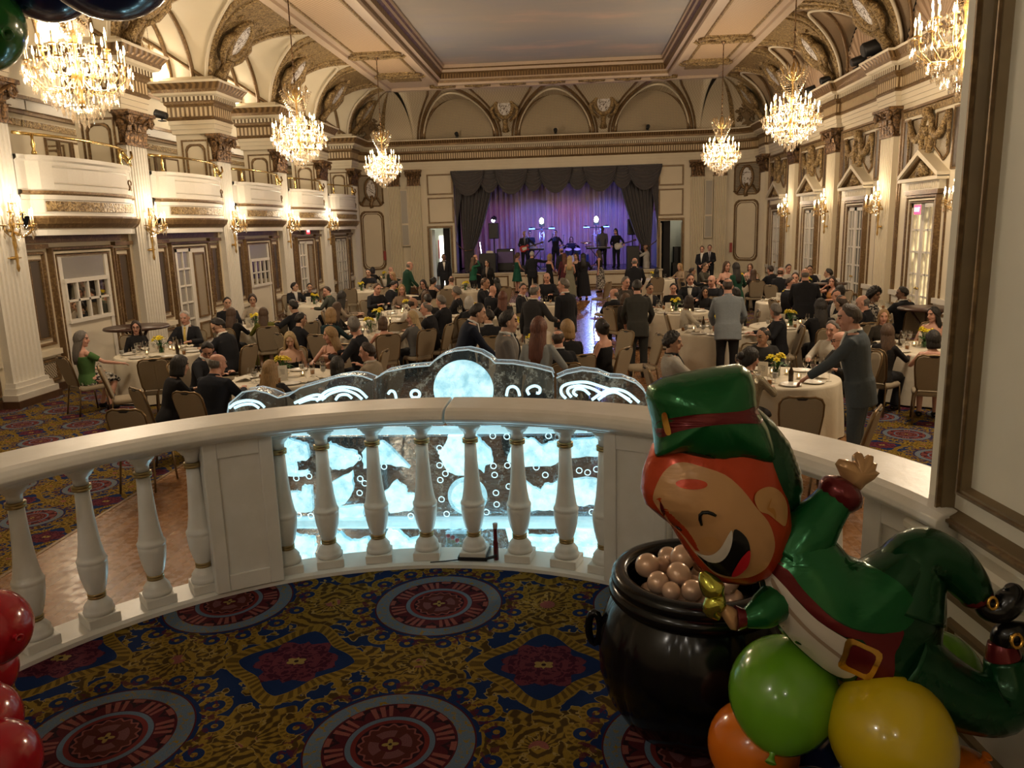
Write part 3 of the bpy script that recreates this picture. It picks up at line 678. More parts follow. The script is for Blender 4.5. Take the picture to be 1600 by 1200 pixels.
def walls():
    M=MT
    BC=[c+2.185 for c in PC[:-1]]
    fr=fr_x(WR,-1)
    # right wall bays
    for i,b in enumerate(BC):
        if b<14: continue
        mb=MB(); G=1;C_=0
        frame_rect(mb,fr,b-.80,b+.80,-.1,3.2,.08,.13,1); frame_rect(mb,fr,b-.72,b+.72,-.1,3.12,.07,.11,0); frame_rect(mb,fr,b-.65,b+.65,-.1,3.05,.04,.10,1)
        mb.prism([(b-.9,3.2),(b+.9,3.2),(b+.9,3.30),(b-.9,3.30)],fr,.16,1); mb.prism([(b-.86,3.30),(b+.86,3.30),(b+.86,3.50),(b-.86,3.50)],fr,.12,0)
        for k in range(15): u=b-.7+1.4*k/14; mb.prism([(u-.025,3.33),(u+.025,3.33),(u+.025,3.47),(u-.025,3.47)],fr,.135,0)
        mb.prism([(b-1.05,3.50),(b+1.05,3.50),(b+1.05,3.58),(b-1.05,3.58)],fr,.26,0)
        mb.prism([(b-.9,3.58),(b+.9,3.58),(b,4.05)],fr,.10,2)
        for sg in (-1,1):
            mb.prism([(b+sg*1.05,3.56),(b+sg*1.05,3.66),(b,4.20),(b,4.08)][::sg],fr,.27,0)
            mb.prism([(b+sg*.93,3.60),(b+sg*.93,3.64),(b,4.085),(b,4.03)][::sg],fr,.2,1)
        mb.tube([fr(b-.25,3.63,.12),fr(b-.15,3.78,.15),fr(b,3.9,.15),fr(b+.15,3.78,.15),fr(b+.25,3.63,.12)],.07,6,2); mb.sphere(fr(b,3.72,.14),.12,8,6,2)
        struct(mb.build(tn(),[M['cream'],M['gilt'],M['ornament']]),'pedimented gilt door surround on the right wall')
        # panel above with oval cartouche, trellis and garlands
        mb=MB(); frame_rect(mb,fr,b-1.62,b+1.62,.5,5.28,.10,.06,1)
        mb.prism([(b-1.5,5.04),(b+1.5,5.04),(b+1.5,5.18),(b-1.5,5.18)],fr,.04,2)
        for sg in (-1,1):
            pl=[(b+sg*.32,4.95),(b+sg*.95,4.95),(b+sg*.95,4.05),(b+sg*.75,3.92),(b+sg*.30,4.22)][::sg]
            mb.prism(pl,fr,.02,3); mb.tube([fr(u,v,.03) for u,v in pl],.035,4,1,closed=True)
            mb.prism([(b+sg*1.18,3.75),(b+sg*1.38,3.75),(b+sg*1.38,4.95),(b+sg*1.18,4.95)][::sg],fr,.03,4); frame_rect(mb,fr,min(b+sg*1.12,b+sg*1.44),max(b+sg*1.12,b+sg*1.44),3.68,5.0,.06,.05,1)
            g=[(b+sg*(.15+.85*t),4.72-.36*sin(pi*t)+.2*t) for t in [k/9 for k in range(10)]]
            mb.tube([fr(u,v,.10) for u,v in g],[.05+.04*sin(pi*k/9) for k in range(10)],6,2)
            mb.tube([fr(b+sg*1.0,4.9,.08),fr(b+sg*1.02,4.5,.08),fr(b+sg*.98,4.15,.08)],[.06,.04,.02],6,2)
        N=20; mb.tube([fr(b+.27*cos(2*pi*k/N),4.52+.44*sin(2*pi*k/N),.10) for k in range(N)],.075,6,2,closed=True); mb.prism([(b+.26*cos(2*pi*k/N),4.52+.42*sin(2*pi*k/N)) for k in range(N)],fr,.06,0)
        mb.sphere(fr(b,4.62,.1),.11,8,6,2); mb.tube([fr(b,4.5,.1),fr(b-.08,4.3,.1),fr(b+.05,4.18,.1)],.06,6,2); mb.sphere(fr(b,5.0,.12),.13,8,6,2)
        struct(mb.build(tn(),[M['cream'],M['gilt'],M['ornament'],M['lattice'],M['darkpanel']]),'garlanded oval panel above a right-hand door')
        mb=MB()
        for sg in (-1,1):
            for q in (1.02,1.5): mb.prism([(b+sg*q-.022,.6),(b+sg*q+.022,.6),(b+sg*q+.022,3.5 if q<1.2 else 5.0),(b+sg*q-.022,3.5 if q<1.2 else 5.0)],fr,.035)
        struct(mb.build(tn(),M['gilt']))
        mb=MB(); mb.prism([(b-1.6,.0),(b-.82,.0),(b-.82,.86),(b-1.6,.86)],fr,.04); mb.prism([(b-1.62,.78),(b-.82,.78),(b-.82,.9),(b-1.62,.9)],fr,.09); mb.prism([(b+.82,.0),(b+1.6,.0),(b+1.6,.86),(b+.82,.86)],fr,.04); mb.prism([(b+.82,.78),(b+1.62,.78),(b+1.62,.9),(b+.82,.9)],fr,.09)
        struct(mb.build('baseboard_right_%d'%i,M['white']))
        # french doors
        e=empty(dn(),(0,0,0)); struct(e,'white french doors under a pediment on the right wall')
        for sg in (-1,1):
            mb=MB(); leaf(mb,fr,b+(.005 if sg>0 else -.60),b+(.60 if sg>0 else -.005),0,3.0,5,2,kick=.35)
            o=mb.build('door_leaf',[M['white'],(M['sheer'] if sg>0 else M['nightglass']) if abs(b-PC[3]-2.185)>.1 else M['litpane']],e)
            mb=MB(); mb.sphere(fr(b+sg*.06,1.05,.09),.03,8,6); mb.build('door_handle',M['brass'],o)
    # left wall ground floor bays
    fl=fr_x(WL-.05,1)
    for i,b in enumerate(BC):
        if b<9: continue
        k=i-2
        mb=MB()
        for sg in (-1,1):
            u0,u1=sorted((b+sg*1.08,b+sg*1.72)); frame_rect(mb,fl,u0+.03,u1-.03,.85,2.55,.06,.05,0); mb.prism([(u0+.19,1.02),(u1-.19,1.02),(u1-.19,2.38),(u0+.19,2.38)],fl,.02,1); frame_rect(mb,fl,u0+.15,u1-.15,.98,2.42,.035,.045,0)
            frame_rect(mb,fl,u0+.04,u1-.04,.18,.62,.07,.05,0); mb.prism([(u0+.13,.26),(u1-.13,.26),(u1-.13,.54),(u0+.13,.54)],fl,.02,2)
            mb.prism([(u0-.02,2.60),(u1+.02,2.60),(u1+.02,2.68),(u0-.02,2.68)],fl,.10,0)
            mb.prism([(u0-.02,.68),(u1+.02,.68),(u1+.02,.78),(u0-.02,.78)],fl,.09,3)
        mb.prism([(b-1.75,2.70),(b+1.75,2.70),(b+1.75,2.90),(b-1.75,2.90)],fl,.04,0)
        frame_rect(mb,fl,b-1.0,b+1.0,-.1,2.62,.07,.10,0); frame_rect(mb,fl,b-.93,b+.93,-.1,2.55,.07,.07,3); frame_rect(mb,fl,b-.85,b+.85,-.1,2.48,.04,.07,0)
        struct(mb.build(tn(),[M['gilt'],M['darkpanel'],M['lattice'],M['cream']]),'gilt panelling beside a left-hand door')
        mb=MB(); mb.prism([(b-1.78,0),(b-1.02,0),(b-1.02,.14),(b-1.78,.14)],fl,.06); mb.prism([(b+1.02,0),(b+1.78,0),(b+1.78,.14),(b+1.02,.14)],fl,.06); struct(mb.build('baseboard_left_%d'%i,M['skirting']))
        P=lambda mb,a,bb,c,d,t,m: mb.prism([(a,c),(bb,c),(bb,d),(a,d)],fl,t,m)
        e=empty(dn(),(0,0,0))
        if k in (0,2,-1):
            struct(e,'cream service door with a white framed row of mirror panes')
            mb=MB(); P(mb,b-.8,b+.8,0,2.46,.03,0); P(mb,b-.8,b-.68,0,2.46,.05,1); P(mb,b+.68,b+.8,0,2.46,.05,1); mb.build('door_leaf',[M['doorcream'],M['white']],e)
            mb=MB(); P(mb,b-.66,b+.66,2.02,2.42,.035,0); mb.build('upper_panel',M['sheer'],e)
            mb=MB(); P(mb,b-.68,b+.68,1.22,1.98,.045,1)
            P(mb,b-.72,b+.72,1.94,2.02,.09,0); P(mb,b-.72,b+.72,1.18,1.25,.10,0); P(mb,b-.68,b+.68,1.58,1.62,.08,0)
            for q in range(5): u=b-.68+1.36*q/4; P(mb,u-.025,u+.025,1.2,2.0,.08,0)
            mb.build('window_frame',[M['white'],M['mirror']],e)
        elif k==4:
            struct(e,'white glazed door at the stage end of the left wall')
            for sg in (-1,1):
                mb=MB(); leaf(mb,fl,b+(.005 if sg>0 else -.72),b+(.72 if sg>0 else -.005),0,2.46,5,2,kick=.3); mb.build('door_leaf',[M['white'],M['sheer']],e)
        else:
            struct(e,'double door with one glazed leaf and one latticed leaf')
            mb=MB(); leaf(mb,fl,b-.78,b-.005,0,2.46,5,2,kick=.3); mb.build('door_leaf',[M['white'],M['sheer']],e)
            mb=MB(); P(mb,b+.005,b+.78,0,2.46,.05,0); P(mb,b+.17,b+.62,.75,2.28,.06,1); P(mb,b+.17,b+.62,.15,.52,.06,1); frame_rect(mb,fl,b+.10,b+.69,.68,2.35,.07,.09,2); frame_rect(mb,fl,b+.10,b+.69,.08,.58,.07,.09,2); mb.build('door_leaf',[M['white'],M['lattice'],M['gilt']],e)
    exit_sign((WL+.14,PC[5]+2.0,2.80),pi/2,(.9,.03,.04),'red exit sign over the fourth door of the left wall')
    exit_sign((WR-.22,PC[3]+2.0,2.86),-pi/2,(.9,.04,.10),'pinkish red exit sign in the nearest right-hand doorway')
    # balconies
    ords=['second balcony from the front','third balcony along the left wall','fourth balcony along the left wall','balcony nearest the stage']
    for i,c in enumerate(PC[:-1]):
        if c<8: continue
        b=c+2.185; w=1.77
        e=empty('balcony',(-9.36,b,2.95)); k=i-2
        lab={-1:'balcony nearest the platform, behind the front chandelier',0:'bowed white balcony beside the nearest big chandelier',1:'second bowed balcony, between the second and third pilasters',2:'third bowed balcony, behind the middle left chandelier',3:'fourth bowed balcony, over the red exit sign',4:'last bowed balcony on the left, next to the rounded corner'}[k]
        tag(e,lab,'balcony','balconies of the left wall','structure')
        pth=[(-.05,w),(-.05,w-.3),(.03,w-.32)]+[(.03+.30*sin(pi*t/10),(w-.34)*(cos(pi*t/10))) for t in range(1,10)]+[(.03,-w+.32),(-.05,-w+.3),(-.05,-w)]
        z=-2.95
        pr=[(-.3,2.83),(.02,2.83),(.02,2.93),(.05,2.95),(.14,3.03),(.18,3.13),(.18,3.165),(.08,3.165),(.08,3.21),(.05,3.22),(.05,3.44),(.08,3.45),(.08,3.53),(.12,3.56),(.12,3.60),(.05,3.62),(.05,4.10),(.10,4.13),(.10,4.20),(-.06,4.20),(-.06,3.5)]
        mi=[0,0,0,1,1,1,0,0,0,0,0,0,1,1,0,0,0,0,0,0]
        mb=MB(); mb.sweep(pth,[(a,q+z) for a,q in pr],mi); mb.build('parapet',[M['white'],M['gilt']],e,weld=True)
        mb=MB(); mb.sweep(pth[3:-3],[(.055,3.245+z),(.085,3.25+z),(.085,3.42+z),(.055,3.425+z)]); mb.build('relief_panel',M['ornament'],e,weld=True)
        mb=MB(); mb.sweep(pth[4:-4],[(.055,3.72+z),(.075,3.73+z),(.055,3.75+z)]); mb.sweep(pth[4:-4],[(.055,4.0+z),(.075,4.02+z),(.055,4.03+z)]); mb.build('panel_moulding',M['white'],e)
        rail=[(.02,w-.06,4.55+z)]+[(x,y,4.55+z) for x,y in [(p[0]-.02,p[1]) for p in pth[3:-3]]]+[(.0,-w+.06,4.55+z)]
        mb=MB(); mb.tube(rail,.028,8)
        for y in (w-.5,-w+.38): 
            x=.12; mb.lathe([(.04,4.2+z),(.045,4.24+z),(.02,4.3+z),(.04,4.38+z),(.02,4.46+z),(.03,4.55+z)],8,(x,y,0))
        mb.tube([(.12,w-.4,4.5+z),(.15,w-.25,4.36+z),(.12,w-.12,4.24+z)],.03,6); mb.tube([(.14,w-.1,4.52+z),(.2,w-.18,4.4+z),(.15,w-.3,4.28+z),(.12,w-.4,4.4+z)],.025,6)
        mb.build('brass_rail',M['brass'],e)
        mb=MB(); fx=lambda u,v,ww:(.20+ww,u,v); y=w-.42; zz=3.86+z
        mb.tube([fx(y+.055*cos(2*pi*t/10),zz+.055*sin(2*pi*t/10),.02) for t in range(10)],.016,5,closed=True); mb.prism([(y-.05,zz-.15),(y+.05,zz-.15),(y+.015,zz-.1),(y+.02,zz-.05),(y-.02,zz-.05),(y-.015,zz-.1)],fx,.03); mb.build('emblem',M['gilt'],e)
    # gallery backs: pier panels, mirrored windows, band under the vault
    for i,c in enumerate(PC):
        if c<8: continue
        mb=MB(); fy=fr_y(c-.42,-1); frame_rect(mb,fy,-10.30,-9.55,3.65,5.25,.05,.03); frame_rect(mb,fy,-10.20,-9.65,3.65,5.14,.06,.04,0,.13); struct(mb.build(tn(),M['gilt']),'notched gilt panel on a gallery pier')
        if c>34: continue
        b=c+2.185; fg=fr_x(-11.95,1); mb=MB()
        for u in (b-1.2,b-.72,b+.72,b+1.2): mb.prism([(u-.2,3.6),(u+.2,3.6),(u+.2,5.0),(u-.2,5.0)],fg,.02,0); frame_rect(mb,fg,u-.24,u+.24,3.55,5.05,.06,.05,1)
        frame_rect(mb,fg,b-.42,b+.42,3.6,5.05,.05,.03,1)
        mb.prism([(b-2.2,5.2),(b+2.2,5.2),(b+2.2,5.34),(b-2.2,5.34)],fg,.06,2); mb.prism([(b-2.2,5.45),(b+2.2,5.45),(b+2.2,5.53),(b-2.2,5.53)],fg,.14,1); mb.prism([(b-2.2,5.53),(b+2.2,5.53),(b+2.2,5.74),(b-2.2,5.74)],fg,.2,3); mb.prism([(b-2.2,5.74),(b+2.2,5.74),(b+2.2,5.82),(b-2.2,5.82)],fg,.24,1)
        struct(mb.build('window_%d'%(i+1),[M['mirror'],M['gilt'],M['ornament'],M['white']]),'mirrored gallery windows behind a balcony')
    # picture-like tall speakers between slim pilasters of the stage wall
    for x,lb in ((-7.54,'tall slim cream column loudspeaker between the pilasters left of the stage'),(6.1,'tall slim cream column loudspeaker between the pilasters right of the stage')):
        e=empty('column_speaker',(x,YB-.12,2.0),0,lb,'loudspeaker')
        mb=MB(); mb.box((0,0,1.27),(.36,.22,2.55)); bevel(mb.build('cabinet',M['cream'],e),.015)
        mb=MB(); mb.box((0,-.115,1.75),(.28,.012,1.45)); mb.box((0,-.115,.5),(.28,.012,.9)); mb.build('speaker_grille',flat('cream_grille',(.45,.42,.36),.8,nz=.2,nscale=200),e)
    for x,z,lb in ((-8.55,1.6,'small red fire alarm plate left of the stage'),(7.1,1.55,'small red fire alarm plate right of the stage')):
        a=radians(135 if x<0 else 45)
        mb=MB(); mb.box((0,0,0),(.11,.05,.42)); o=mb.build('fire_alarm',flat('alarm_red',(.35,.05,.04)),None); o.location=(x,YB-.26,z); tag(o,lb,'fire alarm')
walls()
# ---------------------------------------------------------------- chandeliers and sconces
def drop(mb,p,l,w):
    x,y,z=p
    V=[(x,y,z)]+[(x+w*cos(k*pi/2+z*9),y+w*sin(k*pi/2+z*9),z-l*.62) for k in range(4)]+[(x,y,z-l)]
    mb.add(V,[(0,k+1,(k+1)%4+1)[::-1] for k in range(4)]+[(5,k+1,(k+1)%4+1) for k in range(4)])
def bead(mb,p,r):
    x,y,z=p; V=[(x,y,z+r)]+[(x+r*cos(k*pi/2),y+r*sin(k*pi/2),z) for k in range(4)]+[(x,y,z-r)]
    mb.add(V,[(0,k+1,(k+1)%4+1) for k in range(4)]+[(5,(k+1)%4+1,k+1) for k in range(4)])
def make_chandelier(loc,rodtop,label):
    M=MT; R=random.Random(5)
    e=empty('crystal_chandelier',loc,0,label,'chandelier','crystal chandeliers of the ballroom')   # local z=0 at lowest crystal, height 1.9
    mb=MB(); mb.tube([(0,0,1.86),(0,0,rodtop-loc[2]-.1)],.014,6); mb.lathe([(.02,rodtop-loc[2]-.22),(.10,rodtop-loc[2]-.1),(.14,rodtop-loc[2]-.02),(.15,rodtop-loc[2]+.0)],12)
    for k in range(5): mb.sphere((0,0,1.95+.14*k),.03,6,4)
    mb.build('hanging_rod',M['capital'],e)
    mb=MB(); mb.lathe([(.02,.25),(.05,.32),(.03,.42),(.05,.55),(.09,.62),(.03,.72),(.03,1.0),(.05,1.08),(.02,1.2),(.02,1.55),(.05,1.62),(.07,1.70),(.04,1.78),(.02,1.86)],10)
    N1,N2=14,10
    for tier,(n,r,z,zc) in enumerate(((N1,.56,.62,.86),(N2,.38,.80,1.05))):
        for k in range(n):
            a=2*pi*k/n+tier*.2; d=Vector((cos(a),sin(a),0))
            pts=[d*(.06)+Vector((0,0,z-.02)),d*(r*.35)+Vector((0,0,z-.16)),d*(r*.7)+Vector((0,0,z-.16)),d*(r*.95)+Vector((0,0,z-.02)),d*r+Vector((0,0,zc-.10))]
            mb.tube(pts,.007,5); mb.lathe([(.045,zc-.10),(.05,zc-.085)],8,tuple(d*r))
    for k in range(8):
        a=2*pi*k/8; d=Vector((cos(a),sin(a),0)); mb.tube([d*.05+Vector((0,0,1.5)),d*.2+Vector((0,0,1.62)),d*.28+Vector((0,0,1.78)),d*.24+Vector((0,0,1.84))],.01,5)
    mb.build('frame',M['gold'],e)
    cm=None
    for tier,(n,r,zc) in enumerate(((N1,.56,.86),(N2,.38,1.05))):
        for k in range(n):
            a=2*pi*k/n+tier*.2
            if cm is None:
                m1=MB(); m1.lathe([(.012,-.10),(.010,.06)],8); c0=m1.build('candle',M['candle'],e); m2=MB(); m2.lathe([(.002,.06),(.012,.075),(.0155,.10),(.009,.14),(.002,.175)],8); m2.build('bulb',M['bulb'],c0); cm=c0; c0.location=(r*cos(a),r*sin(a),zc)
            else: dup(cm,(r*cos(a),r*sin(a),zc),parent=e)
    mb=MB()
    def ring(r,z,n,l,w,zj=.03,rj=.02):
        n=int(n*1.7)
        for k in range(n):
            a=2*pi*k/n+R.random()*.2; rr=r+R.uniform(-rj*1.5,rj); drop(mb,(rr*cos(a),rr*sin(a),z+R.uniform(-zj*1.4,zj)),l*R.uniform(.7,1.1),w)
    for r,z,n,l,w in ((.62,.74,56,.10,.013),(.60,.63,48,.11,.014),(.50,.54,44,.12,.015),(.42,.44,36,.12,.015),(.33,.36,28,.12,.016),(.24,.28,20,.12,.016),(.13,.20,12,.13,.016),(.05,.13,4,.13,.02),(.42,.93,36,.09,.012),(.36,.72,36,.1,.013),(.30,.86,26,.1,.013),(.20,1.02,18,.1,.012),(.27,1.84,20,.16,.013),(.30,1.72,16,.16,.014),(.22,1.62,18,.12,.012),(.13,1.5,12,.1,.012),(.14,1.25,12,.1,.012)): ring(r,z,n,l,w)
    for k in range(28):      # bead strings: crown to waist and waist to arms
        a=2*pi*k/28
        for t in range(14):
            s=t/13; r=.26*(1-s)**1.5+.09+.04*sin(s*pi); bead(mb,(r*cos(a),r*sin(a),1.70-.62*s),.012)
        for t in range(10):
            s=t/9; r=.10+.50*s; bead(mb,(r*cos(a),r*sin(a),1.10-.34*s-.14*sin(pi*s)),.012)
        for t in range(7):
            s=t/6; r=.60-.5*s; bead(mb,(r*cos(a),r*sin(a),.58-.36*s**1.2-.04*sin(pi*s)),.013)
    o=mb.build('crystal_drops',M['crystal'],e); o['kind']='stuff'
    return e
def make_sconce(loc,rz,label):
    M=MT; R=random.Random(9)
    e=empty('crystal_sconce',loc,rz,label,'wall sconce','crystal wall sconces on the pilasters')   # local: wall at y=0, out is -y ; z=0 arm level
    mb=MB(); mb.lathe([(.01,-.78),(.03,-.72),(.018,-.64),(.03,-.55),(.018,-.45),(.035,-.3),(.022,-.1),(.05,0),(.018,.12),(.018,.36)],8,(0,-.10,0)); mb.tube([(0,0,-.55),(0,-.1,-.55)],.03,6); mb.tube([(0,0,-.1),(0,-.1,-.1)],.03,6); mb.tube([(-.16,-.06,-.55),(0,-.1,-.55),(.16,-.06,-.55)],.012,5); mb.build('stem',M['gold'],e)
    pos=[(-.34,-.20,0.0),(-.17,-.36,.02),(.17,-.36,.02),(.34,-.20,0.0),(0,-.44,-.02),(-.13,-.2,.22),(.13,-.2,.22),(0,-.16,.36)]
    mb=MB()
    for x,y,z in pos: mb.tube([(0,-.1,-.12+z*.5),(x*.4,(y+.1)*.5-.1,-.2+z*.6),(x*.9,y*.95,-.12+z),(x,y,-.02+z)],.011,5); mb.lathe([(.05,-.03+z),(.055,-.01+z)],8,(x,y,0))
    mb.build('arms',M['gold'],e)
    c0=None
    for x,y,z in pos:
        if c0 is None:
            m1=MB(); m1.lathe([(.012,0),(.010,.14)],8); c0=m1.build('candle',M['candle'],e); m2=MB(); m2.lathe([(.002,.14),(.014,.158),(.018,.185),(.011,.225),(.002,.255)],8); m2.build('bulb',M['sbulb'],c0); c0.location=(x,y,z)
        else: dup(c0,(x,y,z),parent=e)
    mb=MB()
    for x,y,z in pos:
        for k in range(7): a=2*pi*k/7; drop(mb,(x+.05*cos(a),y+.05*sin(a),z-.02),R.uniform(.07,.12),.012)
        drop(mb,(x,y,z-.1),.15,.02)
        for t in range(8): s=t/7; bead(mb,(x*(1-s),y*(1-s)-.1*s,z-.02+(.3-z)*s*.8-.12*sin(pi*s)),.011)
        for t in range(7): s=t/6; bead(mb,(x*(1-s),y*(1-s)-.12*s,z-.06-(.3+z)*s*.8),.012)
    drop(mb,(0,-.14,-.3),.18,.025)
    o=mb.build('crystal_drops',M['crystal'],e); o['kind']='stuff'
    return e
def fixtures():
    zb=4.13
    ch=make_chandelier((-6.2,10.05,zb),ZC,'crystal chandelier under the blue balloons, nearest on the left')
    spots=[(-6.2,18.3,'middle one of the three left crystal chandeliers'),(-6.2,26.5,'left crystal chandelier nearest the stage'),(4.85,26.5,'right crystal chandelier nearest the stage, by the curtain'),(4.85,18.3,'large crystal chandelier in front of the right vaults'),(4.85,10.6,'right crystal chandelier half hidden by the near panelled wall')]
    for x,y,l in spots: dup(ch,(x,y,zb if y!=18.3 else zb+.05),label=l)
    # small chandelier inside the gallery, seen through the first arch
    g=dup(ch,(-10.3,19.8,6.74),label='small bright crystal chandelier inside the gallery, through the first arch'); g.scale=(.36,.36,.36); del g['group']
    ll=['lowest sconce at the left picture edge, on the nearest fluted pilaster','sconce on the second left pilaster, between the first two balconies','sconce on the third left pilaster','sconce on the fourth left pilaster, beside the exit sign','sconce on the last left pilaster before the corner']
    s0=None
    for k,l in enumerate(ll):
        c=PC[2+k]
        if s0 is None: s0=make_sconce((XL,c,3.02),pi/2,l)
        else: dup(s0,(XL,c,3.02),pi/2,l)
    lr=['sconce on the right wall cut off by the near panelled wall','sconce between the first two pediments of the right wall','sconce between the second and third pediments of the right wall','farthest sconce of the right wall']
    for k,l in enumerate(lr): dup(s0,(XR,PC[3+k],3.02),-pi/2,l)
    # little stage spotlights along the cornices
    for k,(x,y,z,rz,s,l) in enumerate(((-4.96,35.72,6.66,0,1,'small black spotlight in front of the left lunette grille'),(-.61,35.72,6.66,0,1,'small black spotlight in front of the middle lunette grille'),(3.39,35.72,6.66,0,1,'small black spotlight in front of the right lunette grille'),(7.78,21.9,6.66,pi/2,2.4,'big black projector on the right cornice above the first pediment'),(7.78,23.0,6.66,pi/2,1.5,'black lamp just beyond the big projector on the right cornice'),(7.78,25.7,6.66,pi/2,1.4,'black lamp on the right cornice above the big chandelier'),(7.78,27.3,6.66,pi/2,1.2,'farthest black lamp on the right cornice'),(-10.3,20.05,5.62,-pi/2,1.2,'small black box lamp in the gallery below the second vault'))):
        e=empty('stage_spotlight',(x,y,z),rz,l,'spotlight'); e.scale=(s,s,s); mb=MB(); mb.tube([(0,.0,0),(0,0,.07)],.02,6); mb.box((0,0,.01),(.14,.12,.02)); mb.build('bracket',MT['black'],e)
        mb=MB(); mb.lathe([(.06,-.12),(.075,-.10),(.085,.10),(.09,.13),(.07,.12)],12,(0,0,.13),M=Matrix.Rotation(radians(75),3,'X')); mb.build('lamp_body',MT['black'],e)
fixtures()
# ---------------------------------------------------------------- people
def rx(a): return Matrix.Rotation(a,4,'X')
def ik(S,W,L1,L2,pole):
    S=Vector(S);W=Vector(W); d=W-S; D=d.length
    if D>L1+L2-.005: W=S+d*((L1+L2-.005)/D); d=W-S; D=d.length
    u=d/D; a=(L1*L1-L2*L2+D*D)/(2*D); h=sqrt(max(0,L1*L1-a*a)); p=Vector(pole); p=(p-u*p.dot(u)).normalized(); return S+u*a+p*h,W
POSES={ # sit, lean(deg), right wrist, left wrist (in body frame: x right, y forward, z up, standing metres; sitting = measured from floor), poles
 'st':(0,2,(.27,.04,.82),(-.27,.02,.82)),'st_fold':(0,2,(.06,.27,1.02),(-.06,.25,1.05)),'st_talk':(0,3,(.24,.34,1.12),(-.27,.03,.82)),
 'st_lean':(0,20,(.20,.62,.80),(-.22,.22,.80)),'st_rest':(0,9,(.25,.08,.84),(-.20,.54,.96)),'st_armout':(0,2,(.70,.18,1.36),(-.27,.04,.82)),'st_up':(0,0,(.16,.36,1.52),(-.14,.38,1.42)),'st_hair':(0,2,(.24,.10,1.66),(-.12,.22,1.10)),
 'st_pocket':(0,3,(.25,.05,.86),(-.25,.05,.86)),'st_look':(0,12,(.22,.34,.95),(-.20,.36,.95)),
 'si':(1,6,(.18,.46,.84),(-.18,.44,.84)),'si_lap':(1,2,(.14,.26,.66),(-.12,.28,.66)),'si_lean':(1,16,(.15,.48,.85),(-.16,.46,.85)),'si_face':(1,8,(.10,.26,1.10),(-.20,.44,.80)),
 'si_back':(1,-3,(.46,-.22,.88),(-.16,.36,.78)),'si_reach':(1,8,(.22,.44,.84),(-.48,.34,.95)),'si_hand':(1,4,(.26,.36,1.00),(-.16,.42,.80)),'si_side':(1,-4,(.30,.42,.80),(-.14,.22,.70)),
 'guitar':(0,3,(.14,.20,1.00),(-.52,.26,1.08)),'sing':(0,-4,(.10,.22,1.42),(-.34,.28,1.10)),'drum':(1,6,(.24,.40,.95),(-.26,.40,.98)),'keys':(0,6,(.20,.42,1.00),(-.20,.42,1.00)),
}
TM=[(.80,.155,.105,0),(.88,.172,.118,-.005),(.96,.170,.118,-.005),(1.06,.155,.108,.003),(1.17,.163,.112,.008),(1.29,.183,.122,.008),(1.36,.188,.116,0),(1.42,.160,.096,-.008),(1.47,.095,.072,-.012),(1.505,.060,.062,-.008),(1.57,.056,.060,.005)]
TF=[(.80,.155,.110,-.01),(.88,.178,.128,-.012),(.96,.165,.115,-.008),(1.06,.130,.095,.003),(1.17,.140,.105,.010),(1.26,.155,.128,.022),(1.36,.160,.105,.004),(1.425,.135,.082,-.008),(1.465,.072,.060,-.012),(1.50,.050,.052,-.008),(1.57,.047,.050,.005)]
HEAD=[(-.116,.020,.018,.050),(-.106,.036,.036,.040),(-.085,.048,.055,.028),(-.055,.059,.074,.014),(-.02,.067,.088,.006),(.02,.072,.096,0),(.06,.072,.096,-.004),(.09,.061,.083,-.008),(.11,.038,.054,-.010),(.119,.010,.014,-.010)]
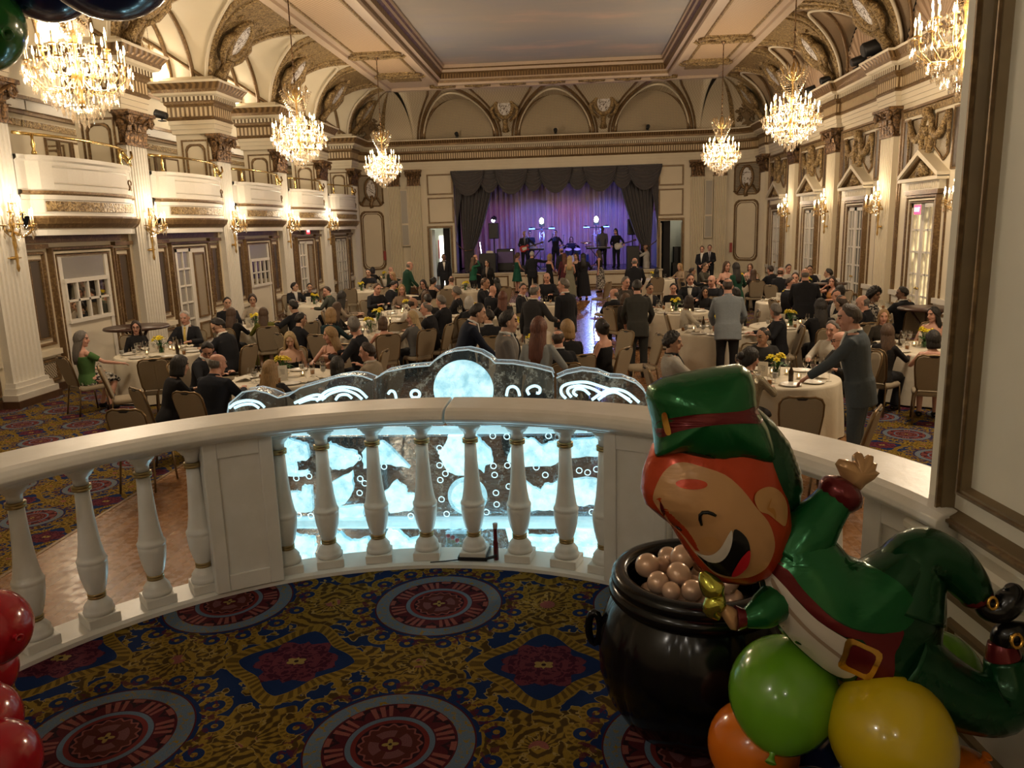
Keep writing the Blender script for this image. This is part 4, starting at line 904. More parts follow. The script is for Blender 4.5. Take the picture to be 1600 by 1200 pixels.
class Fig:
    def __init__(s,pose,sex,hy=0,hp=0,wide=1.0,vox=.0095):
        s.vox=vox
        sit,lean,wr,wl=POSES[pose]; s.sit=sit; s.sex=sex; s.T=TM if sex=='m' else TF; s.wide=wide
        s.dz=-.385 if sit else 0.0; hip=Vector((0,0,.93+s.dz))
        s.L=Matrix.Translation(hip)@rx(radians(-lean))@Matrix.Translation(-hip)@Matrix.Translation((0,0,s.dz))
        sw=.170 if sex=='m' else .148
        s.sh=[s.L@Vector((sx*sw*wide,-.008,1.408)) for sx in (1,-1)]; s.el=[];s.wr=[]
        for sh,w,sx in zip(s.sh,(wr,wl),(1,-1)):
            e,w2=ik(sh,w,.29,.265,(sx*.55,-.35,-.5) if w[2]<1.25 else (sx*.8,.2,-.7)); s.el.append(e); s.wr.append(w2)
        hx=.095
        if sit: s.hipj=[Vector((sx*hx,.02,.572)) for sx in (1,-1)]; s.kn=[Vector((sx*.11,.40,.53)) for sx in (1,-1)]; s.an=[Vector((sx*.11,.24,.09)) for sx in (1,-1)]
        else: s.hipj=[Vector((sx*hx,0,.88)) for sx in (1,-1)]; s.kn=[Vector((sx*.105,.02,.49)) for sx in (1,-1)]; s.an=[Vector((sx*.115,-.01,.08)) for sx in (1,-1)]
        hb=s.L@Vector((0,.002,1.55)); s.H=Matrix.Translation(s.L@Vector((0,.028,1.635)))@Matrix.Rotation(radians(hy),4,'Z')@rx(radians(-hp-lean*.35))@Matrix.Scale(1.06,4); s.nk=hb
    def torso(s,off=0,zmin=0,zmax=9,n=20,scale_y=1):
        rings=[]
        for z,a,b,yo in s.T:
            if z<zmin or z>zmax: continue
            if s.sit and z<.86: z=.85
            a*=s.wide; ring=[]
            for k in range(n):
                t=2*pi*k/n; c,q=cos(t),sin(t); ex=.82
                ring.append(s.L@Vector((abs(c)**ex*(1 if c>0 else -1)*(a+off),yo+abs(q)**ex*(1 if q>0 else -1)*(b*scale_y+off),z)))
            rings.append(ring)
        return rings
    def front(s,z):
        for i in range(len(s.T)-1):
            if s.T[i][0]<=z<=s.T[i+1][0]:
                t=(z-s.T[i][0])/(s.T[i+1][0]-s.T[i][0]); return s.T[i][2]*(1-t)+s.T[i+1][2]*t+s.T[i][3]*(1-t)+s.T[i+1][3]*t
        return .1
    def arm(s,mb,i,r,off=0,stop=1.0,n=10):
        S,E,W=s.sh[i],s.el[i],s.wr[i]; w2=E+(W-E)*stop
        inn=S+Vector((-.06 if i==0 else .06,0,.0))
        mb.tube([inn,S,S+(E-S)*.45,E,E+(w2-E)*.4,w2],[r[0]*.9+off,r[0]+off,r[1]+off,r[2]+off,r[2]*.98+off,r[3]+off],n)
    def hand(s,mb,i):
        E,W=s.el[i],s.wr[i]; d=(W-E).normalized(); sx=1 if i==0 else -1
        side=d.cross(Vector((0,0,1))); side=side.normalized() if side.length>.2 else Vector((sx,0,0)).cross(d).normalized(); nrm=side.cross(d)
        mb.tube([W-d*.02,W+d*.03,W+d*.085],[.026,.034,.036],8,el=(.55,1.0),up=nrm)
        for k in range(4):
            o=W+d*.08+side*((k-1.5)*.0185); l=(.062,.075,.070,.055)[k]; c=nrm*-1
            mb.tube([o,o+d*l*.5+c*.004,o+d*l*.85+c*.018,o+d*l*.95+c*.034],[.0088,.0085,.008,.0065],6)
        th=W+d*.03+side*(.03*(-1 if i==0 else 1)); mb.tube([W+d*.02,th,th+d*.035+side*(.022*(-1 if i==0 else 1))-nrm*.012,th+d*.06+side*(.026*(-1 if i==0 else 1))-nrm*.02],[.014,.012,.010,.008],6)
    def leg(s,mb,i,r,off=0,stop=1.0,n=10):
        h,k,a=s.hipj[i],s.kn[i],s.an[i]; e=k+(a-k)*stop
        mb.tube([h+Vector((0,-.03 if s.sit else 0,0.02 if not s.sit else 0)),h+(k-h)*.35,k-(k-h)*.08,k,k+(e-k)*.35,e],[r[0]+off,r[1]+off,r[2]+off,r[2]*.98+off,r[3]+off,r[4]+off],n)
    def foot(s,mb,i,off=0):
        a=s.an[i]; mb.tube([a+Vector((0,-.05,-.035)),a+Vector((0,.02,-.03)),a+Vector((0,.10,-.045)),a+Vector((0,.17,-.055))],[.036+off,.044+off,.040+off,.024+off],8,el=(.85,1),up=(0,0,1))
    def body(s):
        mb=MB(); f=s.sex=='f'; mb.loft(s.torso(0))
        k=.86 if f else 1
        for i in (0,1):
            s.arm(mb,i,(.052*k,.044*k,.036*k,.026*k)); s.hand(mb,i); s.leg(mb,i,(.085,.080,.055,.054,.034)); s.foot(mb,i)
        R=s.H; rings=[]
        for z,a,b,yo in HEAD: rings.append([R@Vector((a*cos(2*pi*t/20),yo+b*sin(2*pi*t/20),z)) for t in range(20)])
        mb.loft(rings); P=lambda x,y,z: R@Vector((x,y,z))
        mb.tube([P(0,.092,.018),P(0,.106,-.004),P(0,.116,-.024),P(0,.098,-.034)],[.008,.011,.0145,.010],7)
        for sx in (-1,1):
            mb.tube([P(sx*.071,.0,.018),P(sx*.080,-.012,.012),P(sx*.078,-.008,-.022),P(sx*.070,.004,-.03)],[.008,.013,.011,.007],6)
            mb.tube([P(sx*.052,.078,.034),P(sx*.030,.092,.040),P(sx*.010,.093,.034)],.009,6)
            mb.sphere(tuple(P(sx*.038,.062,-.03)),.024,8,6)
        mb.tube([P(-.024,.080,-.060),P(0,.094,-.058),P(.024,.080,-.060)],.009,6); mb.sphere(tuple(P(0,.066,-.096)),.026,8,6)
        me=remesh(mb,s.vox,'skin_body',1)
        I=R.inverted(); mi=[]
        for p in me.polygons:
            q=I@p.center; m=0
            if abs(q.z)<.12 and q.y>.055 and abs(q.x)<.06:
                if .007<q.z<.020 and .019<abs(q.x)<.043: m=1
                elif .031<q.z<.046 and .012<abs(q.x)<.052: m=3
                elif -.066<q.z<-.050 and abs(q.x)<.028: m=2
            mi.append(m)
        me.polygons.foreach_set('material_index',mi); return me
def remesh(mb,vox,name,smooth=0,nmat=1):
    me=bpy.data.meshes.new(name); me.from_pydata(mb.v,[],mb.f); o=bpy.data.objects.new(name,me); COL.objects.link(o)
    m=o.modifiers.new('r','REMESH'); m.mode='VOXEL'; m.voxel_size=vox; m.use_smooth_shade=True
    if smooth: q=o.modifiers.new('s','SMOOTH'); q.factor=.5; q.iterations=smooth
    dg=bpy.context.evaluated_depsgraph_get(); r=bpy.data.meshes.new_from_object(o.evaluated_get(dg)); r.name=name
    bpy.data.objects.remove(o); bpy.data.meshes.remove(me); return r
GC={}
def garment(kind,pose,sex,wide):
    key=(kind,pose,sex,wide)
    if key in GC: return GC[key]
    s=Fig(pose,sex,wide=wide); mb=MB(); k=.86 if sex=='f' else 1
    if kind=='jacket':
        mb.loft(s.torso(.020,.80 if not s.sit else .85,1.48))
        if not s.sit: mb.loft([[s.L@Vector((x*(.198*wide),y*.148,z)) for x,y in [(cos(2*pi*t/20),sin(2*pi*t/20)) for t in range(20)]] for z in (.74,.9,1.0)])
        for i in (0,1): s.arm(mb,i,(.062*k,.056*k,.049*k,.040*k),.006,.93)
        mb.tube([s.L@Vector((.068*cos(a),-.012+.066*sin(a)-.0,1.485+ (-.035*sin(a) if sin(a)>0 else .012))) for a in [2*pi*t/16 for t in range(16)]],.017,6,closed=True)
        me=remesh(mb,.013,kind,2)
    elif kind=='shirt':      # shirt with sleeves (worn without a jacket)
        mb.loft(s.torso(.014,.84,1.48))
        for i in (0,1): s.arm(mb,i,(.060*k,.052*k,.044*k,.034*k),.004,.95)
        mb.tube([s.L@Vector((.062*cos(a),-.010+.062*sin(a),1.49+(-.025*sin(a) if sin(a)>0 else .01))) for a in [2*pi*t/16 for t in range(16)]],.013,6,closed=True)
        me=remesh(mb,.012,kind,2)
    elif kind=='sleeveless':
        mb.loft(s.torso(.010,.84,1.36)); 
        for sx in (-1,1): mb.tube([s.L@Vector((sx*.085,.10 if False else s.front(1.34)+.004,1.335)),s.L@Vector((sx*.095,.03,1.445)),s.L@Vector((sx*.085,-.095,1.33))],.018,6)
        me=remesh(mb,.011,kind,1)
    elif kind=='camisole':
        mb.loft(s.torso(.008,.84,1.27)); 
        for sx in (-1,1): mb.tube([s.L@Vector((sx*.08,s.front(1.26)+.004,1.255)),s.L@Vector((sx*.09,.085,1.36)),s.L@Vector((sx*.10,.02,1.437)),s.L@Vector((sx*.085,-.09,1.25))],.009,5)
        me=remesh(mb,.010,kind,1)
    elif kind=='offshoulder':
        mb.loft(s.torso(.014,.84,1.37))
        for i in (0,1): S,E=s.sh[i],s.el[i]; mb.tube([S+(E-S)*.1,S+(E-S)*.7],[.072*k,.060*k],10)
        me=remesh(mb,.012,kind,2)
    elif kind=='trousers':
        mb.loft(s.torso(.012,.80,1.0) if not s.sit else s.torso(.012,.80,1.02))
        for i in (0,1): s.leg(mb,i,(.094,.090,.068,.064,.058),.006,1.02)
        me=remesh(mb,.014,kind,2)
    elif kind in('skirt','longskirt'):
        if s.sit:
            mb.loft(s.torso(.014,.80,1.02)); mb.loft([[Vector((x*w,y,zc+z*h)) for x,z in [(cos(2*pi*t/18),sin(2*pi*t/18)) for t in range(18)]] for y,w,h,zc in ((-.05,.17,.095,.575),(.15,.19,.095,.57),(.38,.20,.085,.54),(.46,.19,.06,.50))])
            if kind=='longskirt': mb.loft([[Vector((x*w,yc+y*.09,z)) for x,y in [(cos(2*pi*t/18),sin(2*pi*t/18)) for t in range(18)]] for z,w,yc in ((.52,.20,.43),(.3,.21,.43),(.1,.23,.43))])
        else:
            zb=.52 if kind=='skirt' else .16
            R=s.torso(.014,.86,1.06); n=len(R[0]); low=[]
            for z,f in ((zb,1.0),((zb+.86)/2,.55)):
                low.append([s.L@Vector(((.20+.09*f)*cos(2*pi*t/20)*(1+.05*f*sin(5*2*pi*t/20*2)),(.145+.07*f)*sin(2*pi*t/20)*(1+.05*f*sin(5*2*pi*t/20*2)),z)) for t in range(20)])
            mb.loft(low+R)
        me=remesh(mb,.014,kind,2)
    elif kind in('shoe0','shoe1'):
        s.foot(mb,int(kind[-1]),.012)
        me=remesh(mb,.010,kind,1)
    elif kind in ('shirt_front','tie','bow_tie'):
        off=.040; V=[];n=7
        if kind=='shirt_front':
            zs=[1.505-.38*t/n for t in range(n+1)]
            for t,z in enumerate(zs):
                w=.060*(1-t/n)+.004; y=max(s.front(min(z,1.47)),.05)+off-(.020 if z>1.46 else 0)
                V+=[s.L@Vector((-w,y-.018,z)),s.L@Vector((0,y,z)),s.L@Vector((w,y-.018,z))]
            mb.add(V,[(3*i+j,3*i+j+1,3*i+j+4,3*i+j+3) for i in range(n) for j in range(2)],0,True)
            cr=[[s.L@Vector((rr*sin(a),-.008+rr*.98*cos(a),1.515+dz_-(.022*cos(a) if cos(a)>0 else -.006*cos(a)))) for a in [2*pi*t/20 for t in range(20)]] for rr,dz_ in ((.068,-.03),(.064,.012))]
            mb.loft(cr,0,False,True)
        elif kind=='tie':
            for t in range(n+1):
                z=1.47-.36*t/n; w=.016+.014*t/n; y=max(s.front(min(z,1.46)),.05)+off+.010-(.012 if z>1.46 else 0); V+=[s.L@Vector((-w,y,z)),s.L@Vector((w,y,z))]
            mb.add(V,[(2*i,2*i+1,2*i+3,2*i+2) for i in range(n)],0,True); mb.sphere(tuple(s.L@Vector((0,.105,1.468))),.022,8,6)
        else:
            for sx in (-1,1): mb.tube([s.L@Vector((0,.105,1.478)),s.L@Vector((sx*.03,.108,1.478)),s.L@Vector((sx*.055,.10,1.478))],[.010,.016,.024],6)
        me=bpy.data.meshes.new(kind); me.from_pydata(mb.v,[],mb.f); me.polygons.foreach_set('use_smooth',[True]*len(me.polygons))
        if kind!='bow_tie':
            b=bmesh.new(); b.from_mesh(me); bmesh.ops.solidify(b,geom=b.faces[:],thickness=.012); b.to_mesh(me); b.free()
    GC[key]=me; return me
HC={}
def hair_mesh(style):
    if style in HC: return HC[style]
    R=random.Random(hash(style)%1000+4) if False else random.Random(len(style)*7+ord(style[0])); mb=MB(); NA,NE=40,22
    V=[]
    for j in range(NE+1):
        el=-pi/2*.62+(pi/2*1.62)*j/NE
        for i in range(NA):
            az=2*pi*i/NA; d=Vector((cos(el)*sin(az),cos(el)*cos(az),sin(el)))    # az 0 = front
            q=1/sqrt((d.x/.076)**2+(d.y/.100)**2+(d.z/.119)**2); fr_=(1+cos(az))/2; sd=abs(sin(az))
            e=degrees(el); t=.016
            if style=='bald': need=-30 if fr_<.25 else 999; top=18; on=(e>need and e<top); t=.006
            elif style=='balding': need=-32 if fr_<.35 else 999; top=30; on=(e>need and e<top); t=.010
            elif style in('short','crew','grey','receding'):
                need=58*fr_**3+(9 if sd>.6 else 0)-32*(1-fr_)**1.2; need=need+ (16 if style=='receding' and fr_>.5 else 0); on=e>need; t=.013 if style!='crew' else .007
                if style=='short': t+=.008*max(0,sin(el))*fr_
            elif style=='curly': need=44*fr_**3-36*(1-fr_); on=e>need; t=.024+.012*sin(az*9)*sin(el*11)
            elif style=='afro': need=42*fr_**3-60*(1-fr_); on=e>need; t=.055+.02*sin(az*9)*sin(el*11)
            else: need=50*fr_**2.2-60*(1-fr_)**.8-8*sd; on=e>need; t=.018+.004*sin(az*16)
            kk=max(0,min(1,(e-need)/(9 if style in('long','straight','wavy','bob','bun','ponytail') else 20))) if e<=(top if style in('bald','balding') else 99) else 0
            off=-.012+(t+.012)*kk**.6+R.uniform(-.002,.002)*kk
            V.append(d*(q+off)+Vector((0,-.004,.004)))
    F=[(j*NA+i,j*NA+(i+1)%NA,(j+1)*NA+(i+1)%NA,(j+1)*NA+i) for j in range(NE) for i in range(NA)]
    mb.add(V,F,0,True)
    def curtain(rows,n=22,a0=62):
        V=[]
        for z,rx_,ry_,yc,w in rows:
            for k in range(n+1):
                a=radians(a0+(360-2*a0)*k/n); wob=1+w*sin(k*2.6+z*30); V.append((rx_*sin(a)*wob,yc+ry_*cos(a)*wob,z))
            for k in range(n,-1,-1):
                a=radians(a0+(360-2*a0)*k/n); V.append((rx_*.72*sin(a),yc+ry_*.6*cos(a),z))
        m=2*(n+1); mb.loft([V[i*m:(i+1)*m] for i in range(len(rows))],0,True,True)
    if style in('long','straight'): curtain([(.05,.086,.100,-.004,.0),(-.04,.090,.100,-.012,.02),(-.12,.094,.098,-.030,.03),(-.22,.105,.090,-.050,.05),(-.32,.100,.075,-.062,.06),(-.40,.070,.050,-.070,.08)])
    if style=='wavy': curtain([(.05,.088,.102,-.004,.0),(-.04,.100,.104,-.012,.06),(-.12,.112,.106,-.026,.10),(-.20,.120,.102,-.042,.12),(-.28,.116,.090,-.055,.14),(-.35,.08,.06,-.065,.16)],a0=52)
    if style=='bob': curtain([(.05,.086,.100,-.004,0),(-.04,.090,.100,-.010,.02),(-.10,.092,.098,-.016,.03),(-.135,.080,.085,-.02,.04)])
    if style in('bun','ponytail'): mb.sphere((0,-.115,.03 if style=='bun' else .0),.048,10,8)
    if style=='ponytail': mb.tube([(0,-.12,.0),(0,-.15,-.06),(0,-.14,-.18),(0,-.13,-.26)],[.03,.034,.028,.01],8)
    me=bpy.data.meshes.new('hair'); me.from_pydata(mb.v,[],mb.f); me.polygons.foreach_set('use_smooth',[True]*len(me.polygons)); HC[style]=me; return me
PM={}
def cmat(kind,c):
    key=(kind,tuple(round(x,3) for x in c))
    if key in PM: return PM[key]
    n=kind+'_%d'%len(PM)
    if kind=='skin': m=Mat(n); m.coord('obj'); q=m.noise(9,3,m.vec); m.col(m.mix(q,tuple(x*.92 for x in c),tuple(min(1,x*1.08) for x in c))).p(Roughness=.5); m.b.inputs['Subsurface Weight'].default_value=.0; r=m.m
    elif kind=='hair': m=Mat(n); x,y,z=m.coord('obj'); q=m.noise(1.0,3,m.xyz(x*90,y*90,z*9)); m.col(m.mix(q,tuple(x*.45 for x in c),tuple(min(1,x*1.35) for x in c))).p(Roughness=.5).bump(q,.9,.012); r=m.m
    elif kind=='sequin': m=Mat(n); m.coord('obj'); q=m.voro(120,m.vec); m.col(c).p(Roughness=.22,Metallic=.8).bump(q,1.0,.02); r=m.m
    elif kind=='print': m=Mat(n); m.coord('obj'); q=m.noise(22,2,m.vec); m.col(m.mix(q.sstep(.49,.53),c,(.55,.52,.46))).p(Roughness=.8); r=m.m
    else: m=Mat(n); m.coord('obj'); q=m.noise(60,3,m.vec); q2=m.noise(7,3,m.vec,dist=.6); m.col(m.mix(q,tuple(x*.85 for x in c),tuple(min(1,x*1.15) for x in c))).p(Roughness=.85).bump(q2,.35,.02); m.b.inputs['Specular IOR Level'].default_value=.25; r=m.m
    PM[key]=r; return r
BODY={}
EYE=flat('eye',(.02,.015,.012),.2); LIP=flat('lips',(.30,.09,.075),.45)
SKIN=dict(l=(.52,.31,.215),p=(.56,.30,.22),t=(.42,.235,.15),b=(.20,.105,.062),d=(.085,.045,.03))
HAIR=dict(k=(.012,.009,.008),d=(.035,.020,.013),m=(.085,.045,.024),a=(.13,.04,.02),b=(.36,.225,.10),lb=(.50,.36,.18),g=(.15,.135,.12),w=(.48,.46,.43),gb=(.075,.060,.048))
def person(x,y,face,pose,sex,label,hair=('short','k'),skin='l',top=('jacket',(.014,.015,.02)),bottom=('trousers',(.014,.015,.02)),shirt=None,tie=None,hy=0,hp=6,s=1.0,z=0.0,wide=1.0,glasses=False,shoes=True,group=None):
    """face: heading the body faces, degrees (0=+Y towards the stage, 90=-X, 180=towards the camera)"""
    far=y>16.5; key=(pose,sex,hy,hp,wide,far)
    if key not in BODY: f=Fig(pose,sex,hy,hp,wide,.0135 if far else .0095); BODY[key]=(f.body(),f.H.copy())
    me,H=BODY[key]
    def put(nm,mesh,mat,par=None):
        o=link(nm,mesh,par)
        if not mesh.materials: mesh.materials.append(None)
        o.material_slots[0].link='OBJECT'; o.material_slots[0].material=mat; return o
    if len(me.materials)<4:
        while len(me.materials)<4: me.materials.append(None)
    e=link('person',me); e.location=(x,y,z); e.rotation_euler=(0,0,radians(face)); e.scale=(s,s,s)
    for i,m in enumerate((cmat('skin',SKIN[skin]),EYE,LIP,cmat('hair',HAIR[hair[1]] if hair else HAIR['d']))): e.material_slots[i].link='OBJECT'; e.material_slots[i].material=m
    tag(e,label,'person',group)
    if hair: h=put('hair',hair_mesh(hair[0]),cmat('hair',HAIR[hair[1]]),e); h.matrix_local=H
    tk,tc=top[0],top[1]; nm={'jacket':'jacket','shirt':'shirt','sleeveless':'dress_top','camisole':'dress_top','offshoulder':'dress_top'}[tk]
    put(nm,garment(tk,pose,sex,wide),cmat(top[2] if len(top)>2 else 'cloth',tc),e)
    bk,bc=bottom[0],bottom[1]; put({'trousers':'trousers','skirt':'skirt','longskirt':'skirt'}[bk],garment(bk,pose,sex,wide),cmat(bottom[2] if len(bottom)>2 else 'cloth',bc),e)
    if shoes:
        for q in ('shoe0','shoe1'): put('shoe',garment(q,pose,sex,1.0),cmat('cloth',(.01,.009,.009)),e)
    if shirt: put('shirt_front',garment('shirt_front',pose,sex,wide),cmat('cloth',shirt),e)
    if tie: put(tie[0],garment(tie[0],pose,sex,wide),cmat('cloth',tie[1]),e)
    if glasses:
        mb=MB()
        for sx in (-1,1): mb.tube([(sx*.034+.024*cos(2*pi*k/12),.108,.016+.017*sin(2*pi*k/12)) for k in range(12)],.003,5,closed=True); mb.tube([(sx*.058,.105,.018),(sx*.078,0,.018)],.003,5)
        g=mb.build('glasses',MT['black'],e); g.matrix_local=H
    return e
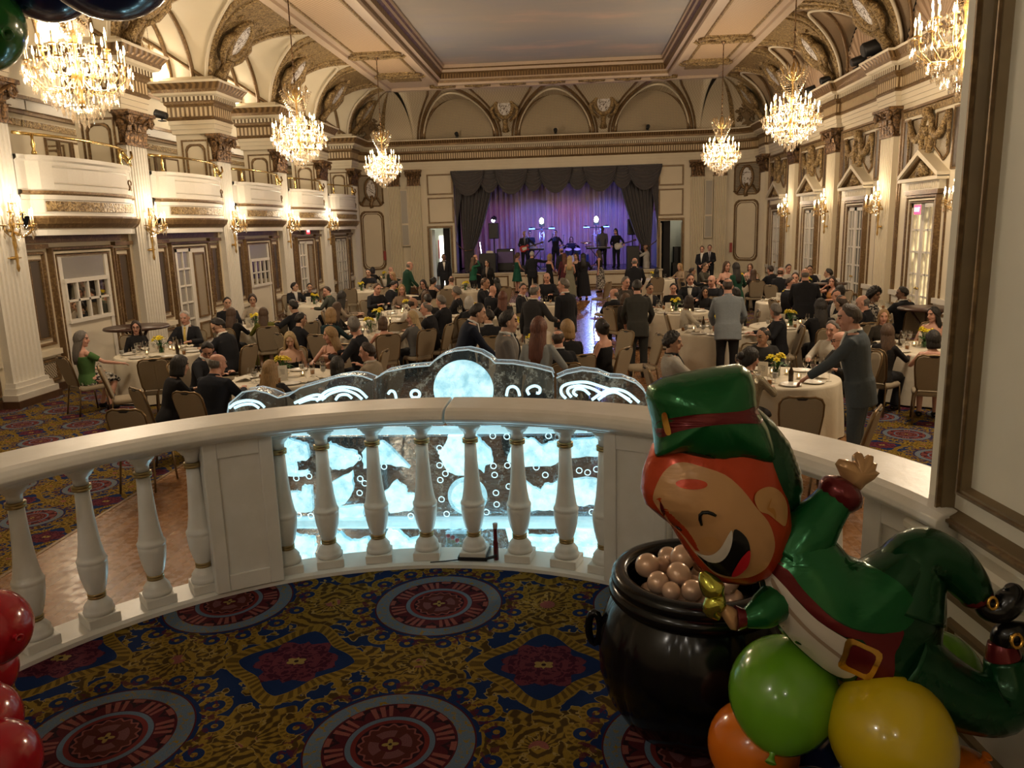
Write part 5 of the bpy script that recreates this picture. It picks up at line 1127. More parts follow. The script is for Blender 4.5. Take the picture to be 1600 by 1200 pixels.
# ---------------------------------------------------------------- guests (x, y, heading, pose, sex, label, scale, seated at, look)
GUESTS=[
(-7.77,11.79,-31,'si_side','f','grey long-haired woman in a green wrap at the left-hand table',0.95,'T1',dict(hair=('long','g'),skin='p',top=('offshoulder',(.07,.15,.045)),bottom=('skirt',(.012,.012,.012),'print'),hy=-40)),
(-8.05,13.80,-134,'si_lap','f','dark red-haired woman in glasses and a black top facing the room',0.90,'T1',dict(hair=('straight','d'),skin='p',top=('shirt',(.012,.012,.014)),glasses=True,hy=-20)),
(-7.25,14.21,-174,'si','m','white-haired man in a dark suit and yellow tie',1.00,'T1',dict(hair=('short','w'),skin='p',shirt=(.7,.68,.62),tie=('tie',(.62,.48,.14)))),
(-5.65,12.48,75,'si_lean','m','dark-haired man looking down in an open white collar, right of the yellow tie',1.04,'T1',dict(hair=('short','k'),skin='l',shirt=(.68,.66,.6),hp=28,hy=60)),
(-5.42,10.77,-102,'si_lean','m','man in glasses bent over the table with dark swept hair',0.94,'T2',dict(hair=('short','k'),skin='p',hp=38,glasses=True,shirt=(.6,.58,.55),hy=-60)),
(-5.05,9.16,-39,'si_lean','f','dark-haired guest seen from behind at the left-hand table',0.95,'T2',dict(hair=('bob','k'),top=('shirt',(.012,.012,.015)))),
(-4.42,8.98,-16,'si_lean','m','bald man in a navy jacket with his back turned, left of the ice',0.98,'T2',dict(hair=('balding','g'),skin='p',top=('jacket',(.012,.015,.024)),wide=1.1,hy=-20)),
(-7.79,17.15,-128,'si_lap','m','goateed man in a black suit sitting by the third left pilaster',0.99,'T3',dict(hair=('short','k'),skin='l',shirt=(.3,.28,.26),wide=1.12,hy=-20)),
(-6.78,15.01,1,'si','f','woman with long brown hair down her back, under the second sconce',0.96,'T3',dict(hair=('long','m'),top=('shirt',(.012,.012,.014)))),
(-7.40,17.68,-155,'si','f','woman with tied dark hair in a pale blouse by the third left pilaster',1.01,'T3',dict(hair=('ponytail','d'),top=('shirt',(.38,.33,.27)))),
(-6.13,15.16,29,'si','f','long-haired woman in an olive green dress seen from behind',0.94,'T3',dict(hair=('long','m'),top=('shirt',(.13,.13,.022)),bottom=('longskirt',(.13,.13,.022)),hy=-20)),
(-8.09,22.32,-134,'si','m','young man in a black suit and white collar under the fourth sconce',0.97,'T6',dict(hair=('short','k'),shirt=(.6,.58,.55),hy=40)),
(-7.80,22.91,-157,'si','f','dark guest in black leaning in beside the young man in black',0.92,'T6',dict(hair=('short','k'),top=('shirt',(.012,.012,.014)))),
(-6.34,20.33,83,'si_face','m','man in a grey jacket and green shirt with a hand at his mouth',0.97,'T6',dict(hair=('short','d'),skin='p',top=('jacket',(.055,.06,.05)),shirt=(.12,.2,.13),hy=60)),
(-5.42,17.81,-81,'si','f','woman with very long dark hair, seen from behind in the left tables',1.01,'T22',dict(hair=('long','k'),top=('shirt',(.25,.2,.15)),hy=60)),
(-5.61,15.65,59,'si_reach','m','dark-haired man in black stretching one arm out over the table',1.02,'T3',dict(hair=('short','k'),skin='l')),
(-5.08,14.03,-46,'si','m','dark-haired man in black turned away behind the blonde in a camisole',0.94,'T4',dict(hair=('short','k'),skin='l')),
(-4.42,13.84,-20,'si','f','short blonde woman in dark teal with her back turned',1.01,'T4',dict(hair=('bob','b'),top=('shirt',(.015,.035,.042)),hy=20)),
(-3.20,11.60,87,'si','m','grey-haired man in black in front of the tall daffodils',1.07,'T2',dict(hair=('short','g'),skin='p',hy=-60)),
(-4.96,15.90,-87,'si','f','woman with long chestnut hair behind the tall daffodils',0.95,'T4',dict(hair=('long','m'),top=('shirt',(.012,.012,.014)),hy=60)),
(-3.30,16.14,14,'si_lean','m','balding man in a white shirt in the middle of the left tables',0.99,'T22',dict(hair=('balding','d'),skin='t',top=('shirt',(.62,.58,.5)),hy=-60)),
(-4.36,11.72,-164,'si_lap','f','blonde woman in a black camisole looking down, facing the camera',0.91,'T2',dict(hair=('wavy','lb'),skin='l',top=('camisole',(.012,.016,.015)),bottom=('skirt',(.012,.012,.014)),hp=24)),
(-3.75,11.96,171,'si','f','tan-dressed woman in profile with long light brown hair',0.94,'T2',dict(hair=('straight','b'),skin='p',top=('sleeveless',(.30,.15,.09)),bottom=('skirt',(.30,.15,.09)),hy=-60)),
(-2.64,10.03,72,'si_hand','m','man in a beige jacket in profile with a raised hand',0.94,'T2',dict(hair=('short','d'),skin='p',top=('jacket',(.30,.25,.185)),shirt=(.5,.47,.42),hy=20)),
(-2.82,9.40,48,'si_lean','f','dark bob and wine red top, near side of the table by the ice',0.89,'T2',dict(hair=('bob','k'),top=('shirt',(.06,.015,.018)),hy=-40)),
(-3.68,9.09,13,'si','f','ash-blonde wavy-haired woman in a dark patterned top seen from behind',0.89,'T2',dict(hair=('wavy','b'),top=('shirt',(.03,.03,.035)),hy=-20)),
(-3.36,13.71,24,'si','f','short-haired brunette in a black dress, back to the camera left of the ice globe',0.89,'T4',dict(hair=('bob','m'),skin='p',top=('sleeveless',(.012,.012,.014)),bottom=('skirt',(.012,.012,.014)),hy=-20)),
(-2.89,14.18,49,'si_hand','f','woman with long platinum hair in a grey sweater',0.92,'T4',dict(hair=('straight','lb'),skin='p',top=('shirt',(.12,.12,.12)),hy=60)),
(-2.69,14.80,77,'si','m','silver-haired man in black with a white collar, in profile',1.00,'T4',dict(hair=('crew','g'),skin='p',shirt=(.7,.68,.62),hy=20)),
(-3.40,17.84,-83,'si_lap','f','smiling woman with brown hair facing the camera',0.98,'T5',dict(hair=('straight','m'),skin='t',top=('shirt',(.014,.013,.014)),hy=-60)),
(-5.14,20.01,-135,'si_lean','m','man in black turned towards his neighbour at the second left table row',1.05,'T5',dict(hair=('short','m'),skin='p')),
(-5.18,21.75,-47,'si_lean','m','man in a dark suit and tie bending over the table',0.99,'T24',dict(hair=('short','k'),skin='p',shirt=(.6,.58,.55),tie=('tie',(.03,.03,.05)),hp=25,hy=-60)),
(-4.44,20.25,-163,'si','f','fair-haired woman behind the smiling brunette',0.98,'T5',dict(hair=('straight','b'),skin='p',top=('shirt',(.2,.14,.1)))),
(-5.27,24.72,-55,'st_look','m','bald man standing in a dark green jacket',1.00,None,dict(hair=('bald','g'),skin='p',top=('jacket',(.015,.055,.035)))),
(-4.20,22.56,107,'si','f','woman in glasses and black facing the room near the left stage door',0.95,'T24',dict(hair=('bob','k'),skin='p',top=('shirt',(.012,.012,.014)),glasses=True,hy=60)),
(-4.33,24.09,-44,'si','f','dark-haired woman with a bun near the left stage door',0.92,'T9',dict(hair=('bun','k'),top=('sleeveless',(.012,.012,.014)))),
(-5.03,31.03,190,'st_pocket','m','man in a tuxedo and bow tie standing in the left stage doorway',1.00,None,dict(hair=('crew','k'),skin='b',shirt=(.75,.73,.68),tie=('bow_tie',(.01,.01,.01)))),
(-3.67,23.70,-12,'si','m','man in a white shirt seen from behind near the left stage door',0.96,'T9',dict(hair=('crew','m'),skin='p',top=('shirt',(.6,.54,.43)),wide=1.1,hy=20)),
(-2.78,18.73,83,'si_back','m','grey-haired guest with an elbow over the chair back',0.98,'T5',dict(hair=('curly','g'),skin='t')),
(-2.10,15.89,3,'si','f','white-haired woman seen from behind, left of the aisle',0.99,'T23',dict(hair=('bob','w'),top=('shirt',(.02,.02,.024)))),
(-2.65,16.25,66,'si','m','grey-haired man turned away behind the silver-haired profile',1.00,'T22',dict(hair=('short','g'),skin='p')),
(-3.08,16.74,24,'si','m','dark-haired man with a white collar near the row of empty chairs',0.99,'T5',dict(hair=('short','k'),skin='l',shirt=(.6,.58,.55))),
(-2.00,19.07,-48,'si','m','bald man in black seated left of the dance floor',0.98,'T10',dict(hair=None,skin='p',wide=1.08,hy=20)),
(-1.40,16.46,35,'si','f','auburn-haired woman in black left of the dance floor',1.02,'T23',dict(hair=('long','a'),top=('shirt',(.012,.012,.014)),hy=-40)),
(-1.56,10.68,-75,'st_lean','m','tall man in a navy suit bending over, behind the ice globe',1.00,None,dict(hair=('short','k'),skin='l',top=('jacket',(.010,.015,.032)),shirt=(.65,.65,.65),wide=1.1)),
(-1.42,13.27,14,'si','m','dark-haired man in shirt and tie half hidden by the navy suit',0.99,'T11',dict(hair=('short','k'),skin='l',shirt=(.6,.6,.6),tie=('tie',(.15,.15,.16)),hy=60)),
(-7.13,27.36,-176,'si','m','man in a black suit in profile at the far left table',1.04,'T7',dict(hair=('short','k'))),
(-7.91,30.85,-6,'si','f','woman in black at the far left table',0.96,'T8',dict(hair=('bob','k'),top=('shirt',(.012,.012,.014)))),
(-7.27,30.98,-69,'si','m','balding man in a dark green shirt at the far left table',0.95,'T8',dict(hair=('balding','m'),skin='p',top=('shirt',(.03,.04,.028)),hy=-60)),
(-6.10,26.92,136,'si','f','blonde woman at the far left table',0.96,'T7',dict(hair=('straight','b'),skin='p',top=('shirt',(.014,.014,.016)))),
(-3.62,28.92,-60,'st_hair','f','brown-haired woman in a green blouse raising her forearm by the stage',0.95,None,dict(hair=('long','m'),skin='p',top=('shirt',(.012,.09,.05)),bottom=('trousers',(.012,.012,.014)))),
(-3.55,29.46,160,'st','m','bald man half hidden behind the green blouse by the stage',1.00,None,dict(hair=None,skin='p')),
(-2.86,27.01,165,'st_pocket','f','woman in a black jacket over a patterned top by the stage',0.94,None,dict(hair=('long','k'),skin='l',top=('jacket',(.012,.012,.014)),shirt=(.25,.2,.16))),
(-2.33,20.22,-99,'si','m','guest in black with brown hair in front of the stage corner',1.07,'T10',dict(hair=('crew','m'),skin='t')),
(-2.21,23.85,44,'si','f','dark long-haired guest sitting in front of the stage corner',0.89,'T9',dict(hair=('straight','k'),top=('shirt',(.012,.012,.014)))),
(-2.25,32.77,-60,'st_fold','f','woman in a short green dress standing at the stage edge',0.95,None,dict(hair=('ponytail','m'),skin='p',top=('sleeveless',(.012,.09,.06)),bottom=('skirt',(.012,.09,.06)))),
(-1.54,31.14,0,'st_armout','m','white-haired man in black holding one arm out at the stage edge',1.00,None,dict(hair=('short','w'),skin='p',wide=1.05)),
(-0.86,30.81,-50,'st_fold','f','blonde woman in a sleeveless black dress holding a drink',0.94,None,dict(hair=('bob','b'),skin='p',top=('sleeveless',(.012,.014,.016)),bottom=('longskirt',(.012,.014,.016)))),
(-0.40,34.40,20,'st','m','bald man facing the band among the dancers',1.00,None,dict(hair=('bald','m'),skin='p',top=('jacket',(.03,.03,.035)))),
(-0.25,30.60,10,'st_talk','f','red-haired woman in a wine coloured dress among the dancers',0.95,None,dict(hair=('long','a'),skin='p',top=('shirt',(.09,.02,.03)),bottom=('longskirt',(.09,.02,.03)))),
(-0.06,28.82,-10,'st_fold','f','blonde woman in a shimmering grey green dress among the dancers',0.93,None,dict(hair=('long','lb'),skin='p',top=('sleeveless',(.20,.20,.15)),bottom=('longskirt',(.20,.20,.15)))),
(0.23,30.32,150,'st_talk','f','dark-haired woman facing the dancers from the stage side',0.95,None,dict(hair=('straight','k'),skin='l',top=('sleeveless',(.012,.012,.014)),bottom=('skirt',(.012,.012,.014)))),
(0.44,29.06,0,'st_talk','f','woman with long black hair and a loose black dress on the dance floor',0.97,None,dict(hair=('long','k'),skin='p',top=('shirt',(.012,.012,.016)),bottom=('longskirt',(.012,.012,.016)),wide=1.1)),
(1.17,32.23,75,'st_talk','f','woman in a patterned black dress dancing at the aisle',0.97,None,dict(hair=('long','d'),skin='p',top=('sleeveless',(.014,.013,.013)),bottom=('longskirt',(.02,.016,.014),'print'))),
(3.36,35.83,70,'st_up','m','man in a white dinner jacket with raised arms beside the stage',1.00,None,dict(hair=('bald','m'),skin='t',top=('jacket',(.55,.53,.5)),bottom=('trousers',(.2,.18,.16)))),
(1.83,23.21,-10,'st_look','m','bald man in a black suit standing at the right end of the stage',1.00,None,dict(hair=('bald','g'),skin='p',wide=1.15)),
(-0.66,21.89,171,'si','m','bald man in a black suit in front of the dancers',1.07,'T10',dict(hair=('bald','g'),skin='p')),
(-1.21,18.69,-98,'si_lap','m','man in a suit and dark tie facing the camera left of the aisle',1.02,'T10',dict(hair=('short','k'),skin='p',shirt=(.65,.62,.56),tie=('tie',(.014,.014,.02)),hy=-60)),
(-0.67,13.54,-35,'st_talk','m','man with a grey crew cut standing in a dark grey suit',1.00,None,dict(hair=('crew','g'),skin='p',top=('jacket',(.028,.028,.032)),shirt=(.6,.58,.55))),
(-0.10,14.73,50,'st_pocket','m','heavy grey-haired man standing in a black suit, looking left',1.00,None,dict(hair=('short','g'),skin='p',shirt=(.68,.66,.62),wide=1.18,hy=30)),
(-0.40,8.92,-15,'st_talk','f','red-haired woman in a pale grey blouse standing behind the ice',0.97,None,dict(hair=('long','a'),skin='p',top=('shirt',(.26,.28,.28)),bottom=('trousers',(.02,.02,.025)))),
(-0.81,9.28,-80,'st_fold','m','man in a grey suit and tie facing the red-haired woman',1.00,None,dict(hair=('short','k'),skin='l',top=('jacket',(.16,.15,.14)),shirt=(.6,.6,.58),tie=('tie',(.03,.03,.035)))),
(-0.17,10.54,13,'si','m','man with cropped brown hair in black on the nearest centre chair',0.98,'T12',dict(hair=('crew','d'),skin='p',shirt=(.6,.58,.55),hy=-20)),
(-0.02,11.18,27,'si','f','blonde woman behind the cropped brown hair',1.02,'T12',dict(hair=('bob','b'),skin='p',top=('shirt',(.012,.012,.014)))),
(0.48,11.61,57,'si_lap','f','woman with pinned-up dark hair in a sleeveless black dress',0.98,'T12',dict(hair=('bun','k'),skin='p',top=('sleeveless',(.012,.012,.014)),bottom=('skirt',(.012,.012,.014)),hy=-20)),
(1.17,13.99,0,'st_look','m','man in a charcoal suit standing in the aisle with his back to us',1.00,None,dict(hair=('short','k'),skin='p',top=('jacket',(.040,.041,.038)),bottom=('trousers',(.028,.03,.03)))),
(0.96,17.76,-0,'si','m','bald pink-headed man at the aisle beside the charcoal suit',0.95,'T13',dict(hair=('bald','g'),skin='p',shirt=(.6,.58,.55),hy=60)),
(1.09,17.12,-60,'si','f','brown-haired woman at the aisle beside the charcoal suit',0.91,'T13',dict(hair=('bob','m'),top=('shirt',(.02,.016,.014)))),
(1.82,18.99,-156,'si','m','dark-haired man in black at the first table right of the aisle',0.96,'T13',dict(hair=('short','k'),shirt=(.4,.35,.28),skin='t')),
(1.25,19.32,-144,'si','m','grey-haired man in a brown jacket turned to the right-hand tables',1.07,'T13',dict(hair=('short','g'),skin='p',top=('jacket',(.05,.042,.036)))),
(2.45,19.18,175,'si_lap','m','bearded man in a black shirt looking at the candles',0.94,'T13',dict(hair=('short','k'),skin='p',top=('shirt',(.012,.012,.014)),wide=1.1,hp=12)),
(2.97,19.86,163,'si','m','man in a tuxedo with a bow tie facing the camera',1.07,'T13',dict(hair=('short','d'),skin='p',shirt=(.72,.7,.64),tie=('bow_tie',(.01,.01,.01)),hy=20)),
(3.44,19.39,145,'si','m','bald man in a dark suit next to the bow tie',1.06,'T13',dict(hair=('bald','g'),skin='p',wide=1.05)),
(3.19,18.78,138,'si','f','woman with a curtain of dark hair facing the camera',0.89,'T13',dict(hair=('long','k'),skin='t',top=('shirt',(.012,.012,.014)),hy=40)),
(2.23,15.75,-89,'si','f','dark-haired guest in a white blouse with back turned',0.95,'T14',dict(hair=('bob','d'),top=('shirt',(.5,.46,.38)),hy=60)),
(2.63,13.38,-5,'st_look','m','man in a light blue-grey blazer standing with his back to us',1.02,None,dict(hair=('crew','d'),skin='p',top=('jacket',(.22,.255,.29)),bottom=('trousers',(.012,.012,.014)),shirt=None,wide=1.12)),
(1.29,9.90,-85,'si_side','m','black-curled man in a pale grey blazer',1.00,'T15',dict(hair=('curly','k'),skin='t',top=('jacket',(.36,.34,.30)),shirt=(.02,.02,.02),hy=-25)),
(1.96,8.85,-30,'si','f','woman with a clipped bun and a silver sequined top',0.96,'T15',dict(hair=('bun','k'),skin='p',top=('shirt',(.42,.38,.28),'sequin'),bottom=('skirt',(.012,.012,.014)),hy=-40)),
(4.09,21.33,200,'st_talk','f','woman in a strappy black dress standing at the far right tables',0.95,None,dict(hair=('straight','m'),skin='p',top=('camisole',(.012,.012,.014)),bottom=('longskirt',(.012,.012,.014)))),
(4.22,20.46,20,'st_talk','f','woman with long black hair in a dark green dress',0.95,None,dict(hair=('long','k'),top=('shirt',(.010,.05,.03)),bottom=('longskirt',(.010,.05,.03)))),
(5.20,31.94,160,'st_fold','m','man in a tuxedo, left one of the pair by the right pilaster',1.00,None,dict(hair=('short','m'),skin='p',shirt=(.7,.68,.62))),
(5.73,33.35,170,'st_fold','m','man in a dark suit and grey tie, right one of the pair by the pilaster',1.00,None,dict(hair=('short','m'),skin='p',shirt=(.6,.6,.6),tie=('tie',(.18,.18,.2)))),
(2.83,26.47,-2,'si','f','dark long-haired woman in black near the right stage door',0.89,'T17',dict(hair=('long','k'),top=('shirt',(.012,.012,.014)))),
(3.98,28.90,128,'si','f','fair woman at the table by the right stage door',0.92,'T17',dict(hair=('long','b'),top=('shirt',(.3,.22,.15)))),
(3.76,25.53,-88,'si','m','man in dark clothes right of the stage-door daffodils',0.94,'T18',dict(hair=('short','d'))),
(4.31,26.41,-127,'si','m','man in an olive jacket at the table below the far right sconces',1.01,'T18',dict(hair=('short','m'),top=('jacket',(.07,.065,.05)))),
(5.99,26.91,156,'si','f','woman in a pale pink dress below the far right sconces',0.95,'T18',dict(hair=('bob','m'),skin='p',top=('sleeveless',(.3,.2,.16)),bottom=('skirt',(.3,.2,.16)))),
(5.47,24.07,2,'si','f','long brown-haired woman at the far right tables, back turned',0.93,'T18',dict(hair=('long','m'),top=('shirt',(.02,.018,.018)),hy=-20)),
(6.07,24.34,28,'si','m','clean-shaven man facing the room at the far right tables',0.99,'T18',dict(hair=('short','d'),skin='p')),
(3.39,16.02,84,'si','m','dark-haired man in black right of the light blue blazer',1.03,'T14',dict(hair=('short','k'),wide=1.1,hy=-60)),
(2.68,11.28,177,'si_lean','m','man in a charcoal jacket with a black beard looking left',0.94,'T15',dict(hair=('crew','k'),skin='t',top=('jacket',(.03,.03,.03)),hy=-60)),
(5.74,22.34,-49,'si','m','man in a dark jacket and white collar at the far right pediments',1.03,'T21',dict(hair=('balding','m'),skin='p',shirt=(.6,.58,.55))),
(6.60,24.73,-172,'si','m','man in a white shirt sitting at the far right pediments',1.00,'T21',dict(hair=('short','d'),skin='p',top=('shirt',(.55,.5,.44)))),
(5.74,20.65,157,'si','m','man in black facing his neighbour behind the right daffodils',1.01,'T19',dict(hair=('short','d'),skin='p')),
(7.22,24.51,162,'si','m','dark-haired man in black under the third right sconce',0.97,'T21',dict(hair=('short','k'))),
(6.99,21.89,8,'si','m','man with slick black hair and a white collar in profile',1.00,'T21',dict(hair=('short','k'),skin='t',shirt=(.6,.58,.55),hy=60)),
(6.52,19.96,113,'si_face','f','woman in an orange dress with a hand at her chin',0.96,'T19',dict(hair=('wavy','d'),skin='p',top=('sleeveless',(.42,.19,.06)),bottom=('skirt',(.42,.19,.06)),hy=40)),
(4.70,16.20,-10,'st_look','m','broad bald man in black standing among the right tables',1.00,None,dict(hair=('bald','g'),skin='p',wide=1.2)),
(4.88,18.14,-75,'si_lap','m','smiling man leaning left of the broad bald guest',1.04,'T19',dict(hair=('short','d'),skin='p',shirt=(.6,.58,.55),hy=-60)),
(5.16,15.63,122,'si_lap','m','bearded man in a black suit facing the camera under the orange dress',0.99,'T27',dict(hair=('receding','d'),skin='p',shirt=(.5,.48,.44),hy=60)),
(5.87,15.82,-87,'si_lap','f','smiling woman with full black curls',0.98,'T20',dict(hair=('afro','k'),skin='b',top=('shirt',(.016,.016,.02),'print'),hy=-60)),
(6.53,15.88,14,'si','m','man in profile with a black suit, white collar and olive tie',0.99,'T20',dict(hair=('short','k'),skin='b',shirt=(.68,.66,.6),tie=('tie',(.2,.18,.1)),hy=60)),
(5.14,13.36,-173,'si_lap','f','smiling fair-haired woman in dark brown',0.89,'T16',dict(hair=('straight','b'),skin='p',top=('shirt',(.03,.026,.02)),hy=-20)),
(3.04,8.37,62,'st_rest','m','grey-haired man in a slate suit leaning on a chair',1.05,None,dict(hair=('short','gb'),skin='p',top=('jacket',(.070,.088,.105)),bottom=('trousers',(.070,.088,.105)),shirt=(.7,.68,.62),wide=1.08,hy=15)),
(3.72,10.64,120,'si_lean','m','man in glasses behind the leaning slate suit',0.94,'T15',dict(hair=('balding','d'),skin='p',top=('shirt',(.03,.03,.03)),glasses=True,hy=-40)),
(3.71,11.30,140,'si','m','grey-haired man in a white shirt behind the leaning slate suit',0.96,'T15',dict(hair=('short','g'),skin='p',top=('shirt',(.6,.56,.48)))),
(5.24,14.25,58,'si','m','bald man in a dark jacket with his head bowed',1.00,'T27',dict(hair=('bald','g'),skin='p',hp=25)),
(4.71,13.86,30,'si','m','cropped dark-haired man beside the head-bowed bald man',1.03,'T27',dict(hair=('crew','d'),skin='t',top=('shirt',(.4,.37,.3)))),
(4.36,11.22,-47,'si','f','woman with chestnut hair and black sleeves, back turned, right of the slate suit',0.91,'T16',dict(hair=('straight','m'),top=('shirt',(.014,.013,.013)),hy=40)),
(5.93,13.28,152,'si_lap','f','dark-haired woman in a tan strapless dress against the near wall',0.91,'T16',dict(hair=('straight','k'),skin='p',top=('camisole',(.33,.20,.11)),bottom=('skirt',(.33,.20,.11)),hy=-40)),
(4.79,10.67,-20,'si','f','dark bob turned away beside the near panelled wall',0.89,'T16',dict(hair=('bob','k'),skin='p',top=('sleeveless',(.25,.14,.09)),bottom=('skirt',(.2,.12,.08)),hy=20)),
(3.56,13.58,86,'si','m','man with grey hair and a black suit, back turned, right of the blue blazer',0.97,'T14',dict(hair=('short','g'),skin='p',wide=1.05,hy=-60)),
(5.36,16.26,-41,'si','f','dark-haired woman beside the orange dress',1.01,'T20',dict(hair=('straight','k'),skin='d',top=('shirt',(.012,.012,.014)))),
(4.20,13.44,4,'si','f','large guest in a loose black dress with back turned',1.02,'T27',dict(hair=('straight','k'),top=('shirt',(.012,.012,.014)),wide=1.2)),
]
EMPTY=[
(-6.55,10.81,-60,'T1'),
(-4.76,8.08,0,'T2'),
(-6.26,11.49,32,'T1'),
(-7.04,24.82,-0,'T7'),
(-6.94,26.29,165,'T7'),
(-5.78,24.12,-151,'T24'),
(0.66,13.14,123,'T12'),
(1.12,12.75,104,'T12'),
(2.38,8.29,-9,'T15'),
(2.61,7.63,60,'T15'),
(0.85,20.60,108,'T10'),
(-6.26,15.82,44,'T3'),
(0.89,24.91,60,'T17'),
(5.48,14.87,86,'T27'),
(-3.60,19.76,153,'T5'),
(-3.54,15.43,26,'T22'),
(6.89,17.45,109,'T20'),
(-6.41,11.40,25,'T1'),
]
TABLES={
'T1':(-7.11,12.88,'the round table nearest the left wall',3),
'T2':(-3.99,10.46,'the round table just behind the left ice block',3),
'T3':(-6.79,16.37,'the round table by the third left pilaster',2),
'T4':(-3.98,15.11,'the round table with the tall daffodils',3),
'T5':(-4.04,18.90,'the round table behind the tall daffodils',2),
'T6':(-7.18,21.44,'the round table under the fourth left sconce',2),
'T7':(-7.03,25.95,'the round table by the left corner',1),
'T8':(-7.78,32.24,'the farthest round table on the left',1),
'T9':(-3.39,25.06,'the round table in front of the left stage door',1),
'T10':(-0.97,20.01,'the napkin-heaped round table',2),
'T11':(-1.13,14.57,'the round table behind the navy suit',2),
'T12':(-0.59,12.31,'the round table behind the centre ice block',2),
'T13':(2.34,17.83,'the first round table right of the aisle',3),
'T14':(2.62,14.43,'the round table in front of the light blue blazer',3),
'T15':(2.62,10.01,'the round table nearest the green foil hat',3),
'T16':(5.30,12.10,'the round table beside the near panelled wall',3),
'T17':(2.89,28.06,'the round table in front of the right stage door',1),
'T18':(5.41,25.60,'the round table by the far sconces',1),
'T19':(5.22,19.40,'the round table behind the broad bald guest',2),
'T20':(6.18,17.21,'the round table by the second right pilaster',2),
'T21':(6.80,23.25,'the round table near the far right pediments',1),
'T22':(-4.31,16.99,'the round table amid the left rows',1),
'T23':(-2.19,17.61,'the round table behind the navy suited guest by the aisle',1),
'T24':(-5.32,23.29,'the round table before the green jacketed man',1),
'T27':(4.09,14.96,'the round table right of the blue blazer',2),
}
# ---------------------------------------------------------------- tables, chairs, tableware
def rounded(w,h,r,n=4):
    P=[]
    for cx,cy,a0 in ((w/2-r,h/2-r,0),(-w/2+r,h/2-r,90),(-w/2+r,-h/2+r,180),(w/2-r,-h/2+r,270)):
        for k in range(n+1): a=radians(a0+90*k/n); P.append((cx+r*cos(a),cy+r*sin(a)))
    return P
def make_chair():
    M=MT
    fab=Mat('chair_fabric'); fab.coord('obj'); n=fab.noise(140,2,fab.vec); fab.col(fab.mix(n,(.24,.19,.125),(.33,.27,.185))).p(Roughness=.85); fab=fab.m
    met=flat('chair_metal',(.20,.135,.07),.35,.75)
    e=empty('banquet_chair',(0,0,0))     # faces +y
    mb=MB(); P=rounded(.44,.43,.10); mb.loft([[(x*s,y*s+.01,z) for x,y in P] for z,s in ((.385,.96),(.40,1),(.432,1),(.450,.93),(.456,.7))]); mb.build('seat',fab,e)
    # backrest: tapering rounded slab leaning back
    out=[(-.16,0),(-.19,.06),(-.215,.30),(-.215,.42),(-.19,.475),(-.13,.50),(-.07,.492),(0,.500),(.07,.492),(.13,.50),(.19,.475),(.215,.42),(.215,.30),(.19,.06),(.16,0)]
    fb=lambda u,v,w:(u,-.20-.13*(v/.5)+w,.47+v*.98)
    mb=MB(); mb.prism([(u*.97,v*.98) for u,v in out],lambda u,v,w: fb(u,v,w-.025),.05); bevel(mb.build('backrest',fab,e),.014)
    mb=MB(); pts=[fb(u,v,0) for u,v in out]; mb.tube(pts,.014,6); 
    mb.tube([fb(-.07,.485,0),fb(-.04,.462,0),fb(.04,.462,0),fb(.07,.485,0)],.010,5); mb.prism([(-.06,.488),(-.035,.468),(.035,.468),(.06,.488)],lambda u,v,w: fb(u,v,w-.03),.06,1); mb.build('back_frame',[met,M['black']],e)
    mb=MB(); mb.tube([(x,y+.01,.405) for x,y in rounded(.40,.39,.08)],.012,6,closed=True); mb.build('seat_frame',met,e)
    for sx in (-1,1):
        mb=MB(); mb.tube([(sx*.185,.19,.41),(sx*.195,.21,.2),(sx*.20,.225,0)],.013,6); mb.build('leg',met,e)
        mb=MB(); mb.tube([(sx*.165,-.20,.48),(sx*.185,-.20,.40),(sx*.195,-.23,.2),(sx*.20,-.265,0)],.013,6); mb.build('leg',met,e)
    return e
GOLDC={}
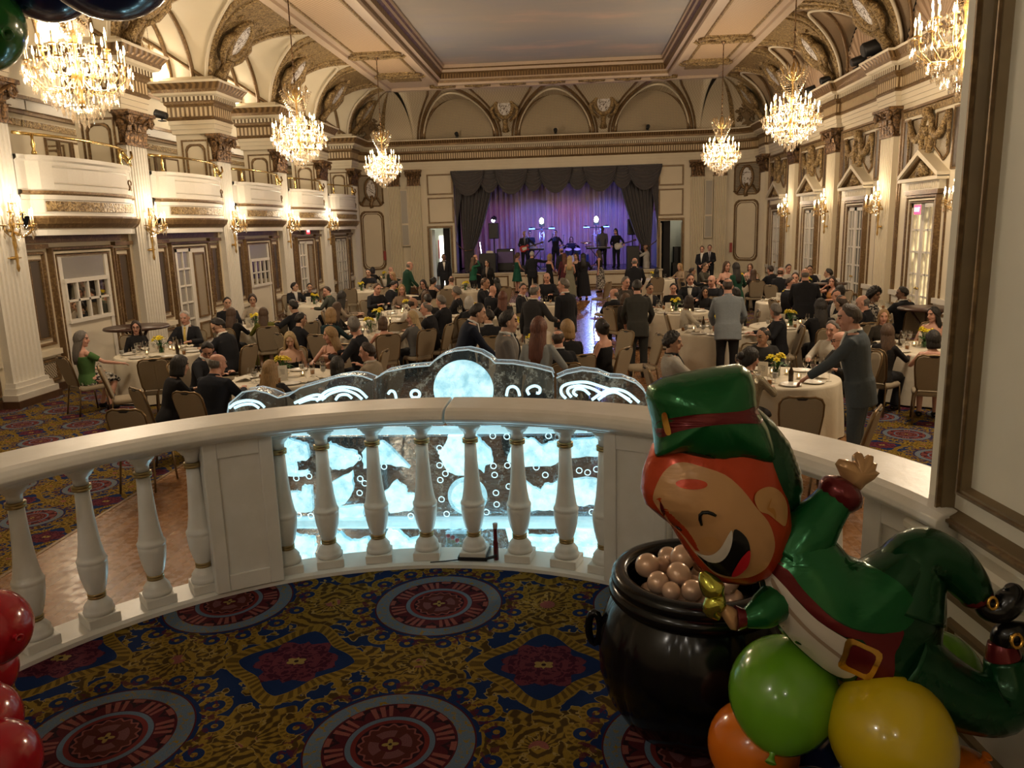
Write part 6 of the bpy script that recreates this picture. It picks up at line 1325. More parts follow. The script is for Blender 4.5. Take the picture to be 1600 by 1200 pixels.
def tables():
    M=MT; R=random.Random(21)
    # cloth mesh
    cl=Mat('table_linen'); cl.coord('obj'); n=cl.noise(5,3,cl.vec,dist=.5); n2=cl.noise(220,2,cl.vec); cl.col(cl.mix(n,(.62,.56,.44),(.70,.64,.52))).p(Roughness=.7).bump(n,.3,.03); cl=cl.m
    mb=MB(); nu=72; rings=[]
    for r,z,f in ((.001,.772,0),(.5,.772,0),(.72,.772,0),(.738,.766,0),(.746,.74,.1),(.752,.55,.6),(.760,.3,1),(.772,.03,1.15)):
        rings.append([((r+f*(.028*sin(11*2*pi*k/nu)+.016*sin(7*2*pi*k/nu+1)))*cos(2*pi*k/nu),(r+f*(.028*sin(11*2*pi*k/nu)+.016*sin(7*2*pi*k/nu+1)))*sin(2*pi*k/nu),z) for k in range(nu)])
    mb.loft(rings,0,False); clm=mb.build('tablecloth',cl)
    tbl=empty('banquet_table',(0,0,0)); mb=MB(); mb.lathe([(0,.735),(.725,.735),(.73,.75),(.725,.765),(0,.765)],40); mb.build('tabletop',M['darkwood'],tbl)
    for sx in (-1,1):
        for sy in (-1,1): mb=MB(); mb.tube([(sx*.4,sy*.3,.735),(sx*.42,sy*.34,0)],.016,6); mb.build('leg',M['black'],tbl)
    # prototypes
    def lathe_obj(nm,parts):
        o=None
        for prof,mat,pn in parts:
            mb=MB(); mb.lathe(prof,12,cap=False); q=mb.build(pn if o else nm,mat,o); o=o or q
        return o
    red=flat('red_wine',(.05,.003,.006),.1); amb=flat('amber_drink',(.35,.14,.03),.1); wat=flat('iced_water',(.5,.5,.48),.1)
    wine=lathe_obj('wine_glass',[([(.034,0),(.034,.003),(.004,.008),(.004,.085),(.02,.10),(.037,.13),(.040,.155),(.036,.19),(.032,.21)],M['glass'],'')])
    wine2=lathe_obj('wine_glass',[([(.034,0),(.034,.003),(.004,.008),(.004,.085),(.02,.10),(.037,.13),(.040,.155),(.036,.19),(.032,.21)],M['glass'],''),([(.0,.098),(.019,.101),(.035,.13),(.037,.145),(0,.146)],red,'red_wine')])
    tumb=lathe_obj('tumbler',[([(.03,.002),(.033,.05),(.036,.10)],M['glass'],''),([(0,.004),(.029,.004),(.032,.06),(0,.061)],amb,'drink')])
    watg=lathe_obj('water_glass',[([(.036,0),(.036,.003),(.005,.01),(.006,.05),(.03,.07),(.040,.11),(.038,.17)],M['glass'],''),([(0,.06),(.03,.071),(.038,.11),(.038,.13),(0,.131)],wat,'iced_water')])
    mb=MB(); mb.lathe([(0,.008),(.08,.008),(.10,.012),(.135,.022),(.137,.018),(.10,.004),(.0,.002)],20,cap=False); plate=mb.build('dinner_plate',flat('china',(.7,.67,.6),.25))
    mb=MB(); V=[]
    for j in range(5):
        for i in range(6): V.append(((i-2.5)*.05,(j-2)*.05+R.uniform(-.01,.01),.02+.04*abs(sin(i*1.7+j))*R.uniform(.5,1)))
    mb.add(V,[(j*6+i,j*6+i+1,(j+1)*6+i+1,(j+1)*6+i) for j in range(4) for i in range(5)],0,True); nap=mb.build('napkin',flat('napkin_linen',(.66,.61,.5),.8))
    cand=lathe_obj('votive_candle',[([(.025,.002),(.033,.01),(.036,.07)],M['glass'],''),([(0,.004),(.024,.006),(.026,.03),(0,.031)],M['candle'],'wax'),([(.001,.03),(.007,.04),(.006,.055),(.001,.072)],M['flame'],'flame')])
    btl=lathe_obj('beer_bottle',[([(0,0),(.03,0),(.031,.13),(.012,.18),(.012,.235),(0,.236)],flat('brown_bottle',(.03,.014,.004),.1),'')])
    # menu card in a white holder
    card=empty('menu_card',(0,0,0)); mb=MB(); mb.box((0,0,.11),(.13,.006,.19)); mb.box((0,0,.008),(.13,.06,.012)); mb.build('holder',M['white'],card); mb=MB()
    for k in range(4): mb.tube([(-.035+.01*k,-.005,.15-.02*k),(-.01,-.005,.155-.02*k),(.02,-.005,.145-.02*k),(.035,-.005,.15-.02*k)],.002,4)
    mb.build('script_lines',M['black'],card)
    # daffodils in a glass vase
    vase=empty('daffodil_vase',(0,0,0)); yl=flat('daffodil_yellow',(.82,.69,.03),.6); gr=flat('leaf_green',(.03,.10,.02),.6); orr=flat('daffodil_trumpet',(.82,.62,.02),.6)
    mb=MB(); mb.lathe([(.045,.002),(.05,.02),(.05,.13),(.046,.14)],14,cap=False); mb.build('glass_vase',M['glass'],vase)
    mb=MB(); mb.lathe([(0,.01),(.046,.012),(.046,.09),(0,.091)],12,cap=False); mb.build('wrapped_stems',gr,vase)
    F=MB(); L=MB(); T_=MB()
    for k in range(15):
        a=R.uniform(0,2*pi); r=R.uniform(.02,.14); p=Vector((r*cos(a),r*sin(a),.27-.5*r*r*6+R.uniform(-.015,.03))); d=Vector((p.x*3.5,p.y*3.5,.6)).normalized(); u=d.orthogonal().normalized(); w=d.cross(u)
        L.tube([(p.x*.2,p.y*.2,.08),(p.x*.6,p.y*.6,.2),tuple(p)],.004,5)
        for q in range(6):
            b=2*pi*q/6; c_=u*cos(b)+w*sin(b); t_=d.cross(c_); F.add([p,p+c_*.025+t_*.016+d*.004,p+c_*.052+d*.002,p+c_*.025-t_*.016+d*.004],[(0,1,2,3)],0,True)
        T_.tube([p,p+d*.016,p+d*.028],[.010,.013,.018],8)
    for k in range(14):
        a=R.uniform(0,2*pi); L.add([(0,0,.12),(.10*cos(a)-.012*sin(a),.10*sin(a)+.012*cos(a),.17),(.17*cos(a),.17*sin(a),.13+R.uniform(-.03,.05)),(.10*cos(a)+.012*sin(a),.10*sin(a)-.012*cos(a),.165)],[(0,1,2,3)],0,True)
    b=len(F.v)
    F.v+=T_.v; F.f+=[tuple(b+i for i in f) for f in T_.f]; F.m+=[1]*len(T_.f); F.sm+=T_.sm
    o=F.build('flower_heads',[yl,orr],vase); o['kind']='stuff'; o=L.build('foliage',gr,vase); o['kind']='stuff'
    chair=make_chair(); cks=kids(chair)
    protos=[clm,tbl,wine,wine2,tumb,watg,plate,nap,cand,btl,card,vase]; K={p.name:kids(p) for p in protos}
    used={}
    def place(p,loc,rz,label,cat,group):
        if used.get(p.name): o=dup(p,loc,rz,ks=K[p.name])
        else: o=p; used[p.name]=True; o.location=loc; o.rotation_euler=(0,0,rz)
        for k in ('label','category','group'): 
            if k in o: del o[k]
        return tag(o,label,cat,group)
    for t,(x,y,desc,det) in TABLES.items():
        place(clm,(x,y,0),R.uniform(0,6),'ivory cloth draped over '+desc,'tablecloth',None)
        place(tbl,(x,y,0),R.uniform(0,1),desc[4:]+', under its cloth','table',None)
        z=.773; seats=[(g[0],g[1]) for g in GUESTS if g[7]==t]+[(e[0],e[1]) for e in EMPTY if e[3]==t]
        ng={3:9,2:6,1:4}[det]; occ=[(0,0,.13)]
        place(vase,(x+R.uniform(-.05,.05),y+R.uniform(-.05,.05),z),R.uniform(0,6),'yellow daffodils in glass on '+desc,'flower vase',None)
        def free(r0,r1,rad,tries=60):
            for _ in range(tries):
                a=R.uniform(0,2*pi); r=R.uniform(r0,r1); px,py=r*cos(a),r*sin(a)
                if all(hypot(px-q[0],py-q[1])>rad+q[2] for q in occ): occ.append((px,py,rad)); return (x+px,y+py,z)
            return None
        def many(p,n,r0,r1,rad,lab,cat):
            for k in range(n):
                q=free(r0,r1,rad)
                if q: place(p,q,R.uniform(0,6),lab+' on '+desc,cat,lab+'s on '+desc)
        if det>1:
            q=free(.16,.24,.06)
            if q: place(card,q,atan2(-q[0],q[1])+R.uniform(-.4,.4),'white table card with script on '+desc,'table card',None)
        many(plate,{3:5,2:3,1:2}[det],.5,.58,.14,'round white dinner plate','plate')
        many(wine,ng//2+1,.3,.66,.05,'empty stemmed wine glass','wine glass'); many(wine2,max(1,ng//4),.3,.66,.05,'glass of red wine','wine glass')
        many(watg,ng//2+1,.28,.64,.05,'footed glass of iced water','water glass'); many(tumb,ng//3,.3,.64,.05,'tumbler of amber drink','tumbler')
        many(cand,{3:4,2:3,1:2}[det],.15,.4,.045,'lit votive candle','candle'); many(nap,{3:3,2:2,1:1}[det]+(5 if t=='T10' else 0),.4,.62,.09,'crumpled ivory napkin','napkin')
        if det==3: many(btl,1,.3,.6,.04,'brown beer bottle','bottle')
    first=[True]
    def put_chair(x,y,h,label,group):
        if first[0]: o=chair; first[0]=False; o.location=(x,y,0); o.rotation_euler=(0,0,h)
        else: o=dup(chair,(x,y,0),h,ks=cks)
        for k in ('label','category','group'):
            if k in o: del o[k]
        tag(o,label,'chair',group)
    for g in GUESTS:
        if g[7]: put_chair(g[0]+.035*sin(radians(g[2])),g[1]-.035*cos(radians(g[2])),radians(g[2]),' '.join(('tan chair under the '+g[5].split(',')[0]).split()[:16]),'chairs at the banquet tables')
    for x,y,h,t in EMPTY: put_chair(x,y,radians(h),'empty tan banquet chair at '+TABLES[t][2],'empty chairs at '+TABLES[t][2])
    for (x,y,h,pose,sex,lab,s,t,kw) in GUESTS: person(x,y,h,pose,sex,lab,s=s,**kw)
    # dark high tables along the walls
    def high(x,y,lab,r=.42):
        e=empty('cocktail_table',(x,y,0),.4,lab,'high table'); mb=MB(); mb.lathe([(0,.98),(r,.98),(r+.015,1.0),(r,1.025),(0,1.025)],28); mb.build('tabletop',M['darkwood'],e)
        for k in range(4):
            a=pi/4+k*pi/2; mb=MB(); mb.tube([(.28*cos(a),.28*sin(a),.98),(-.05*cos(a),-.05*sin(a),.5),(.30*cos(a+.5),.30*sin(a+.5),0)],.022,6); mb.build('leg',M['darkwood'],e)
    high(-8.6,14.8,'dark wooden high table behind the grey-haired woman in green',.6); high(6.9,21.6,'dark high table by the second pedimented door'); high(6.7,15.3,'dark high table in the nearest right doorway, behind the tan strapless dress',.5)
tables()
# ---------------------------------------------------------------- stage, curtains, band gear
STZ=.75
def stage():
    M=MT
    m=Mat('stage_floor'); x,y,z=m.coord('pos'); n=m.noise(5,3,m.vec); m.col((.06,.055,.06)).p(Roughness=n*.15+.18); sf=m.m
    mb=MB(); mb.bx(-5.3,3.9,34.82,42,STZ-.06,STZ); struct(mb.build('floor_stage',sf),'dark stage floor')
    mb=MB(); mb.bx(-5.35,3.95,34.75,34.82,0,STZ); mb.bx(-5.38,3.98,34.68,34.84,STZ-.05,STZ+.005); mb.bx(-5.35,-5.25,34.8,YB,0,STZ); mb.bx(3.85,3.95,34.8,YB,0,STZ)
    struct(mb.build('wall_stage_front',M['cream']),'low panelled stage front')
    mb=MB(); ff=fr_y(34.75,-1)
    for k in range(7): x0=-5.3+k*1.31; frame_rect(mb,ff,x0+.12,x0+1.22,.1,.62,.07,.03)
    mb.bx(-5.36,3.96,34.70,34.76,0,.07)
    struct(mb.build(tn(),M['gilt']),'gilt mouldings of the stage front')
    dk=flat('stage_house_dark',(.02,.018,.02),.8)
    mb=MB(); mb.bx(-5.9,-5.6,YB+.35,42,0,7); mb.bx(4.2,4.5,YB+.35,42,0,7); mb.bx(-5.9,4.5,42,42.2,0,7); mb.bx(-5.9,4.5,YB+.35,42,6.6,6.8); struct(mb.build('wall_stage_house',dk),'dark walls of the stage house')
    # side rooms behind the stage doors
    for x0,x1,nm in ((-7.6,-5.62,'left'),(3.98,6.2,'right')):
        mb=MB(); mb.bx(x0,x1,YB+2.4,YB+2.5,0,3.2); mb.bx(x0-.1,x0,YB+.35,YB+2.5,0,3.2); mb.bx(x1,x1+.1,YB+.35,YB+2.5,0,3.2) if nm=='left' else None; mb.bx(x0,x1,YB+.35,YB+2.5,3.2,3.3); struct(mb.build('wall_side_room_'+nm,M['inner']),'plain wall of the %s side room'%nm)
    e=empty('door_90',(-6.45,YB+.2,0)); struct(e,'open cream door leaf left of the stage'); mb=MB(); mb.box((.02,.4,1.36),(.05,.85,2.7)); mb.build('door_leaf',M['doorcream'],e)
    e=empty('door_91',(4.05,YB+.2,0)); struct(e,'open cream door leaf right of the stage'); mb=MB(); mb.box((.02,.4,1.36),(.05,.85,2.7)); o=mb.build('door_leaf',M['doorcream'],e); 
    for z in (.3,1.3,2.3):
        mb=MB(); mb.lathe([(.018,z-.06),(.018,z+.06)],6,(.05,0,0)); mb.build('hinge',M['brass'],e)
    m=Mat('lit_corridor'); m.coord('obj'); m.col((.9,.9,.85)).emit((1,.95,.85),2.2).nosample()
    mb=MB(); mb.box((-6.28,YB+2.36,1.2),(.30,.04,2.4)); o=mb.build('window_80',m.m); struct(o,'bright doorway of a corridor beyond the left stage door')
    mb=MB(); mb.box((-6.46,YB+2.33,1.75),(.06,.03,.9)); o=mb.build('red_banner',flat('banner_red',(.5,.03,.03),.6)); tag(o,'narrow red banner hanging by the lit corridor left of the stage','banner')
    mb=MB(); mb.box((4.62,YB+2.35,1.0),(.22,.06,2.1)); struct(mb.build('door_92',flat('dark_teal_door',(.01,.03,.03),.5)),'dark door at the back of the right side room')
    mb=MB(); mb.box((5.1,YB+1.5,.95),(.6,.5,1.3)); mb.box((5.1,YB+1.4,.45),(.75,.6,.85)); o=mb.build('stacked_case',M['black']); tag(o,'stack of dark cases inside the right stage doorway','case')
    # ---- back drop curtain
    def curtain(name,x0,x1,y,z0,z1,amp,per,mat,label,topx=None):
        mb=MB(); n=int((x1-x0)/per*10); R=random.Random(4); V=[]; rows=8
        ph=[R.uniform(-.5,.5) for _ in range(n+1)]
        for j in range(rows+1):
            z=z0+(z1-z0)*j/rows
            for i in range(n+1):
                x=x0+(x1-x0)*i/n; V.append((x,y+amp*sin(2*pi*i/10+ph[i-i%10]*1.6)+amp*.4*sin(2*pi*i/3.7+j*.12),z))
        mb.add(V,[(j*(n+1)+i,j*(n+1)+i+1,(j+1)*(n+1)+i+1,(j+1)*(n+1)+i) for j in range(rows) for i in range(n)],0,True)
        o=mb.build(name,mat); return tag(o,label,'curtain')
    m=Mat('rose_satin'); m.coord('obj'); n=m.noise(3,2,m.vec); m.col(m.mix(n,(.48,.33,.29),(.62,.44,.38))).p(Roughness=.38); m.p(**{'Sheen_Weight':.4})
    curtain('backdrop_drape',-5.5,4.1,39.6,STZ+.01,6.4,.10,.26,m.m,'rose satin backdrop drape lit blue and violet behind the band')
    m=Mat('charcoal_velvet'); m.coord('obj'); n=m.noise(12,3,m.vec); m.col(m.mix(n,(.040,.036,.040),(.085,.076,.08))).p(Roughness=.8,Sheen_Weight=.5); vel=m.m
    # swagged valance
    e=empty('swag_valance',(X0,YB-.05,5.3),0,'charcoal velvet valance of swags across the top of the stage','valance')
    def swag(cx,w,D,y,seed,name='swag'):
        mb=MB(); nu,nv=18,30; V=[]
        for j in range(nv+1):
            v=j/nv
            for i in range(nu+1):
                u=i/nu; sag=D*(.12+.88*v)*(4*u*(1-u))**.7*v**.5; V.append((cx+(u-.5)*w,y-.10*sin(pi*u)*(.4+.6*v)-.085*abs(sin(v*7.5*pi)),-.10*v-sag-.02))
        mb.add(V,[(j*(nu+1)+i,j*(nu+1)+i+1,(j+1)*(nu+1)+i+1,(j+1)*(nu+1)+i) for j in range(nv) for i in range(nu)],0,True)
        mb.build(name,vel,e)
    mb=MB(); mb.box((0,.10,-.35),(9.1,.05,.75)); mb.build('heading_band',vel,e)
    for k,cx in enumerate((-3.95,-1.98,0,1.98,3.95)): swag(cx,1.55,1.02,-.02,k)
    for k,cx in enumerate((-2.97,-.99,.99,2.97)): swag(cx,1.05,.92,.03,9+k)
    for sx in (-1,1):
        mb=MB(); V=[];n=24
        for j in range(16):
            v=j/15
            for i in range(n+1): u=i/n; V.append((sx*(4.57-.50*u*(1-.75*v)),-.03-.05*abs(sin(u*4*pi)),-3.2*v*(1-.35*u)-.02))
        mb.add(V,[(j*(n+1)+i,j*(n+1)+i+1,(j+1)*(n+1)+i+1,(j+1)*(n+1)+i) for j in range(15) for i in range(n)],0,True); mb.build('side_jabot',vel,e)
    # tied back legs
    for sx,lb in ((-1,'charcoal velvet stage curtain tied back on the left'),(1,'charcoal velvet stage curtain tied back on the right')):
        e=empty('stage_curtain',(X0+sx*4.5,YB+.26,STZ+.02),0,lb,'curtain')
        mb=MB(); n=60; V=[]; rows=26
        for j in range(rows+1):
            z=4.3*j/rows; 
            if z>.95: t=((z-.95)/3.35)**.75; w=.42+1.35*t; sh=.22-.18*t
            else: t=1-z/.95; w=.42+.30*t; sh=.22
            for i in range(n+1):
                u=i/n; V.append((-sx*(sh+w*u),.10*sin(u*9*2*pi)*min(1,w/.8)+.02*sin(u*31),z))
        mb.add(V,[(j*(n+1)+i,j*(n+1)+i+1,(j+1)*(n+1)+i+1,(j+1)*(n+1)+i) for j in range(rows) for i in range(n)],0,True); mb.build('drape',vel,e)
        mb=MB(); mb.tube([(-sx*.0,-.15,1.15),(-sx*.3,-.17,.93),(-sx*.66,-.15,.98)],.022,6); mb.tube([(-sx*.0,-.15,1.15),(sx*.12,-.05,1.35)],.018,6); mb.build('tie_back',M['capital'],e)
    # ---- band gear
    blue=Mat('blue_lamp'); blue.coord('obj'); blue.col((.05,.1,1)).emit((.05,.18,1),14).nosample(); blue=blue.m
    wht=Mat('moving_head_lens'); wht.coord('obj'); wht.col((1,1,1)).emit((.85,.9,1),10).nosample(); wht=wht.m
    grn=Mat('lamp_white_green'); grn.coord('obj'); grn.col((1,1,1)).emit((.8,1,.75),22).nosample(); grn=grn.m
    def truss(x,y,lb,bar):
        e=empty('lighting_truss',(x,y,STZ),0,lb,'truss stand')
        mb=MB(); h=1.72; q=.10
        for a,b in ((-q,-q),(q,-q),(q,q),(-q,q)): mb.tube([(a,b,0),(a,b,h)],.016,6)
        for k in range(10):
            z=h*k/10; s=1 if k%2 else -1
            for yy in (-q,q): mb.tube([(-q*s,yy,z),(q*s,yy,z+h/10)],.009,5)
            for xx in (-q,q): mb.tube([(xx,-q*s,z),(xx,q*s,z+h/10)],.009,5)
        mb.box((0,0,.01),(.4,.4,.02)); mb.build('lattice_mast',flat('truss_alu',(.5,.5,.52),.3,.9),e)
        mb=MB(); mb.tube([(-.58,0,h+.12),(.58,0,h+.12)],.02,6); mb.tube([(0,0,h),(0,0,h+.22)],.02,6); mb.build('cross_bar',M['black'],e)
        for s in (-.46,.46):
            mb=MB(); mb.lathe([(.02,.06),(.11,.05),(.12,0)],12,(s,-.02,h+.17)); c=mb.build('par_lamp',M['black'],e); mb=MB(); mb.lathe([(.0,-.012),(.14,-.012),(.14,.012),(.13,.02)],14,(s,-.06,h+.14),sy=.6); mb.build('blue_lens',blue,c)
        mb=MB(); mb.box((0,.05,h+.30),(.26,.2,.14)); mb.box((0,.08,h+.5),(.2,.14,.28)); c=mb.build('moving_head',M['black'],e); mb=MB(); mb.lathe([(.0,-.14),(.07,-.12),(.10,-.02),(.08,.08),(.0,.14)],10,(0,-.07,h+.5)); mb.build('bright_lens',grn,c)
        return e
    truss(-1.35,37.3,'lattice truss with blue lamps between guitarist and singer',0); truss(1.2,37.7,'lattice truss with blue lamps behind the keyboard player',0)
    for x,lb,rot in ((-3.6,'black pole-mounted loudspeaker under a white spot, stage left side',.5),(2.85,'black pole-mounted loudspeaker under a white spot, stage right side',-.5)):
        e=empty('pole_speaker',(x,37.2,STZ),0,lb,'loudspeaker'); mb=MB(); mb.box((0,0,1.82),(.46,.4,.72)); bevel(mb.build('cabinet',M['black'],e),.03)
        mb=MB(); mb.tube([(0,0,0),(0,0,1.5)],.025,8)
        for k in range(3): a=2*pi*k/3; mb.tube([(0,0,.6),(.45*cos(a),.45*sin(a),.02)],.014,6)
        mb.build('tripod',M['black'],e)
        mb=MB(); mb.box((0,0,2.24),(.08,.08,.12)); mb.lathe([(.07,-.14),(.12,-.05),(.12,.12),(.06,.16)],10,(0,0,2.36),M=Matrix.Rotation(radians(60),3,'X')@Matrix.Rotation(rot,3,'Y')); c=mb.build('spot_head',M['black'],e)
        mb=MB(); mb.lathe([(0,-.01),(.085,-.005),(.085,.01)],12,(0,-.13,2.30),M=Matrix.Rotation(radians(70),3,'X')); mb.build('spot_lens',wht,c)
    e=empty('amplifier_rack',(-3.0,36.4,STZ),0,'large black bass cabinet with a violet sheen left of the guitarist','amplifier')
    mb=MB(); mb.box((0,0,.5),(.8,.5,1.0)); bevel(mb.build('cabinet',M['black'],e),.03); mb=MB(); mb.box((0,-.255,.62),(.7,.02,.5)); mb.build('front_panel',flat('violet_lit_panel',(.12,.08,.25),.35),e); mb=MB(); mb.box((.28,-.26,.94),(.08,.02,.03)); mb.build('pilot_light',wht,e)  # purple light on the console is painted into the front panel colour
    e=empty('mixer_rack',(-3.75,35.6,STZ-.0),0,'tall black rack with a small mixer and white light strip, left front of the stage','amplifier')
    mb=MB(); mb.box((0,0,.42),(.75,.6,.85)); bevel(mb.build('cabinet',M['black'],e),.03); mb=MB(); mb.box((.1,-.05,.90),(.3,.25,.1)); mb.build('mixer',M['white'],e); mb=MB(); mb.tube([(-.28,-.1,.86),(-.34,-.1,1.35)],.012,6); mb.build('light_strip',wht,e)
    mb=MB(); mb.box((0,0,.5),(.55,.5,1.0)); o=mb.build('side_monitor',M['black']); bevel(o,.03); o.location=(2.75,35.7,STZ); tag(o,'black cabinet at the right front of the stage','loudspeaker')
    mb=MB(); mb.box((0,0,.14),(.6,.4,.28)); o=mb.build('floor_monitor',M['black']); bevel(o,.05); o.location=(-2.35,35.4,STZ); tag(o,'low black floor monitor at the stage edge','loudspeaker')
    e=empty('laptop',(-1.75,37.0,STZ+.96),0,'silver laptop glowing beside the keyboard on the left of the stage','laptop'); mb=MB(); mb.box((0,0,.01),(.34,.24,.02)); mb.build('base',flat('laptop_silver',(.5,.5,.52),.3,.8),e); mb=MB(); mb.box((0,.12,.14),(.34,.015,.24)); mb.build('lid',flat('laptop_lid',(.55,.55,.5),.4),e)
    def keyboard(x,y,lb,w=1.1):
        e=empty('stage_keyboard',(x,y,STZ),0,lb,'keyboard'); mb=MB(); mb.box((0,0,.92),(w,.32,.08)); bevel(mb.build('body',M['black'],e),.015); mb=MB(); mb.box((0,.06,.965),(w*.9,.14,.012)); mb.build('keys',M['white'],e)
        mb=MB()
        for s in (-1,1): mb.tube([(-.35*s,-.1,0),(.35*s,-.1,.88)],.018,6); mb.tube([(-.35*s,.1,0),(.35*s,.1,.88)],.018,6)
        mb.build('stand',M['black'],e)
    keyboard(-1.8,37.0,'black keyboard on a stand behind the guitarist'); keyboard(1.25,36.45,'black keyboard on a stand in front of the tall keyboard player')
    # drum kit
    e=empty('drum_kit',(.1,38.0,STZ),0,'drum kit at the back of the stage','drum kit'); dm=flat('drum_shell',(.10,.13,.3),.25,.3); ch=flat('chrome',(.7,.7,.72),.12,1.0); skn=flat('drum_skin',(.7,.7,.72),.5)
    def drum(nm,p,r,h,rot):
        MX=Matrix.Rotation(radians(rot),3,'X'); mb=MB(); mb.lathe([(r,-h/2),(r,h/2)],20,p,0,MX,cap=False); mb.lathe([(0,h/2),(r*.98,h/2)],20,p,1,MX,cap=False); mb.lathe([(0,-h/2),(r*.98,-h/2)],20,p,1,MX,cap=False); mb.lathe([(r*1.02,h/2-.02),(r*1.04,h/2),(r*1.0,h/2+.015)],20,p,2,MX,cap=False); mb.build(nm,[dm,skn,ch],e)
    drum('bass_drum',(0,-.25,.3),.29,.4,90); drum('rack_tom',(-.22,-.3,.75),.16,.22,25); drum('rack_tom',(.2,-.3,.75),.16,.22,25); drum('floor_tom',(.55,.1,.4),.2,.4,0); drum('snare_drum',(-.45,.1,.6),.17,.14,0)
    for x,y,z,r in ((-.62,-.2,1.05,.25),(.62,-.2,1.15,.27),(.8,.2,.95,.25),(-.7,.25,.85,.18)):
        mb=MB(); mb.lathe([(.0,.03),(.03,.03),(r,0)],18,(x,y,z),0,Matrix.Rotation(.2,3,'X')); c=mb.build('cymbal',M['brass'],e); mb=MB(); mb.tube([(x,y,0),(x,y,z)],.012,6); mb.build('cymbal_stand',ch,c)
    def mic(x,y,lb,h=1.5):
        e=empty('microphone_stand',(x,y,STZ),0,lb,'microphone'); mb=MB(); mb.lathe([(.14,0),(.14,.02),(.02,.03)],12); mb.tube([(0,0,.02),(0,0,h*.8),(.02,.25,h)],.010,6); mb.build('stand',M['black'],e); mb=MB(); mb.sphere((.02,.28,h+.01),.035,8,6); mb.build('microphone',ch,e)
    mic(-2.0,36.0,'microphone on a stand before the guitarist'); mic(.95,36.0,'microphone on a boom before the keyboard player'); mic(-.35,36.9,'microphone on a stand beside the singer')
    # musicians
    person(-2.12,36.6,180,'guitar','m','guitarist in a dark jacket with a red guitar at the left of the stage',('short','lb'),'p',('jacket',(.02,.022,.03)),z=STZ,shirt=(.2,.2,.25))
    person(-1.95,38.2,180,'keys','m','keyboard player half hidden behind the guitarist',('short','k'),'p',('shirt',(.02,.022,.03)),z=STZ)
    person(-.72,37.2,170,'sing','f','singer in black holding a microphone up at the middle of the stage',('short','k'),'p',('shirt',(.012,.012,.016)),('trousers',(.012,.012,.016)),z=STZ,s=1.0)
    person(.02,38.55,180,'drum','m','drummer seated behind the drum kit',('long','m'),'p',('shirt',(.02,.02,.025)),z=STZ+.05)
    person(1.45,36.9,175,'keys','m','tall musician in a grey shirt behind the right keyboard',('short','k'),'d',('shirt',(.10,.10,.12)),z=STZ,s=1.07)
    person(2.08,36.7,150,'guitar','m','long-haired bassist with a pale bass at the right of the stage',('long','k'),'p',('shirt',(.012,.012,.016)),z=STZ)
    def gtr(x,y,rz,c,lb):
        e=empty('electric_guitar',(x,y,STZ+1.0),rz,lb,'guitar'); fz=lambda u,v,w:(u,w,v)
        body=[(-.20,-.13),(-.05,-.17),(.06,-.11),(.16,-.15),(.20,-.08),(.14,-.02),(.14,.03),(.22,.10),(.16,.15),(.04,.10),(-.06,.15),(-.20,.12),(-.24,0)]
        mb=MB(); mb.prism(body,fz,.05); bevel(mb.build('body',flat('guitar_'+str(int(c[0]*100)),c,.2),e),.012)
        mb=MB(); mb.box((.47,-.01,.03),(.62,.025,.05)); mb.box((.83,-.01,.04),(.15,.025,.08)); mb.build('neck',M['darkwood'],e)
        mb=MB(); mb.prism([(-.12,-.09),(.10,-.06),(.10,.05),(-.12,.06)],lambda u,v,w:(u,-.004-w,v),.006); mb.build('pickguard',M['white'],e)
        e.rotation_euler=(0,radians(-14),rz)
    gtr(-2.12,36.33,0,(.45,.03,.03),'red and white electric guitar held by the guitarist'); gtr(2.18,36.44,radians(-30),(.6,.58,.5),'pale bass guitar held by the bassist')
    mb=MB(); mb.tube([(0,0,-.08),(0,0,.06)],[.014,.017],8); mb.sphere((0,0,.09),.03,8,6); o=mb.build('hand_microphone',M['black']); o.location=(-.84,36.92,STZ+1.52); o.rotation_euler=(.5,.2,0); tag(o,'hand microphone held up by the singer','microphone')
def stage_lights():
    B=(.10,.16,1.0); V=(.45,.14,1.0)
    for x,t,c,e in ((-4.2,-3.5,V,150),(-1.6,-1.8,B,480),(.2,-.2,V,230),(1.9,1.6,B,560),(3.4,3.0,V,130)): spot('stage_spot',(x,36.7,5.0),(t,39.4,1.6),e*STG,c,70,.6,.15)
    for x,c in ((-1.35,B),(1.2,B)): point('par_light',(x,37.1,STZ+1.75),70*STG,c,.1)
    spot('floor_wash',(1.2,37.3,3.2),(.9,29,0),900*STG,(.25,.35,1),34,.5,.1); spot('floor_wash',(-1.3,37.3,3.2),(-.3,31,0),350*STG,(.4,.25,1),40,.5,.1)
    spot('corner_wash',(2.85,37.0,3.1),(7.4,35.4,2.6),110*STG,(.5,.35,1),26,.5,.1); spot('corner_wash',(-3.6,37.0,3.1),(-8.6,35.4,2.6),110*STG,(.5,.35,1),24,.5,.1)
    point('side_room_lamp',(-6.5,YB+1.4,2.9),14,(1,.95,.8),.2); point('side_room_lamp',(4.9,YB+1.4,2.9),9,(1,.9,.7),.2)
STG=.5

stage()
